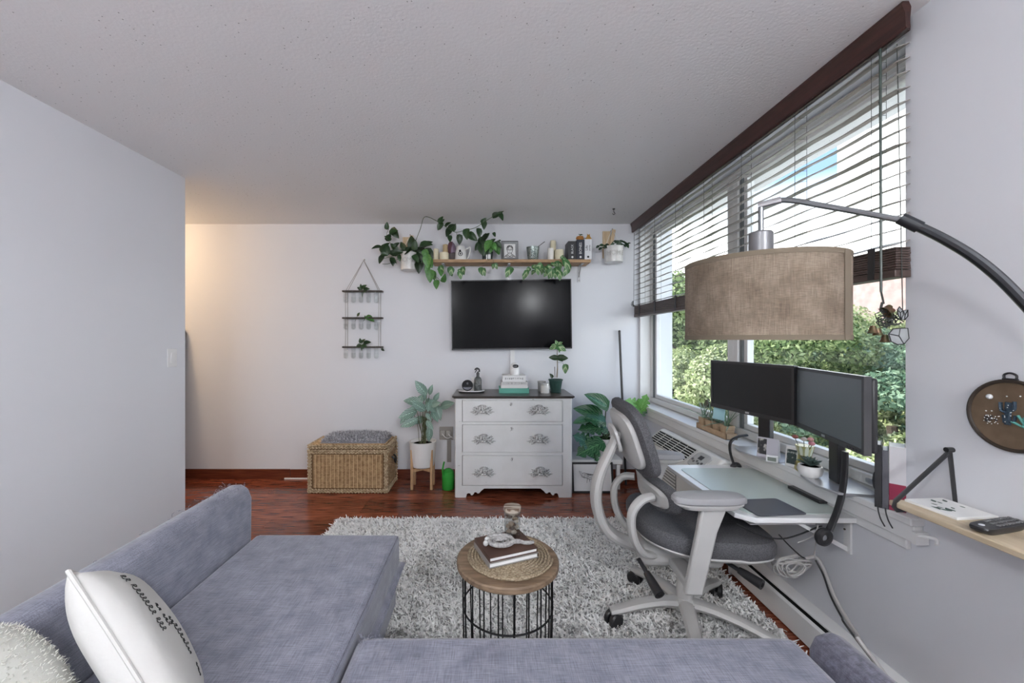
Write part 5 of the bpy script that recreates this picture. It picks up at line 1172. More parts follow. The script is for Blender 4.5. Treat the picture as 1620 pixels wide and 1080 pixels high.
for k, (a, b_, c, d) in enumerate(cal):
    f = lambda x, y: (610 + x / 4.154, 540 + y / 4.154)
    yb = 3.60 + rl.uniform(-0.08, 0.05); yt = yb - rl.uniform(0.0, 0.09)
    B_ = P(*f(a, b_), yb); T_ = P(*f(c, d), yt)
    put_leaf(ca, LF_cal, B_, T_, (rl.uniform(-0.3, 0.5), -1, rl.uniform(0.1, 0.6)))
    MB().tube(smooth_path([(cx_ + rl.uniform(-.03, .03), cy_ + rl.uniform(-.03, .03), 0.40), ((cx_ + B_.x) / 2, (cy_ + B_.y) / 2, 0.40 + (B_.z - 0.40) * 0.6), tuple(B_)], 4), 0.0026, 5).build('stalk', mk('calathea_stalk', (0.10, 0.11, 0.05), 0.6), ca, smooth=True)
# watering can and outlet
wx_, wy_ = sx(709, 3.56), 3.56
t = thing('watering_bottle', 'bright green plastic watering bottle on the floor beside the dresser', 'watering can', (wx_, wy_, 0))
m_gr = mk('green_plastic', (0.03, 0.30, 0.04), 0.25)
MB().lathe([(0.0, 0.0), (0.050, 0.0), (0.055, 0.012), (0.056, 0.12), (0.050, 0.158), (0.030, 0.176), (0.018, 0.182), (0.0, 0.182)], (wx_, wy_, 0), 28).build('body', m_gr, t, smooth=True)
MB().tube(smooth_path([(wx_ - 0.028, wy_ - 0.03, 0.09), (wx_ - 0.045, wy_ - 0.045, 0.16), (wx_ - 0.040, wy_ - 0.045, 0.215), (wx_ - 0.03, wy_ - 0.045, 0.255)], 4), 0.0075, 8).build('spout', m_gr, t, smooth=True)
ox = sx(705, 3.80)
t = thing('wall_outlet', 'grey power outlet with plugs between planter and dresser', 'outlet', (ox, 3.82, 0.41))
MB().box(ox - 0.06, ox + 0.07, 3.806, 3.820, 0.375, 0.50).build('plate', mk('outlet_grey', (0.36, 0.34, 0.32), 0.6), t, bevel=0.004)
for dx in (-0.028, 0.03):
    MB().box(ox + dx - 0.022, ox + dx + 0.022, 3.775, 3.806, 0.415, 0.465).build('plug', mk('plug_grey', (0.45, 0.44, 0.42), 0.5), t, bevel=0.006)
    MB().tube(smooth_path([(ox + dx, 3.775, 0.44), (ox + dx + 0.02, 3.755, 0.42), (ox + dx + 0.05, 3.77, 0.40), (ox + dx + 0.09, 3.80, 0.41)], 4), 0.004, 6).build('cable', m_white, t, smooth=True)
MB().box(ox + 0.012, ox + 0.052, 3.815, 3.82, 0.16, 0.37).build('raceway', mk('outlet_grey', (0.36, 0.34, 0.32)), t)

# ------------------------------------------------------------------ low bench, monstera, framed drawing, pole
t = thing('low_bench', 'low white bench beneath the monstera beside the dresser', 'bench', (1.05, 3.66, 0))
b = MB().box(0.742, 1.19, 3.53, 3.79, 0.225, 0.268).build('top', m_white, t, bevel=0.004)
for x_ in (0.76, 1.14):
    for y_ in (3.545, 3.745): MB().box(x_, x_ + 0.03, y_, y_ + 0.03, 0, 0.225).build('leg', m_white, t)
mx_, my_ = 1.06, 3.66
t = thing('monstera_pot', 'white round pot of the monstera on the low bench', 'pot', (mx_, my_, 0.2682))
MB().lathe([(0.0, 0.0), (0.075, 0.0), (0.09, 0.02), (0.108, 0.17), (0.10, 0.17), (0.095, 0.15), (0.0, 0.148)], (mx_, my_, 0.2682), 32).build('pot', MATS['matte_white'], t, smooth=True)
MB().lathe([(0.0, 0.153), (0.096, 0.153)], (mx_, my_, 0.2682), 20).build('soil', m_soil, t)
mo = thing('monstera_plant', 'large monstera with glossy split leaves between dresser and window', 'plant', (mx_, my_, 0.41))
m_mon = stripe_leaf('monstera_leaf', (0.020, 0.085, 0.035), (0.09, 0.24, 0.10), 34, 1.4, 0.75)
m_mon.node_tree.nodes['Principled BSDF'].inputs['Roughness'].default_value = 0.25
m_monl = stripe_leaf('monstera_leaf_light', (0.11, 0.30, 0.055), (0.20, 0.42, 0.12), 30, 1.4, 0.7)
LF_mon = leaf_mesh('leaf', 'split', 1, 0.88, 0.12, 0.12, 13); LF_mon.materials.append(m_mon)
LF_monl = leaf_mesh('leaf', 'split', 1, 0.85, 0.12, 0.10, 13); LF_monl.materials.append(m_monl)
LF_whole = leaf_mesh('leaf', 'heart', 1, 0.62, 0.25, 0.10, 10); LF_whole.materials.append(m_mon)
f = lambda x, y: (880 + x / 4.5, 560 + y / 4.5)
for (me, a, b_, c, d, Yb_, nrm) in ((LF_whole, 355, 375, 185, 265, 3.55, (0.5, -1, 0.5)), (LF_whole, 310, 450, 100, 368, 3.58, (0, -1, 0.8)), (LF_mon, 330, 480, 180, 440, 3.52, (0.2, -1, 0.9)), (LF_whole, 215, 470, 105, 490, 3.50, (0.2, -1, 0.9)), (LF_mon, 330, 530, 130, 525, 3.55, (-0.1, -0.7, 1)), (LF_mon, 245, 640, 105, 562, 3.50, (0.1, -1, 0.7)), (LF_mon, 310, 640, 115, 725, 3.46, (-0.2, -1, 0.9)), (LF_mon, 270, 690, 300, 780, 3.50, (0, -1, 0.5)),
        (LF_monl, 600, 385, 480, 315, 3.56, (0.1, -1, 0.5)), (LF_monl, 600, 390, 655, 270, 3.55, (0.0, -1, 0.3)), (LF_mon, 595, 400, 480, 435, 3.58, (0.1, -1, 0.6)), (LF_mon, 610, 385, 590, 485, 3.56, (-0.3, -1, 0.3)), (LF_whole, 545, 590, 600, 625, 3.45, (0, -1, 0.5))):
    B_ = P(*f(a, b_), Yb_); T_ = P(*f(c, d), Yb_ - 0.04); put_leaf(mo, me, B_, T_, nrm, (T_ - B_).length * 0.86)
    MB().tube(smooth_path([(mx_ + rl.uniform(-.03, .03), my_, 0.41), ((mx_ * 1.2 + B_.x * 0.8) / 2, (my_ + B_.y) / 2, 0.41 + (B_.z - 0.41) * 0.6), tuple(B_)], 4), 0.005, 6).build('stalk', m_stem, mo, smooth=True)
# framed drawing
Mp = Matrix.Translation((0.908, 3.462, 0)) @ Matrix.Rotation(R(-10), 4, 'X')
t = thing('framed_drawing', 'black framed pencil drawing of an animal leaning on the low bench', 'picture', (0.908, 3.462, 0))
b = MB(); w2, h2, q = 0.182, 0.258, 0.017
b.box(-w2, w2, -0.008, 0.008, 0, q, Mp); b.box(-w2, w2, -0.008, 0.008, h2 - q, h2, Mp); b.box(-w2, -w2 + q, -0.008, 0.008, q, h2 - q, Mp); b.box(w2 - q, w2, -0.008, 0.008, q, h2 - q, Mp); b.build('frame', m_black, t)
MB().box(-w2 + q, w2 - q, -0.002, 0.006, q, h2 - q, Mp).build('paper', m_paper, t)
b = MB(); rs = random.Random(5); F_ = lambda pts, r=0.0016: b.tube([Mp @ Vector((x, -0.003, z)) for x, z in pts], r, 4)
for k in range(46):
    x = rs.uniform(-0.10, 0.06); z = 0.14 + rs.uniform(-0.022, 0.022) * (1 - abs(x + 0.02) * 5); F_([(x, z), (x + rs.uniform(0.01, 0.03), z + rs.uniform(-0.008, 0.004))], 0.0012)
F_([(-0.095, 0.145), (-0.115, 0.185), (-0.090, 0.172)]); F_([(-0.095, 0.160), (-0.075, 0.168), (-0.02, 0.158), (0.05, 0.146), (0.085, 0.158), (0.11, 0.150)], 0.002); F_([(-0.09, 0.135), (-0.02, 0.112), (0.05, 0.130)], 0.0018); F_([(-0.045, 0.118), (-0.05, 0.085)], 0.002); F_([(-0.028, 0.116), (-0.026, 0.095)], 0.002); F_([(0.03, 0.122), (0.038, 0.098)], 0.0016)
b.build('pencil_lines', mk('pencil', (0.12, 0.12, 0.12), 0.7), t)
p0, p1 = Vector((1.262, 3.66, 0.0)), P(980, 524, 3.79)
t = thing('black_pole', 'thin black pole leaning upright in the corner by the window', 'pole', tuple(p0))
MB().tube([p0, p1], 0.0105, 10).build('shaft', m_black, t, smooth=True); MB().ball(p1, 0.012, 10, 6).build('end_cap', m_black, t, smooth=True)
# ------------------------------------------------------------------ air conditioner under the sill
AY0, AY1 = 2.22, 3.02
ac = thing('air_conditioner', 'white wall air conditioner with louvred top under the window', 'air conditioner', (1.33, (AY0 + AY1) / 2, 0.10))
m_ac = mk('ac_plastic', (0.66, 0.655, 0.63), 0.45)
b = MB(); b.prism([(1.175, 0.12), (1.443, 0.12), (1.443, 0.612), (1.330, 0.660), (1.312, 0.662), (1.186, 0.565), (1.175, 0.545)], AY0, AY1, Mx); b.build('housing', m_ac, ac, bevel=0.014, seg=3)
d0, d1 = Vector((1.312, 0, 0.662)), Vector((1.186, 0, 0.565)); ax_ = (d1 - d0).normalized(); nz_ = Vector((ax_.z, 0, -ax_.x));
if nz_.z < 0: nz_ = -nz_
Ma = basis(Vector((d0.x, AY0, d0.z)) + nz_ * 0.001, ax_, (0, 1, 0), nz_)      # local x down the slope, y along, z outward
L_ = (d1 - d0).length
MB().box(0.022, L_ - 0.022, 0.24, 0.77, 0.0, 0.002, Ma).build('grille_opening', m_dark, ac)
for k in range(7):
    x_ = 0.026 + (L_ - 0.052) * k / 6
    MB().box(x_ - 0.0019, x_ + 0.0019, 0.24, 0.77, 0.002, 0.011, Ma).build('louvre', m_ac, ac)
for k in range(6):
    y_ = 0.24 + 0.53 * k / 5; MB().box(0.022, L_ - 0.022, y_ - 0.0012, y_ + 0.0012, 0.002, 0.005, Ma).build('grille_bar', m_ac, ac)
MB().pad(0.15, L_ * 0.72, [(0.0, 0.001), (1, 0.001), (1, 0.006), (0.94, 0.009), (0.0, 0.009)], 4, 32, M=Ma @ Matrix.Translation((L_ / 2, 0.135, 0)) @ Matrix.Rotation(R(-90), 4, 'Y')).build('control_panel', mk('panel_grey', (0.42, 0.42, 0.41), 0.5), ac, smooth=True)
b = MB().box(L_ * 0.3, L_ * 0.48, 0.115, 0.155, 0.009, 0.011, Ma); b.build('display', m_black, ac)
for k in range(5): MB().lathe([(0.0, 0.0145), (0.007, 0.013), (0.0085, 0.009)][::-1], (L_ * (0.64 if k % 2 else 0.58), 0.085 + k * 0.025, 0), 10, Ma).build('button', mk('button_dark', (0.10, 0.10, 0.10), 0.5), ac, smooth=True)
for k in range(15):
    z_ = 0.20 + k * 0.021; MB().box(1.1705, 1.176, AY0 + 0.28, AY1 - 0.05, z_, z_ + 0.010).build('intake_slat', m_ac, ac)
MB().box(1.172, 1.1755, AY0 + 0.275, AY1 - 0.045, 0.195, 0.52).build('intake_shadow', mk('intake_grey', (0.24, 0.24, 0.23), 0.8), ac)
MB().box(1.30, 1.443, AY0 - 0.012, AY0 + 0.0, 0.10, 0.60).build('sleeve', mk('sleeve_grey', (0.30, 0.30, 0.30), 0.6), ac)

# ------------------------------------------------------------------ desk
KX0, KX1, KY0, KY1, KZ = 0.985, 1.445, 1.545, 2.205, 0.640
dk = thing('wall_desk', 'white wall-mounted desk below the window sill', 'desk', ((KX0 + KX1) / 2, (KY0 + KY1) / 2, 0.45))
m_desk = mk('white_laminate', (0.74, 0.745, 0.75), 0.18)
MB().prism([(KX0 + 0.05, KY0), (KX1 - 0.001, KY0), (KX1 - 0.001, KY1), (KX0, KY1), (KX0, KY0 + 0.05)], KZ - 0.02, KZ).build('top', m_desk, dk, bevel=0.002)
for y_ in (KY0 + 0.035, KY1 - 0.06):
    b = MB(); b.box(1.435, 1.443, y_, y_ + 0.03, KZ - 0.16, KZ - 0.02); b.box(1.15, 1.443, y_, y_ + 0.03, KZ - 0.026, KZ - 0.02)
    b.prism([(1.20, KZ - 0.026), (1.225, KZ - 0.026), (1.435, KZ - 0.135), (1.435, KZ - 0.155)], y_ + 0.012, y_ + 0.018, Mx); br = b.build('bracket', m_white, dk)
    b = MB()
    for zz in (KZ - 0.15, KZ - 0.07): b.cyl((1.4352, y_ + 0.024, zz), (1.432, y_ + 0.024, zz), 0.004, n=8)
    b.build('screw', m_brass, br)
MB().box(1.12, 1.40, KY0 + 0.16, KY1 - 0.12, KZ - 0.10, KZ - 0.094).build('cable_tray', m_white, dk)
for x_ in (1.14, 1.38): MB().box(x_, x_ + 0.012, KY0 + 0.20, KY0 + 0.24, KZ - 0.094, KZ - 0.02).build('tray_hanger', m_white, dk)
m_mat = mk('green_desk_mat', (0.50, 0.57, 0.54), 0.25, spec=0.6)
tag(MB().pad(0.40, 0.56, [(0.0, 0.0), (1, 0.0), (1, 0.0022), (0.995, 0.0026), (0.0, 0.0026)], 14, 48, M=basis((1.222, 1.862, KZ + 0.0003), (0, 0, 1), (1, 0, 0), (0, 1, 0))).build('desk_mat', m_mat), 'pale green glossy desk mat covering the white desk top', 'desk mat')
def on(px, py, z): s_ = (py - CY) / (CAMZ - z); return Vector(((px - CX) / s_, FPX / s_, z))
c4 = [on(1164, 793, KZ), on(1235, 790, KZ), on(1270, 815, KZ), on(1192, 818, KZ)]
cen = sum(c4, Vector()) / 4; ex = ((c4[1] - c4[0]) + (c4[2] - c4[3])) / 2; ey = ((c4[0] - c4[3]) + (c4[1] - c4[2])) / 2
tag(MB().pad(ex.length, ey.length, [(0.0, 0.0), (1, 0.0), (1, 0.0035), (0.0, 0.0035)], 16, 48, M=basis(cen + Vector((0, 0, 0.0032)), (0, 0, 1), ex, Vector((0, 0, 1)).cross(ex))).build('mouse_pad', mk('pad_grey', (0.075, 0.078, 0.095), 0.5)), 'dark grey mouse pad at the front corner of the desk', 'mouse pad')
Mb = basis(Vector((1.405, 1.76, KZ + 0.0032)), (1, 0, 0), (0, 1, 0), (0, 0, 1))
t = thing('black_light_bar', 'slim black bar lying along the back edge of the desk', 'bar', (1.405, 1.76, KZ + 0.0032))
MB().box(-0.018, 0.018, -0.09, 0.09, 0, 0.014, Mb).build('body', m_black, t, bevel=0.004); MB().box(-0.012, 0.012, -0.084, 0.084, 0.0141, 0.0146, Mb).build('top_strip', mk('strip_dark', (0.04, 0.04, 0.045), 0.25), t)

# ------------------------------------------------------------------ monitors
m_bez = mk('monitor_bezel', (0.035, 0.035, 0.038), 0.35); m_side = mk('monitor_silver', (0.075, 0.075, 0.08), 0.35, metal=0.3)
def monitor(label, pl, pr, z0, z1, base, scr, edge, buttons=False):
    a, c = Vector((*pl, 0)), Vector((*pr, 0)); w_ = (c - a).length; ex = (c - a).normalized(); nrm = Vector((0, 0, 1)).cross(ex)     # from left to right; normal away from the room
    if nrm.x < 0: nrm = -nrm
    M_ = basis(Vector(((a.x + c.x) / 2, (a.y + c.y) / 2, z0)), ex, nrm, (0, 0, 1)); h_ = z1 - z0
    t = thing('monitor', label, 'monitor', (base[0], base[1], 0.742))
    b = MB(); q = 0.013
    b.box(-w_ / 2, w_ / 2, 0, 0.022, h_ - q, h_, M_); b.box(-w_ / 2, w_ / 2, 0, 0.022, 0, q * 1.5, M_); b.box(-w_ / 2, -w_ / 2 + q, 0, 0.022, q * 1.5, h_ - q, M_); b.box(w_ / 2 - q, w_ / 2, 0, 0.022, q * 1.5, h_ - q, M_)
    b.build('bezel', edge, t)
    MB().box(-w_ / 2 + q, w_ / 2 - q, 0.003, 0.012, q * 1.5, h_ - q, M_).build('screen', scr, t)
    MB().box(-w_ / 2 + 0.004, w_ / 2 - 0.004, 0.0222, 0.045, 0.006, h_ - 0.006, M_).build('back_shell', m_bez, t, bevel=0.01)
    MB().box(-0.012, 0.012, -0.0008, 0.0002, q * 0.4, q * 1.1, M_).build('badge', m_chrome, t)
    if buttons:
        for k in range(5): MB().box(w_ / 2 - 0.10 + k * 0.018, w_ / 2 - 0.092 + k * 0.018, -0.001, 0.0002, q * 0.5, q * 0.9, M_).build('button', m_black, t)
    pz = Vector((base[0], base[1], 0))
    mc = M_ @ Vector((0, 0.05, h_ * 0.45))
    b = MB(); Mk = basis((base[0], base[1], 0.0), ex, nrm, (0, 0, 1)); b.box(-0.035, 0.035, -0.012, 0.016, 0.748, z0 + h_ * 0.55, Mk); b.build('post', m_black, t, bevel=0.005)
    b = MB().tube([Vector((base[0], base[1], mc.z)) + nrm * 0.0, mc], 0.028, 10); b.build('tilt_head', m_black, t)
    bw, bd_ = 0.140, 0.100
    MB().prism([(-bw, -bd_ * 0.6), (-bw * 0.45, -bd_), (bw * 0.45, -bd_), (bw, -bd_ * 0.6), (bw * 0.9, 0.08), (-bw * 0.9, 0.08)], 0.7385, 0.748, Mk).build('base_plate', mk('plate_silver', (0.46, 0.46, 0.48), 0.28, metal=0.6), t, bevel=0.002)
    return t
monitor('dark-screened monitor, the farther of the two on the window sill', (1.302, 2.335), (1.392, 1.815), 0.942, 1.213, (1.432, 2.06), mk('screen_dark', (0.010, 0.011, 0.013), 0.3), m_bez)
monitor('monitor with a grey reflection painted on its screen, the nearer of the two, beside the books', (1.412, 1.845), (1.274, 1.352), 0.938, 1.208, (1.432, 1.64), mk('screen_reflection', (0.13, 0.15, 0.165), 0.28, spec=0.8), m_side, True)  # grey of an angled reflection is put into this screen's colour
# sticky note on the farther monitor
sn = P(1142, 655, 2.28)
tag(MB().box(-0.038, 0.038, -0.0008, 0.0008, -0.075, 0.0, Matrix.Translation((sn.x - 0.01, 2.285, P(0, 643, 2.28).z)) @ Matrix.Rotation(R(-72), 4, 'Z') @ Matrix.Rotation(R(-8), 4, 'X')).build('sticky_note', mk('blue_note', (0.33, 0.56, 0.62), 0.7)), 'pale blue sticky note hanging from the corner of the farther monitor', 'note')

# ------------------------------------------------------------------ things on the sill
SLZ = 0.7385
# seedling tray
ty0, ty1, tx0_, tx1_ = 2.36, 2.70, 1.408, 1.475
t = thing('cardboard_tray', 'tan cardboard tray holding seed pots on the window sill', 'tray', (1.44, 2.53, SLZ))
m_card = mk('cardboard', (0.42, 0.29, 0.18), 0.8, col2=(0.50, 0.36, 0.23), scale=30)
b = MB(); b.box(tx0_, tx1_, ty0, ty1, SLZ, SLZ + 0.003); b.box(tx0_, tx0_ + 0.003, ty0, ty1, SLZ, SLZ + 0.035); b.box(tx1_ - 0.003, tx1_, ty0, ty1, SLZ, SLZ + 0.035); b.box(tx0_, tx1_, ty0, ty0 + 0.003, SLZ, SLZ + 0.035); b.box(tx0_, tx1_, ty1 - 0.003, ty1, SLZ, SLZ + 0.035)
b.build('tray', m_card, t)
LF_blade = leaf_mesh('blade', 'blade', 1, 0.06, 0.3, 0.35, 6); LF_blade.materials.append(mk('aloe_green', (0.09, 0.17, 0.10), 0.45, col2=(0.20, 0.28, 0.19), scale=14, rand=0.3))
rp = random.Random(3)
ords = ('nearest the monitor', 'second from the monitor', 'third from the monitor', 'farthest from the monitor')
for k in range(4):
    yc = ty0 + 0.045 + k * 0.083; xc = 1.4415; z0 = SLZ + 0.0032; w_ = 0.027
    t = thing('peat_pot', 'square brown peat pot in the cardboard tray, ' + ords[k], 'pot', (xc, yc, z0), 0, 'peat pots in the tray')
    b = MB(); q = 0.024
    vs = [(xc - q, yc - q, z0), (xc + q, yc - q, z0), (xc + q, yc + q, z0), (xc - q, yc + q, z0), (xc - w_, yc - w_ * 1.2, z0 + 0.075), (xc + w_, yc - w_ * 1.2, z0 + 0.075), (xc + w_, yc + w_ * 1.2, z0 + 0.075), (xc - w_, yc + w_ * 1.2, z0 + 0.075)]
    b.add(vs, [(3, 2, 1, 0), (0, 1, 5, 4), (1, 2, 6, 5), (2, 3, 7, 6), (3, 0, 4, 7)]); b.build('walls', m_card, t)
    MB().box(xc - w_ + 0.004, xc + w_ - 0.004, yc - w_ * 1.1, yc + w_ * 1.1, z0 + 0.05, z0 + 0.066).build('soil', m_soil, t)
    p_ = thing('aloe_seedling', 'spiky pale green seedling in the peat pot ' + ords[k], 'plant', (xc, yc, z0 + 0.0662), 0, 'seedlings in the peat pots')
    for j in range(14):
        a = rp.uniform(0, 2 * pi); e_ = rp.uniform(0.25, 1.3); ln = rp.uniform(0.10, 0.20)
        d = Vector((cos(a) * cos(e_), sin(a) * cos(e_), sin(e_)))
        if d.x > 0.3: d.x *= 0.4
        bs = Vector((xc + rp.uniform(-.01, .01), yc + rp.uniform(-.015, .015), z0 + 0.066)); put_leaf(p_, LF_blade, bs, bs + d * ln, (-d.x * 0.5, -0.3, 1), name='blade')
# photo card, timer, vase, little frame, bowl with succulent
t = thing('photo_card', 'folded photo card standing on the farther monitor base', 'card', (1.40, 1.99, 0.7482))
Mq = Matrix.Translation((1.385, 1.98, 0.7482)) @ Matrix.Rotation(R(-50), 4, 'Z')
b = MB().box(-0.045, 0.045, -0.001, 0.001, 0, 0.095, Mq @ Matrix.Rotation(R(-8), 4, 'X')); b.build('sheet', mk('card_lilac', (0.52, 0.51, 0.56), 0.6), t)
MB().box(-0.042, -0.004, -0.002, -0.0012, 0.012, 0.088, Mq @ Matrix.Rotation(R(-8), 4, 'X')).build('photo', mk('photo_dark', (0.03, 0.03, 0.032), 0.4, col2=(0.5, 0.48, 0.44), scale=38, lo=0.5, hi=0.62), t)
MB().box(-0.045, 0.045, -0.001, 0.001, 0, 0.09, Mq @ Matrix.Translation((0, 0.04, 0)) @ Matrix.Rotation(R(12), 4, 'X')).build('rear_flap', m_paper, t)
Mq = Matrix.Translation((1.352, 1.90, 0.7482)) @ Matrix.Rotation(R(-40), 4, 'Z')
t = thing('digital_timer', 'tiny white digital timer in front of the photo card', 'timer', (1.352, 1.90, 0.7482))
MB().box(-0.024, 0.024, -0.008, 0.010, 0, 0.032, Mq).build('case', mk('timer_white', (0.80, 0.80, 0.80), 0.3), t, bevel=0.005, seg=3)
MB().box(-0.017, 0.017, -0.0092, -0.008, 0.007, 0.025, Mq).build('display', mk('lcd', (0.20, 0.23, 0.20), 0.3), t)
vx, vy = 1.425, 1.795
t = thing('glass_vase', 'yellowish cut glass vase with dried flowers on the sill between the monitors', 'vase', (vx, vy, SLZ))
MB().lathe([(0.0, 0.0), (0.030, 0.0), (0.036, 0.008), (0.034, 0.035), (0.026, 0.05), (0.024, 0.075), (0.031, 0.105), (0.034, 0.118)], (vx, vy, SLZ), 24, None, 8, 0.06).build('body', glass('amber_glass', (0.86, 0.82, 0.52), 0.22, 0.12), t, smooth=True)
MB().lathe([(0.0, 0.002), (0.030, 0.003), (0.030, 0.03), (0.0, 0.032)], (vx, vy, SLZ), 16).build('filling', mk('amber_beads', (0.50, 0.42, 0.18), 0.4), t, smooth=True)
MB().lathe([(0.024, 0.075), (0.030, 0.10), (0.033, 0.117), (0.031, 0.117), (0.026, 0.09)], (vx, vy, SLZ), 20).build('paper_sleeve', mk('sage_paper', (0.55, 0.60, 0.50), 0.7), t, smooth=True)
for (dx, dy, dz, c_) in ((-0.02, 0.03, 0.150, (0.30, 0.10, 0.08)), (0.01, -0.02, 0.150, (0.55, 0.27, 0.25)), (0.0, 0.005, 0.145, (0.62, 0.55, 0.48)), (-0.005, -0.045, 0.138, (0.50, 0.20, 0.22))):
    MB().tube([(vx, vy, SLZ + 0.06), (vx + dx, vy + dy, SLZ + dz - 0.008)], 0.0015, 5).build('flower_stem', m_stem, t)
    MB().ball((vx + dx, vy + dy, SLZ + dz), 0.013, 8, 5, (1, 1, 0.7)).build('dried_flower', mk('petal%s' % str(c_), c_, 0.8), t, smooth=True)
Mq = Matrix.Translation((1.412, 1.855, SLZ)) @ Matrix.Rotation(R(-62), 4, 'Z') @ Matrix.Rotation(R(-6), 4, 'X')
t = thing('mini_frame', 'small white framed dark photo standing left of the glass vase', 'picture', (1.412, 1.855, SLZ))
MB().box(-0.028, 0.028, -0.006, 0.006, 0, 0.10, Mq).build('frame', m_white, t, bevel=0.008, seg=3); MB().box(-0.020, 0.020, -0.0072, -0.0062, 0.016, 0.082, Mq).build('photo', mk('photo_dark2', (0.04, 0.06, 0.06), 0.4, col2=(0.4, 0.42, 0.4), scale=50, lo=0.55, hi=0.62), t)
vx, vy = 1.372, 1.70
t = thing('white_bowl', 'white rounded bowl planter on the nearer monitor base', 'bowl', (vx, vy, 0.7482))
MB().lathe([(0.0, 0.0), (0.026, 0.0), (0.040, 0.012), (0.045, 0.03), (0.042, 0.048), (0.038, 0.05), (0.036, 0.042), (0.0, 0.04)], (vx, vy, 0.7482), 28).build('bowl', MATS['matte_white'], t, smooth=True)
MB().lathe([(0.0, 0.043), (0.036, 0.043)], (vx, vy, 0.7482), 18).build('soil', m_soil, t)
p_ = thing('succulent', 'small grey-green succulent in the white bowl', 'plant', (vx, vy, 0.792))
LF_suc = leaf_mesh('leaf', 'lance', 1, 0.42, 0.35, -0.15, 6); LF_suc.materials.append(mk('succulent_green', (0.10, 0.15, 0.13), 0.5, rand=0.3))
for j in range(22):
    a = j * 2.4; e_ = 0.2 + 0.055 * j; d = Vector((cos(a) * cos(e_), sin(a) * cos(e_), sin(e_))); bs = Vector((vx, vy, 0.793)); put_leaf(p_, LF_suc, bs, bs + d * (0.055 - 0.0008 * j), (0, 0, 1))
# books at the near end of the sill
def sill_book(label, a0, a1, h, mat, band=None, depth=0.10):
    O = Vector((1.374, 1.418, 0)); r_ = Vector((0.7071, -0.7071, 0)); o = O + r_ * a0; w_ = a1 - a0
    t = thing('sill_book', label, 'book', (o.x, o.y, SLZ), R(-45), 'books at the near end of the sill')
    c = 0.0025; b = MB(); b.box(0, w_, 0, c, 0, h); b.box(0, c, c, depth, 0, h); b.box(w_ - c, w_, c, depth, 0, h); b.build('cover', mat, t, w=False, bevel=0.001)
    MB().box(c, w_ - c, c, depth - 0.003, 0.002, h - 0.003).build('pages', m_paper, t, w=False)
    if band: MB().box(0, w_, -0.0012, -0.0001, 0.001, h * 0.42).build('dust_band', band, t, w=False)
    return t
t1 = sill_book('black notebook, first of the books beside the nearer monitor', 0.0, 0.0185, 0.222, mk('black_cloth', (0.02, 0.02, 0.022), 0.6))
t2 = sill_book('charcoal notebook between the black one and the white book', 0.019, 0.036, 0.205, mk('charcoal_cloth', (0.10, 0.10, 0.115), 0.7))
t3 = sill_book('thick white book with a crimson lower band on the sill', 0.0365, 0.078, 0.222, mk('pale_cloth', (0.52, 0.51, 0.53), 0.6), mk('crimson', (0.24, 0.016, 0.05), 0.5))
for tt in (t1, t2):
    MB().tube(smooth_path([(0.008, -0.002, 0.004), (0.010, -0.010, -0.012), (0.016, -0.014, -0.035), (0.026, -0.012, -0.058)], 4), 0.0022, 5).build('ribbon', m_black, tt, w=False)
t = thing('red_dark_pouch', 'dark cloth pouch with a red corner behind the black notebook', 'pouch', (1.50, 1.515, SLZ))
MB().ball((1.50, 1.515, SLZ + 0.055), 0.055, 14, 8, (0.6, 0.5, 1.0)).build('cloth', mk('dark_cloth', (0.035, 0.035, 0.04), 0.8), t, smooth=True)
MB().ball((1.488, 1.50, SLZ + 0.105), 0.022, 10, 6, (0.8, 0.6, 0.8)).build('red_patch', mk('red_cloth', (0.30, 0.04, 0.03), 0.8), t, smooth=True)

# ------------------------------------------------------------------ gooseneck arms and cables
def goose(label, pts, rad, ring):
    t = thing('gooseneck_arm', label, 'clamp arm', tuple(pts[-1]))
    MB().tube(smooth_path(pts, 6), rad, 10, flat=0.55).build('arm', m_black, t, smooth=True)
    c = Vector(ring)
    MB().tube([c + Vector((0.020 * cos(a), -0.012 * sin(a) * 0.3, 0.024 * sin(a))) for a in np.linspace(0, 2 * pi, 20, endpoint=False)], 0.013, 8, closed=True).build('clamp_ring', m_black, t, smooth=True)
    MB().ball(c, 0.014, 10, 6, (1, 0.5, 1)).build('clamp_screw', m_chrome, t, smooth=True)
Yg = 1.53
goose('black curved gooseneck arm clamped to the near edge of the desk', [P(1337, 714, Yg), P(1336, 745, Yg), P(1332, 780, Yg), P(1323, 812, Yg), P(1312, 838, Yg)], 0.014, P(1303, 849, Yg))
goose('black curved gooseneck arm at the far corner of the desk', [P(1182, 688, 2.15), P(1166, 691, 2.15), P(1156, 699, 2.15), P(1155, 714, 2.16), P(1161, 735, 2.17)], 0.011, P(1164, 741, 2.175))
def cable(label, pts, r, mat, nm='power_cable'):
    tag(MB().tube(smooth_path(pts, 6), r, 7).build(nm, mat, smooth=True), label, 'cable')
m_wcab = mk('white_cable', (0.40, 0.39, 0.38), 0.5); m_bcab = mk('black_cable', (0.02, 0.02, 0.022), 0.5)
cable('white cable bundle running from under the desk down the right wall', [P(1275, 883, 1.66), P(1292, 882, 1.64), P(1305, 905, 1.60), P(1318, 940, 1.52), P(1335, 972, 1.44), P(1355, 1003, 1.36), P(1372, 1030, 1.30), (1.425, 1.18, 0.02)], 0.007, m_wcab)
cable('black cable beside the white bundle on the right wall', [P(1290, 886, 1.63), P(1302, 908, 1.59), P(1314, 942, 1.51), P(1331, 975, 1.43), P(1351, 1006, 1.35), (1.428, 1.20, 0.012)], 0.0035, m_bcab)
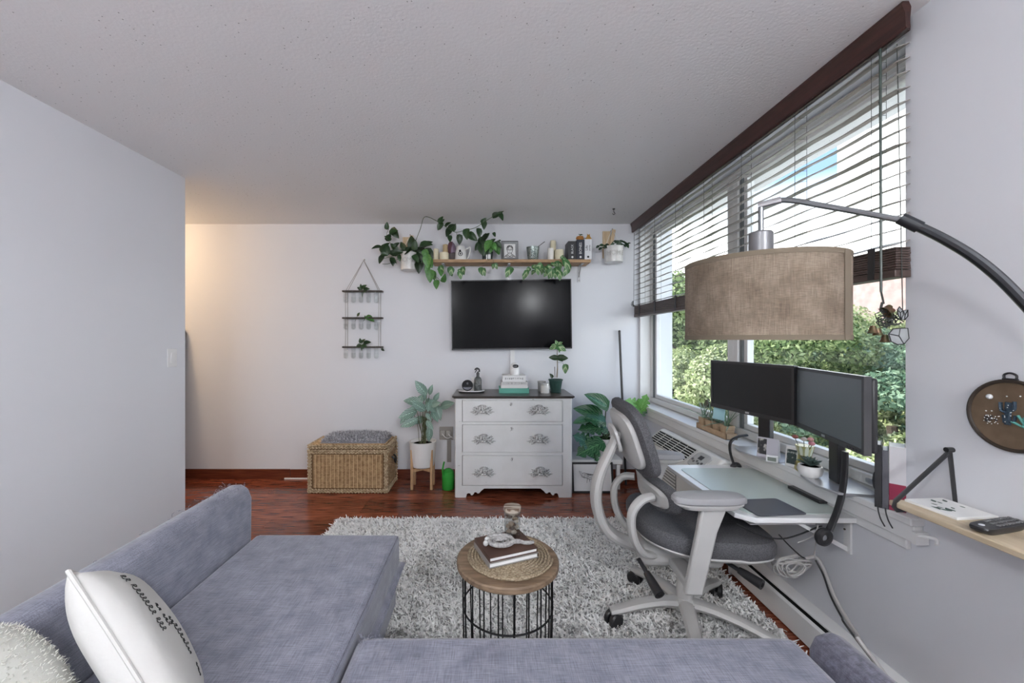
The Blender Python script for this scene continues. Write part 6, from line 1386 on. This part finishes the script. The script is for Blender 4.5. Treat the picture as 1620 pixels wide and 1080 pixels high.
cable('black cable looping under the front of the desk', [P(1165, 828, 1.58), P(1200, 846, 1.62), P(1235, 852, 1.64), P(1262, 846, 1.62), P(1290, 835, 1.58), P(1300, 832, 1.55)], 0.0032, m_bcab)
cable('thin black cable crossing to the coil below the desk', [P(1232, 845, 1.72), P(1248, 862, 1.70), P(1268, 880, 1.68), P(1280, 884, 1.66)], 0.0028, m_bcab)
cable('white cable hooked over the ring of the near clamp arm', [P(1262, 858, 1.60), P(1282, 850, 1.58), P(1291, 840, 1.56), P(1294, 833, 1.56), P(1288, 880, 1.62)], 0.0022, m_wcab)
b = MB(); rc = random.Random(6)
for k in range(9):
    c0 = P(1252 + rc.uniform(-6, 10), 893 + rc.uniform(-7, 7), 1.68); rr_ = rc.uniform(0.025, 0.06); ph = rc.uniform(0, 6)
    b.tube([c0 + Vector((rr_ * 1.3 * cos(a), 0.02 * sin(a + ph), rr_ * 0.75 * sin(a) + 0.01 * cos(2 * a))) for a in np.linspace(0, 2 * pi, 18, endpoint=False)], 0.0035, 5, closed=True)
tag(b.build('cable_coil', m_wcab, smooth=True), 'tangled coil of pale cables hanging below the desk', 'cable')
t = thing('power_strip', 'white power strip with a black plug in the tray under the desk', 'power strip', (1.22, 1.73, KZ - 0.0935))
MB().box(1.18, 1.23, 1.71, 1.93, KZ - 0.0935, KZ - 0.060).build('body', m_white, t, bevel=0.004); MB().box(1.19, 1.22, 1.712, 1.75, KZ - 0.0598, KZ - 0.030).build('plug', m_black, t, bevel=0.003)

# ------------------------------------------------------------------ office chair
ch = thing('office_chair', 'grey ergonomic office chair with light plastic frame at the desk', 'office chair', (0.915, 1.86, 0.0), R(-4))
m_gl = mk('chair_plastic', (0.46, 0.455, 0.445), 0.42); m_gf = mk('chair_fabric', (0.055, 0.055, 0.06), 0.85, col2=(0.115, 0.115, 0.125), scale=220, bump=0.4, bscale=500, dist=0.001); m_arm = mk('armrest_pad', (0.30, 0.30, 0.31), 0.55)
T = Matrix.Translation
def cb(b_, name, mat, **k): return b_.build(name, mat, ch, w=False, smooth=True, **k)
hub = MB().lathe([(0.0, 0.075), (0.045, 0.075), (0.058, 0.09), (0.055, 0.125), (0.034, 0.135), (0.032, 0.16), (0.0, 0.16)], (0, 0, 0), 24); cb(hub, 'hub', m_gl)
cb(MB().lathe([(0.036, 0.14), (0.034, 0.25), (0.024, 0.255), (0.024, 0.33)], (0, 0, 0), 18), 'gas_column', m_gl)
base_ang = (186, 258, 330, 42, 114)
for ang in base_ang:
    a = R(ang); d = Vector((cos(a), sin(a), 0)); R_ = 0.335
    pts = [d * 0.03 + Vector((0, 0, 0.112)), d * 0.12 + Vector((0, 0, 0.115)), d * 0.22 + Vector((0, 0, 0.102)), d * (R_ - 0.02) + Vector((0, 0, 0.080)), d * (R_ + 0.015) + Vector((0, 0, 0.074))]
    leg = cb(MB().tube(smooth_path(pts, 4), [0.036 - 0.0008 * k for k in range(17)], 8, flat=0.66), 'base_arm', m_gl)
    c = d * R_; s_ = Vector((-d.y, d.x, 0)); Mw = basis(c + Vector((0, 0, 0.037)), (d + s_ * 0.4), Vector((-(d + s_ * 0.4).y, (d + s_ * 0.4).x, 0)), (0, 0, 1))
    b = MB()
    for q in (-1, 1): b.lathe([(0.0, q * 0.006), (0.032, q * 0.006), (0.036, q * 0.010), (0.036, q * 0.024), (0.030, q * 0.030), (0.0, q * 0.031)], (0, 0, 0), 18, Mw @ Matrix.Rotation(pi / 2, 4, 'X'))
    b.tube([Mw @ Vector((0, -0.02, 0)), Mw @ Vector((0, 0.02, 0))], 0.008, 8); b.tube([c + Vector((0, 0, 0.03)), c + Vector((0, 0, 0.078))], 0.007, 8); cb(b, 'caster', m_black)
# mechanism under the seat
cb(MB().box(-0.23, 0.14, -0.105, 0.105, 0.315, 0.412), 'tilt_mechanism', m_gl, bevel=0.035, seg=4)
# seat: shell and cushion
Ms = T((0.02, 0, 0.425)) @ Matrix.Rotation(R(-90), 4, 'Y') @ Matrix.Rotation(R(0), 4, 'Z')
def seat_pad(prof, w_, l_, e, cv):
    b_ = MB(); o = 0; n = 56
    for (rho, dz) in prof:
        for k in range(n):
            a = 2 * pi * k / n; ca, sa = cos(a), sin(a)
            x = l_ / 2 * rho * math.copysign(abs(ca) ** (2 / e), ca); y = w_ / 2 * rho * math.copysign(abs(sa) ** (2 / e), sa)
            z = dz + 0.06 * max(0, -x / l_ - 0.10) ** 1.2 * 2 - 0.9 * max(0, x - 0.14) ** 2 + 0.25 * y * y * (1 if x < 0.1 else 0.6)
            b_.v.append((x * 1.06 + 0.045, y, z))
    for i in range(len(prof) - 1):
        for k in range(n): b_.f.append((i * n + k, i * n + (k + 1) % n, (i + 1) * n + (k + 1) % n, (i + 1) * n + k))
    b_.f.append(tuple(range(n))[::-1]); b_.f.append(tuple((len(prof) - 1) * n + k for k in range(n))); return b_
cb(seat_pad([(0.0, 0.395), (0.80, 0.395), (0.97, 0.412), (1.0, 0.422), (0.99, 0.428), (0.0, 0.428)], 0.50, 0.53, 3.2, 0), 'seat_shell', m_gl)
cb(seat_pad([(0.0, 0.4285), (0.985, 0.4285), (1.01, 0.445), (1.01, 0.475), (0.975, 0.495), (0.90, 0.502), (0.6, 0.500), (0.3, 0.496), (0.0, 0.495)], 0.505, 0.54, 3.2, 0), 'seat_cushion', m_gf)
# upper backrest
Mbk = T((-0.285, 0, 0.872)) @ Matrix.Rotation(R(-17), 4, 'Y')
cb(MB().pad(0.44, 0.34, [(0.0, 0.014), (0.93, 0.010), (1.0, 0.018), (1.02, 0.034), (1.0, 0.050), (0.90, 0.062), (0.55, 0.058), (0.0, 0.054)], 3.4, 48, 0.55, 0.15, Mbk, 0.10), 'back_cushion', m_gf)
cb(MB().pad(0.36, 0.262, [(0.0, -0.010), (0.85, -0.012), (0.97, -0.006), (1.0, 0.004), (1.0, 0.0165), (0.0, 0.0165)], 3.4, 48, 0.55, 0.15, Mbk, 0.10), 'back_shell', m_gl)
# lumbar rest
Mlb = T((-0.185, 0, 0.640)) @ Matrix.Rotation(R(-8), 4, 'Y')
cb(MB().pad(0.46, 0.135, [(0.0, 0.004), (0.92, 0.002), (1.0, 0.012), (1.02, 0.028), (0.98, 0.044), (0.80, 0.054), (0.0, 0.052)], 3.0, 48, 0.9, 0.3, Mlb), 'lumbar_cushion', m_gf)
cb(MB().pad(0.40, 0.095, [(0.0, -0.010), (0.9, -0.010), (1.0, 0.0), (1.0, 0.008), (0.0, 0.008)], 3.0, 40, 0.9, 0.3, Mlb), 'lumbar_shell', m_gl)
# spine and lumbar arms
sp = smooth_path([(-0.30, 0, 0.90), (-0.345, 0, 0.80), (-0.395, 0, 0.68), (-0.405, 0, 0.56), (-0.36, 0, 0.44), (-0.25, 0, 0.375), (-0.12, 0, 0.365)], 5)
cb(MB().tube(sp, [0.034 + 0.014 * min(1, k / 12) for k in range(len(sp))], 10, flat=0.55, hint=Vector((1, 0, 0))), 'spine', m_gl)
cb(MB().pad(0.15, 0.13, [(0.0, 0), (1, 0), (1, 0.012), (0.0, 0.02)], 3, 28, M=T((-0.325, 0, 0.87)) @ Matrix.Rotation(R(-17), 4, 'Y')), 'spine_plate', m_gl)
for s_ in (-1, 1):
    lp = smooth_path([(-0.19, s_ * 0.13, 0.645), (-0.245, s_ * 0.15, 0.635), (-0.285, s_ * 0.155, 0.575), (-0.275, s_ * 0.15, 0.47), (-0.22, s_ * 0.12, 0.39), (-0.13, s_ * 0.06, 0.365)], 5)
    cb(MB().tube(lp, 0.0225, 9, flat=0.8), 'lumbar_arm', m_gl)
# armrests
for s_ in (-1, 1):
    y_ = s_ * 0.295
    post = MB()
    pr = [(-0.155, 0.33), (-0.085, 0.33), (-0.03, 0.58), (0.005, 0.672), (-0.09, 0.672), (-0.105, 0.58)]
    pr = [(x + 0.03, z) for x, z in pr]
    post.prism(pr, -y_ - 0.016, -y_ + 0.016, Matrix(((1, 0, 0, 0), (0, 0, -1, 0), (0, 1, 0, 0), (0, 0, 0, 1))))
    p_ = cb(post, 'arm_post', m_gl, bevel=0.008, seg=2)
    cb(MB().box(-0.11, -0.04, min(y_, 0) if s_ < 0 else 0.0, 0.0 if s_ < 0 else y_, 0.332, 0.368), 'arm_bracket', m_gl, bevel=0.008)
    Mq = T((-0.028, y_, 0.688)) @ Matrix.Rotation(R(s_ * -4), 4, 'Z') @ Matrix.Rotation(R(-90), 4, 'Y')
    cb(MB().pad(0.098, 0.285, [(0.0, 0.008), (0.9, 0.006), (1.0, 0.012), (1.0, 0.024), (0.94, 0.034), (0.7, 0.040), (0.0, 0.042)], 3.0, 44, M=Mq @ Matrix.Rotation(0, 4, 'X')), 'armrest_pad', m_arm)
    cb(MB().pad(0.085, 0.265, [(0.0, -0.016), (0.8, -0.016), (1.0, 0.0), (1.0, 0.0075), (0.0, 0.0075)], 3.0, 40, M=Mq), 'armrest_base', m_gl)
# levers
for (p0, p1) in (((-0.245, -0.12, 0.365), (-0.205, -0.265, 0.300)), ((0.13, -0.10, 0.36), (0.215, -0.225, 0.335))):
    b = MB().tube([p0, tuple(Vector(p0).lerp(Vector(p1), 0.45))], 0.009, 8); cb(b, 'lever_rod', m_black)
    lv = cb(MB().tube([tuple(Vector(p0).lerp(Vector(p1), 0.4)), tuple(Vector(p0).lerp(Vector(p1), 0.6)), p1], [0.014, 0.018, 0.021], 14), 'lever_grip', m_black)
    d = (Vector(p1) - Vector(p0)).normalized(); cb(MB().tube([p1, tuple(Vector(p1) + d * 0.002)], 0.009, 10), 'lever_end', m_dark)

# ------------------------------------------------------------------ arc lamp
LX, LY, LR, LZ0, LZ1 = 0.800, 1.17, 0.200, 1.332, 1.560
al = thing('arc_floor_lamp', 'arc floor lamp with a wide burlap drum shade in front of the window', 'floor lamp', (1.36, 0.78, 0))
m_bur = mk('burlap', (0.19, 0.145, 0.105), 0.9, col2=(0.28, 0.225, 0.17), scale=16, detail=8, bump=0.5, bscale=300, stretch=(1, 1, 1), transl=0.25)
weave(m_bur, ((60, 60, 520), (420, 420, 30)))
m_trim = mk('burlap_trim', (0.15, 0.12, 0.085), 0.85)
b = MB()
for (r0, r1) in ((LR, LR - 0.003),):
    b.lathe([(LR, 0.012), (LR, LZ1 - LZ0 - 0.012), (LR - 0.003, LZ1 - LZ0 - 0.012), (LR - 0.003, 0.012), (LR, 0.012)], (LX, LY, LZ0), 72)
    b.f = b.f[:-2]
shd = b.build('shade', m_bur, al, smooth=True)
for z_ in (0.0, LZ1 - LZ0 - 0.013):
    b = MB().lathe([(LR + 0.001, z_), (LR + 0.0015, z_ + 0.013), (LR - 0.004, z_ + 0.013), (LR - 0.004, z_), (LR + 0.001, z_)], (LX, LY, LZ0), 72); b.f = b.f[:-2]; b.build('trim_band', m_trim, shd, smooth=True)
a0 = atan2(-LY, -LX) + R(63)
b = MB()
for k in range(1): b.box(LR + 0.0005, LR + 0.0018, -0.016, 0.016, 0.0, LZ1 - LZ0, T((LX, LY, LZ0)) @ Matrix.Rotation(a0, 4, 'Z'))
b.build('seam_strip', m_trim, shd)
b = MB()
for k in range(3):
    a = 2 * pi * k / 3 + 0.5; b.tube(smooth_path([(LX, LY, LZ1 - 0.02), (LX + 0.1 * cos(a), LY + 0.1 * sin(a), LZ1 + 0.004), (LX + (LR - 0.002) * cos(a), LY + (LR - 0.002) * sin(a), LZ1 - 0.004)], 4), 0.002, 6)
b.build('spider', m_chrome, al, smooth=True)
MB().lathe([(0.0, -0.03), (0.031, -0.03), (0.031, 0.084), (0.028, 0.088), (0.0, 0.088)], (LX, LY, LZ1), 20).build('socket', mk('socket_grey', (0.20, 0.20, 0.21), 0.4, metal=0.5), al, smooth=True)
MB().ball((LX, LY, LZ1 - 0.075), 0.03, 14, 8).build('bulb', mk('bulb_white', (0.8, 0.8, 0.78), 0.3), al, smooth=True)
m_arml = mk('lamp_metal', (0.19, 0.20, 0.21), 0.35, metal=0.7)
MB().tube([(LX, LY, LZ1 + 0.086), (LX, LY, 1.722)], 0.0075, 10).build('drop_tube', m_arml, al, smooth=True)
arm = [(0.0, 1.730), (0.06, 1.733), (0.12, 1.722), (0.192, 1.700), (0.2987, 1.668), (0.428, 1.627), (0.5166, 1.5735), (0.599, 1.511), (0.675, 1.43), (0.77, 1.30), (0.86, 1.12), (0.93, 0.90), (0.98, 0.60), (1.0, 0.30), (1.0, 0.03)]
ap3 = [(LX + 0.56 * t_, LY - 0.42 * t_, z_) for t_, z_ in arm]
MB().tube(smooth_path(ap3[:6], 5), 0.0075, 10).build('upper_arm', m_arml, al, smooth=True)
MB().tube(smooth_path(ap3[5:], 5), 0.0110, 10).build('lower_arm', mk('lamp_black', (0.02, 0.022, 0.026), 0.3, metal=0.3), al, smooth=True)
d = Vector(ap3[6]) - Vector(ap3[5]); d.normalize(); p = Vector(ap3[5])
MB().tube([p - d * 0.015, p + d * 0.03], 0.0145, 12).build('joint', MATS['lamp_black'], al, smooth=True)
MB().tube([(LX - 0.006, LY + 0.004, 1.727), tuple(Vector(ap3[1]) + Vector((0.005, -0.003, 0)))], 0.010, 10).build('elbow', m_chrome, al, smooth=True)
MB().lathe([(0.0, 0.0), (0.075, 0.0), (0.078, 0.006), (0.074, 0.03), (0.02, 0.036), (0.0, 0.036)], (ap3[-1][0], ap3[-1][1], 0), 40).build('foot', MATS['lamp_black'], al, smooth=True)

# ------------------------------------------------------------------ bells and glass ornament by the window
bx, by = 1.372, 1.39
t = thing('bell_garland', 'tangled dark cord with small copper bells hanging in front of the near window', 'garland', (bx, by, 1.35))
rb = random.Random(4); b = MB()
for k in range(16):
    c0 = P(1404 + rb.uniform(-8, 10), 502 + rb.uniform(-9, 9), by - 0.02); pts = []
    for j in range(9):
        a = j * 2 * pi / 8 + rb.uniform(-.3, .3); pts.append(c0 + Vector((0.022 * cos(a) * rb.uniform(.5, 1.3), 0.012 * rb.uniform(-1, 1), 0.016 * sin(a) * rb.uniform(.5, 1.3))))
    b.tube(pts, 0.0017, 4)
b.tube(smooth_path([P(1396, 478, by - 0.02), P(1394, 490, by - 0.02), P(1403, 498, by - 0.02), P(1412, 512, by - 0.02)], 4), 0.004, 5)
b.tube([(1.372, 1.392, 1.50), tuple(P(1398, 480, by - 0.02))], 0.003, 5)
b.build('cord_tangle', m_cord, t)
m_cop = mk('aged_copper', (0.20, 0.10, 0.065), 0.4, metal=0.6, col2=(0.10, 0.11, 0.05), scale=60)
for (px, py, tilt) in ((1404, 488, 50), (1381, 521, 5), (1388, 524, -6), (1400, 535, 4), (1408, 493, 58)):
    c = P(px, py, by - 0.03); Mq = T(c) @ Matrix.Rotation(R(tilt), 4, 'Y')
    MB().lathe([(0.0, 0.013), (0.008, 0.012), (0.010, 0.004), (0.011, -0.004), (0.0155, -0.013), (0.0135, -0.013), (0.009, -0.002), (0.0, 0.008)], (0, 0, 0), 16, Mq).build('bell', m_cop, t, smooth=True)
t = thing('glass_ornament', 'leaded white glass leaf ornament hanging at the near window edge', 'ornament', tuple(P(1425, 525, 1.335)))
for (poly, dy) in (([(1406, 528), (1413, 520), (1424, 519), (1436, 519), (1438, 535), (1430, 544), (1420, 545), (1410, 540)], 0), ([(1420, 490), (1423, 485), (1428, 491), (1429, 498), (1425, 505), (1421, 498)], 0.01), ([(1429, 491), (1436, 490), (1436, 500), (1431, 506), (1426, 505)], 0.012)):
    pts = [P(x, y, 1.335 + dy) for x, y in poly]; n_ = len(pts)
    b = MB(); b.v = [tuple(p_) for p_ in pts] + [tuple(p_ + Vector((0, 0.003, 0))) for p_ in pts]; b.f = [tuple(range(n_)), tuple(range(n_, 2 * n_))[::-1]] + [(i, n_ + i, n_ + (i + 1) % n_, (i + 1) % n_) for i in range(n_)]
    g_ = b.build('glass_leaf', mk('opal_glass', (0.55, 0.57, 0.58), 0.2, transl=0.4), t)
    b = MB().tube(pts, 0.0018, 5, closed=True); c = sum(pts, Vector()) / n_
    for k in (0, n_ // 3, 2 * n_ // 3): b.tube([c, pts[k]], 0.0016, 5)
    b.build('lead_line', m_black, g_)
MB().tube([P(1428, 490, 1.335), P(1427, 440, 1.35), (P(1424, 440, 1.36).x, 1.37, 2.35)], 0.0015, 5).build('hanging_cord', m_cord, t)

# ------------------------------------------------------------------ shelf, booklet, remote and hoop on the right wall
RZ = 0.829
rsf = thing('strap_shelf', 'pale wooden shelf hung by a black strap on the right wall', 'shelf', (1.35, 0.95, RZ - 0.02))
MB().box(1.262, 1.443, 0.55, 1.256, RZ - 0.017, RZ).build('board', mk('birch', (0.50, 0.40, 0.27), 0.5, col2=(0.60, 0.50, 0.36), scale=5, stretch=(14, 2, 14)), rsf, bevel=0.003)
for yy in (1.232, 0.60):
    pk = Vector((1.436, yy + 0.008, 0.985)); b = MB()
    for seg in ([pk, Vector((1.258, yy, RZ + 0.004)), Vector((1.254, yy, RZ - 0.012)), Vector((1.262, yy, RZ - 0.0215)), Vector((1.439, yy, RZ - 0.0215))], [pk, Vector((1.440, yy - 0.004, RZ + 0.002))]):
        b.tube(seg, 0.0085, 6, flat=0.28, hint=Vector((0, 1, 0)))
    b.build('strap', m_black, rsf, smooth=True)
    MB().tube([(1.445, yy + 0.008, 0.990), (1.424, yy + 0.008, 0.990)], 0.008, 10).build('peg', m_black, rsf, smooth=True)
t = thing('botanical_booklet', 'white booklet with dark green leaf print on the strap shelf', 'booklet', (1.365, 1.18, RZ + 0.0002), R(4))
MB().box(-0.064, 0.064, -0.066, 0.066, 0.0, 0.008).build('pages', m_paper, t, w=False, bevel=0.001)
LF_pr = leaf_mesh('printed_leaf', 'lance', 1, 0.4, 0, 0, 6); LF_pr.materials.append(mk('print_green', (0.06, 0.10, 0.08), 0.6, rand=0.5))
rb = random.Random(9)
for k in range(12):
    x, y_ = rb.uniform(-0.045, 0.045), rb.uniform(-0.05, 0.045); a = rb.uniform(-0.7, 0.7) + (pi if rb.random() < .3 else 0); L2 = rb.uniform(0.018, 0.036)
    o = bpy.data.objects.new('printed_leaf', LF_pr); C.objects.link(o); o.parent = t; o.location = (x, y_, 0.0084); o.rotation_euler = (0, 0, a); o.scale = (L2, L2 * 0.8, 0.01)
t = thing('remote_control', 'black remote control lying across the strap shelf', 'remote', (1.352, 1.055, RZ + 0.0003), R(14))
MB().pad(0.046, 0.172, [(0.0, 0.0), (0.80, 0.0), (0.97, 0.008), (1.0, 0.014), (0.97, 0.018), (0.0, 0.019)], 5, 40, M=Matrix.Rotation(R(-90), 4, 'Y') @ Matrix.Rotation(0, 4, 'X')).build('body', m_black, t, w=False, smooth=True)
bm = MB().box(-0.004, 0.004, -0.0032, 0.0032, 0, 0.0022).mesh('button'); bm.materials.append(mk('button_grey', (0.16, 0.16, 0.165), 0.5))
for i_ in range(9):
    for j_ in range(3):
        o = bpy.data.objects.new('button', bm); C.objects.link(o); o.parent = t; o.location = (-0.028 + i_ * 0.0125, -0.0125 + j_ * 0.0125, 0.0188)
MB().ball((-0.060, 0.004, 0.0185), 0.006, 10, 5, (1.3, 1, 0.3)).build('power_button', mk('button_pale', (0.6, 0.62, 0.66), 0.4), t, w=False, smooth=True)
# embroidery hoop
HY, HZ, HR = 1.094, 1.124, 0.095; XH = WR - 0.002
hp = thing('embroidery_hoop', 'brown embroidery hoop with stitched cacti and moon on the right wall', 'embroidery', (XH, HY, HZ - HR))
Mh = basis((XH - 0.004, HY, HZ), (0, -1, 0), (0, 0, 1), (-1, 0, 0))          # local x to the right in view, y up, z out of the wall
MB().lathe([(0.0, 0.004), (HR - 0.002, 0.004), (HR - 0.002, 0.0), (0.0, 0.0)], (0, 0, 0), 56, Mh).build('cloth', mk('brown_linen', (0.125, 0.085, 0.052), 0.9, col2=(0.16, 0.11, 0.07), scale=30), hp, smooth=True)
MB().tube([Mh @ Vector((HR * cos(a), HR * sin(a), 0.005)) for a in np.linspace(0, 2 * pi, 56, endpoint=False)], 0.0052, 8, closed=True).build('ring', mk('hoop_wood', (0.035, 0.025, 0.018), 0.5), hp, smooth=True)
b = MB().tube(smooth_path([Mh @ Vector((x, y_, 0.006)) for x, y_ in ((-0.012, HR + 0.003), (-0.013, HR + 0.016), (0.0, HR + 0.022), (0.013, HR + 0.016), (0.012, HR + 0.003))], 4), 0.0028, 6); b.tube([Mh @ Vector((-0.016, HR + 0.005, 0.006)), Mh @ Vector((0.016, HR + 0.005, 0.006))], 0.003, 6); b.build('clasp', m_black, hp, smooth=True)
E = lambda x, y_, z_=0.005: Mh @ Vector((x, y_, z_))
b = MB()
for pts, r_ in (([(-0.006, -0.026), (-0.005, 0.018), (-0.004, 0.036)], 0.0075), ([(-0.008, 0.008), (-0.019, 0.012), (-0.021, 0.034)], 0.006), ([(-0.003, 0.012), (0.008, 0.018), (0.009, 0.040)], 0.006), ([(0.0, -0.016), (0.009, -0.012), (0.010, 0.002)], 0.005), ([(-0.012, -0.022), (-0.014, 0.0)], 0.005)):
    b.tube(smooth_path([E(x, y_) for x, y_ in pts], 4), r_, 7, flat=0.6)
b.build('stitched_cactus', mk('navy_thread', (0.022, 0.04, 0.07), 0.7, col2=(0.035, 0.065, 0.09), scale=200, bump=0.6, bscale=300), hp, smooth=True)
b = MB(); rb = random.Random(12)
for k in range(26): 
    a = rb.uniform(R(20), R(160)); q = rb.uniform(0.01, 0.034); c_ = E(0.034, -0.030); b.tube([c_, E(0.034 + q * cos(a), -0.030 + q * sin(a) * 1.2, 0.007)], [0.002, 0.0035], 5)
b.build('stitched_agave', mk('teal_thread', (0.10, 0.33, 0.29), 0.7), hp, smooth=True)
b = MB()
for k in range(16): b.ball(E(-0.040 + rb.uniform(-0.016, 0.016), -0.018 + rb.uniform(-0.012, 0.010), 0.006), 0.0026, 6, 4)
b.build('stitched_bush', mk('dark_thread', (0.05, 0.04, 0.04), 0.8), hp)
b = MB()
for k in range(26): b.ball(E(-0.040 + rb.uniform(-0.017, 0.018), -0.018 + rb.uniform(-0.013, 0.012), 0.0075), 0.0013, 5, 3)
for k in range(12): b.ball(E(rb.uniform(-0.02, 0.011), rb.uniform(-0.024, 0.034), 0.0095), 0.0012, 5, 3)
for x, y_ in ((-0.054, 0.004), (-0.041, 0.006), (-0.008, 0.052), (0.03, 0.03), (0.02, 0.056)): b.ball(E(x, y_), 0.0018, 6, 4)
b.build('bead', m_paper, hp)
MB().ball(E(-0.046, 0.046), 0.0075, 14, 6, (1, 1, 1)).build('stitched_moon', mk('moon_thread', (0.62, 0.63, 0.64), 0.7), hp, smooth=True)
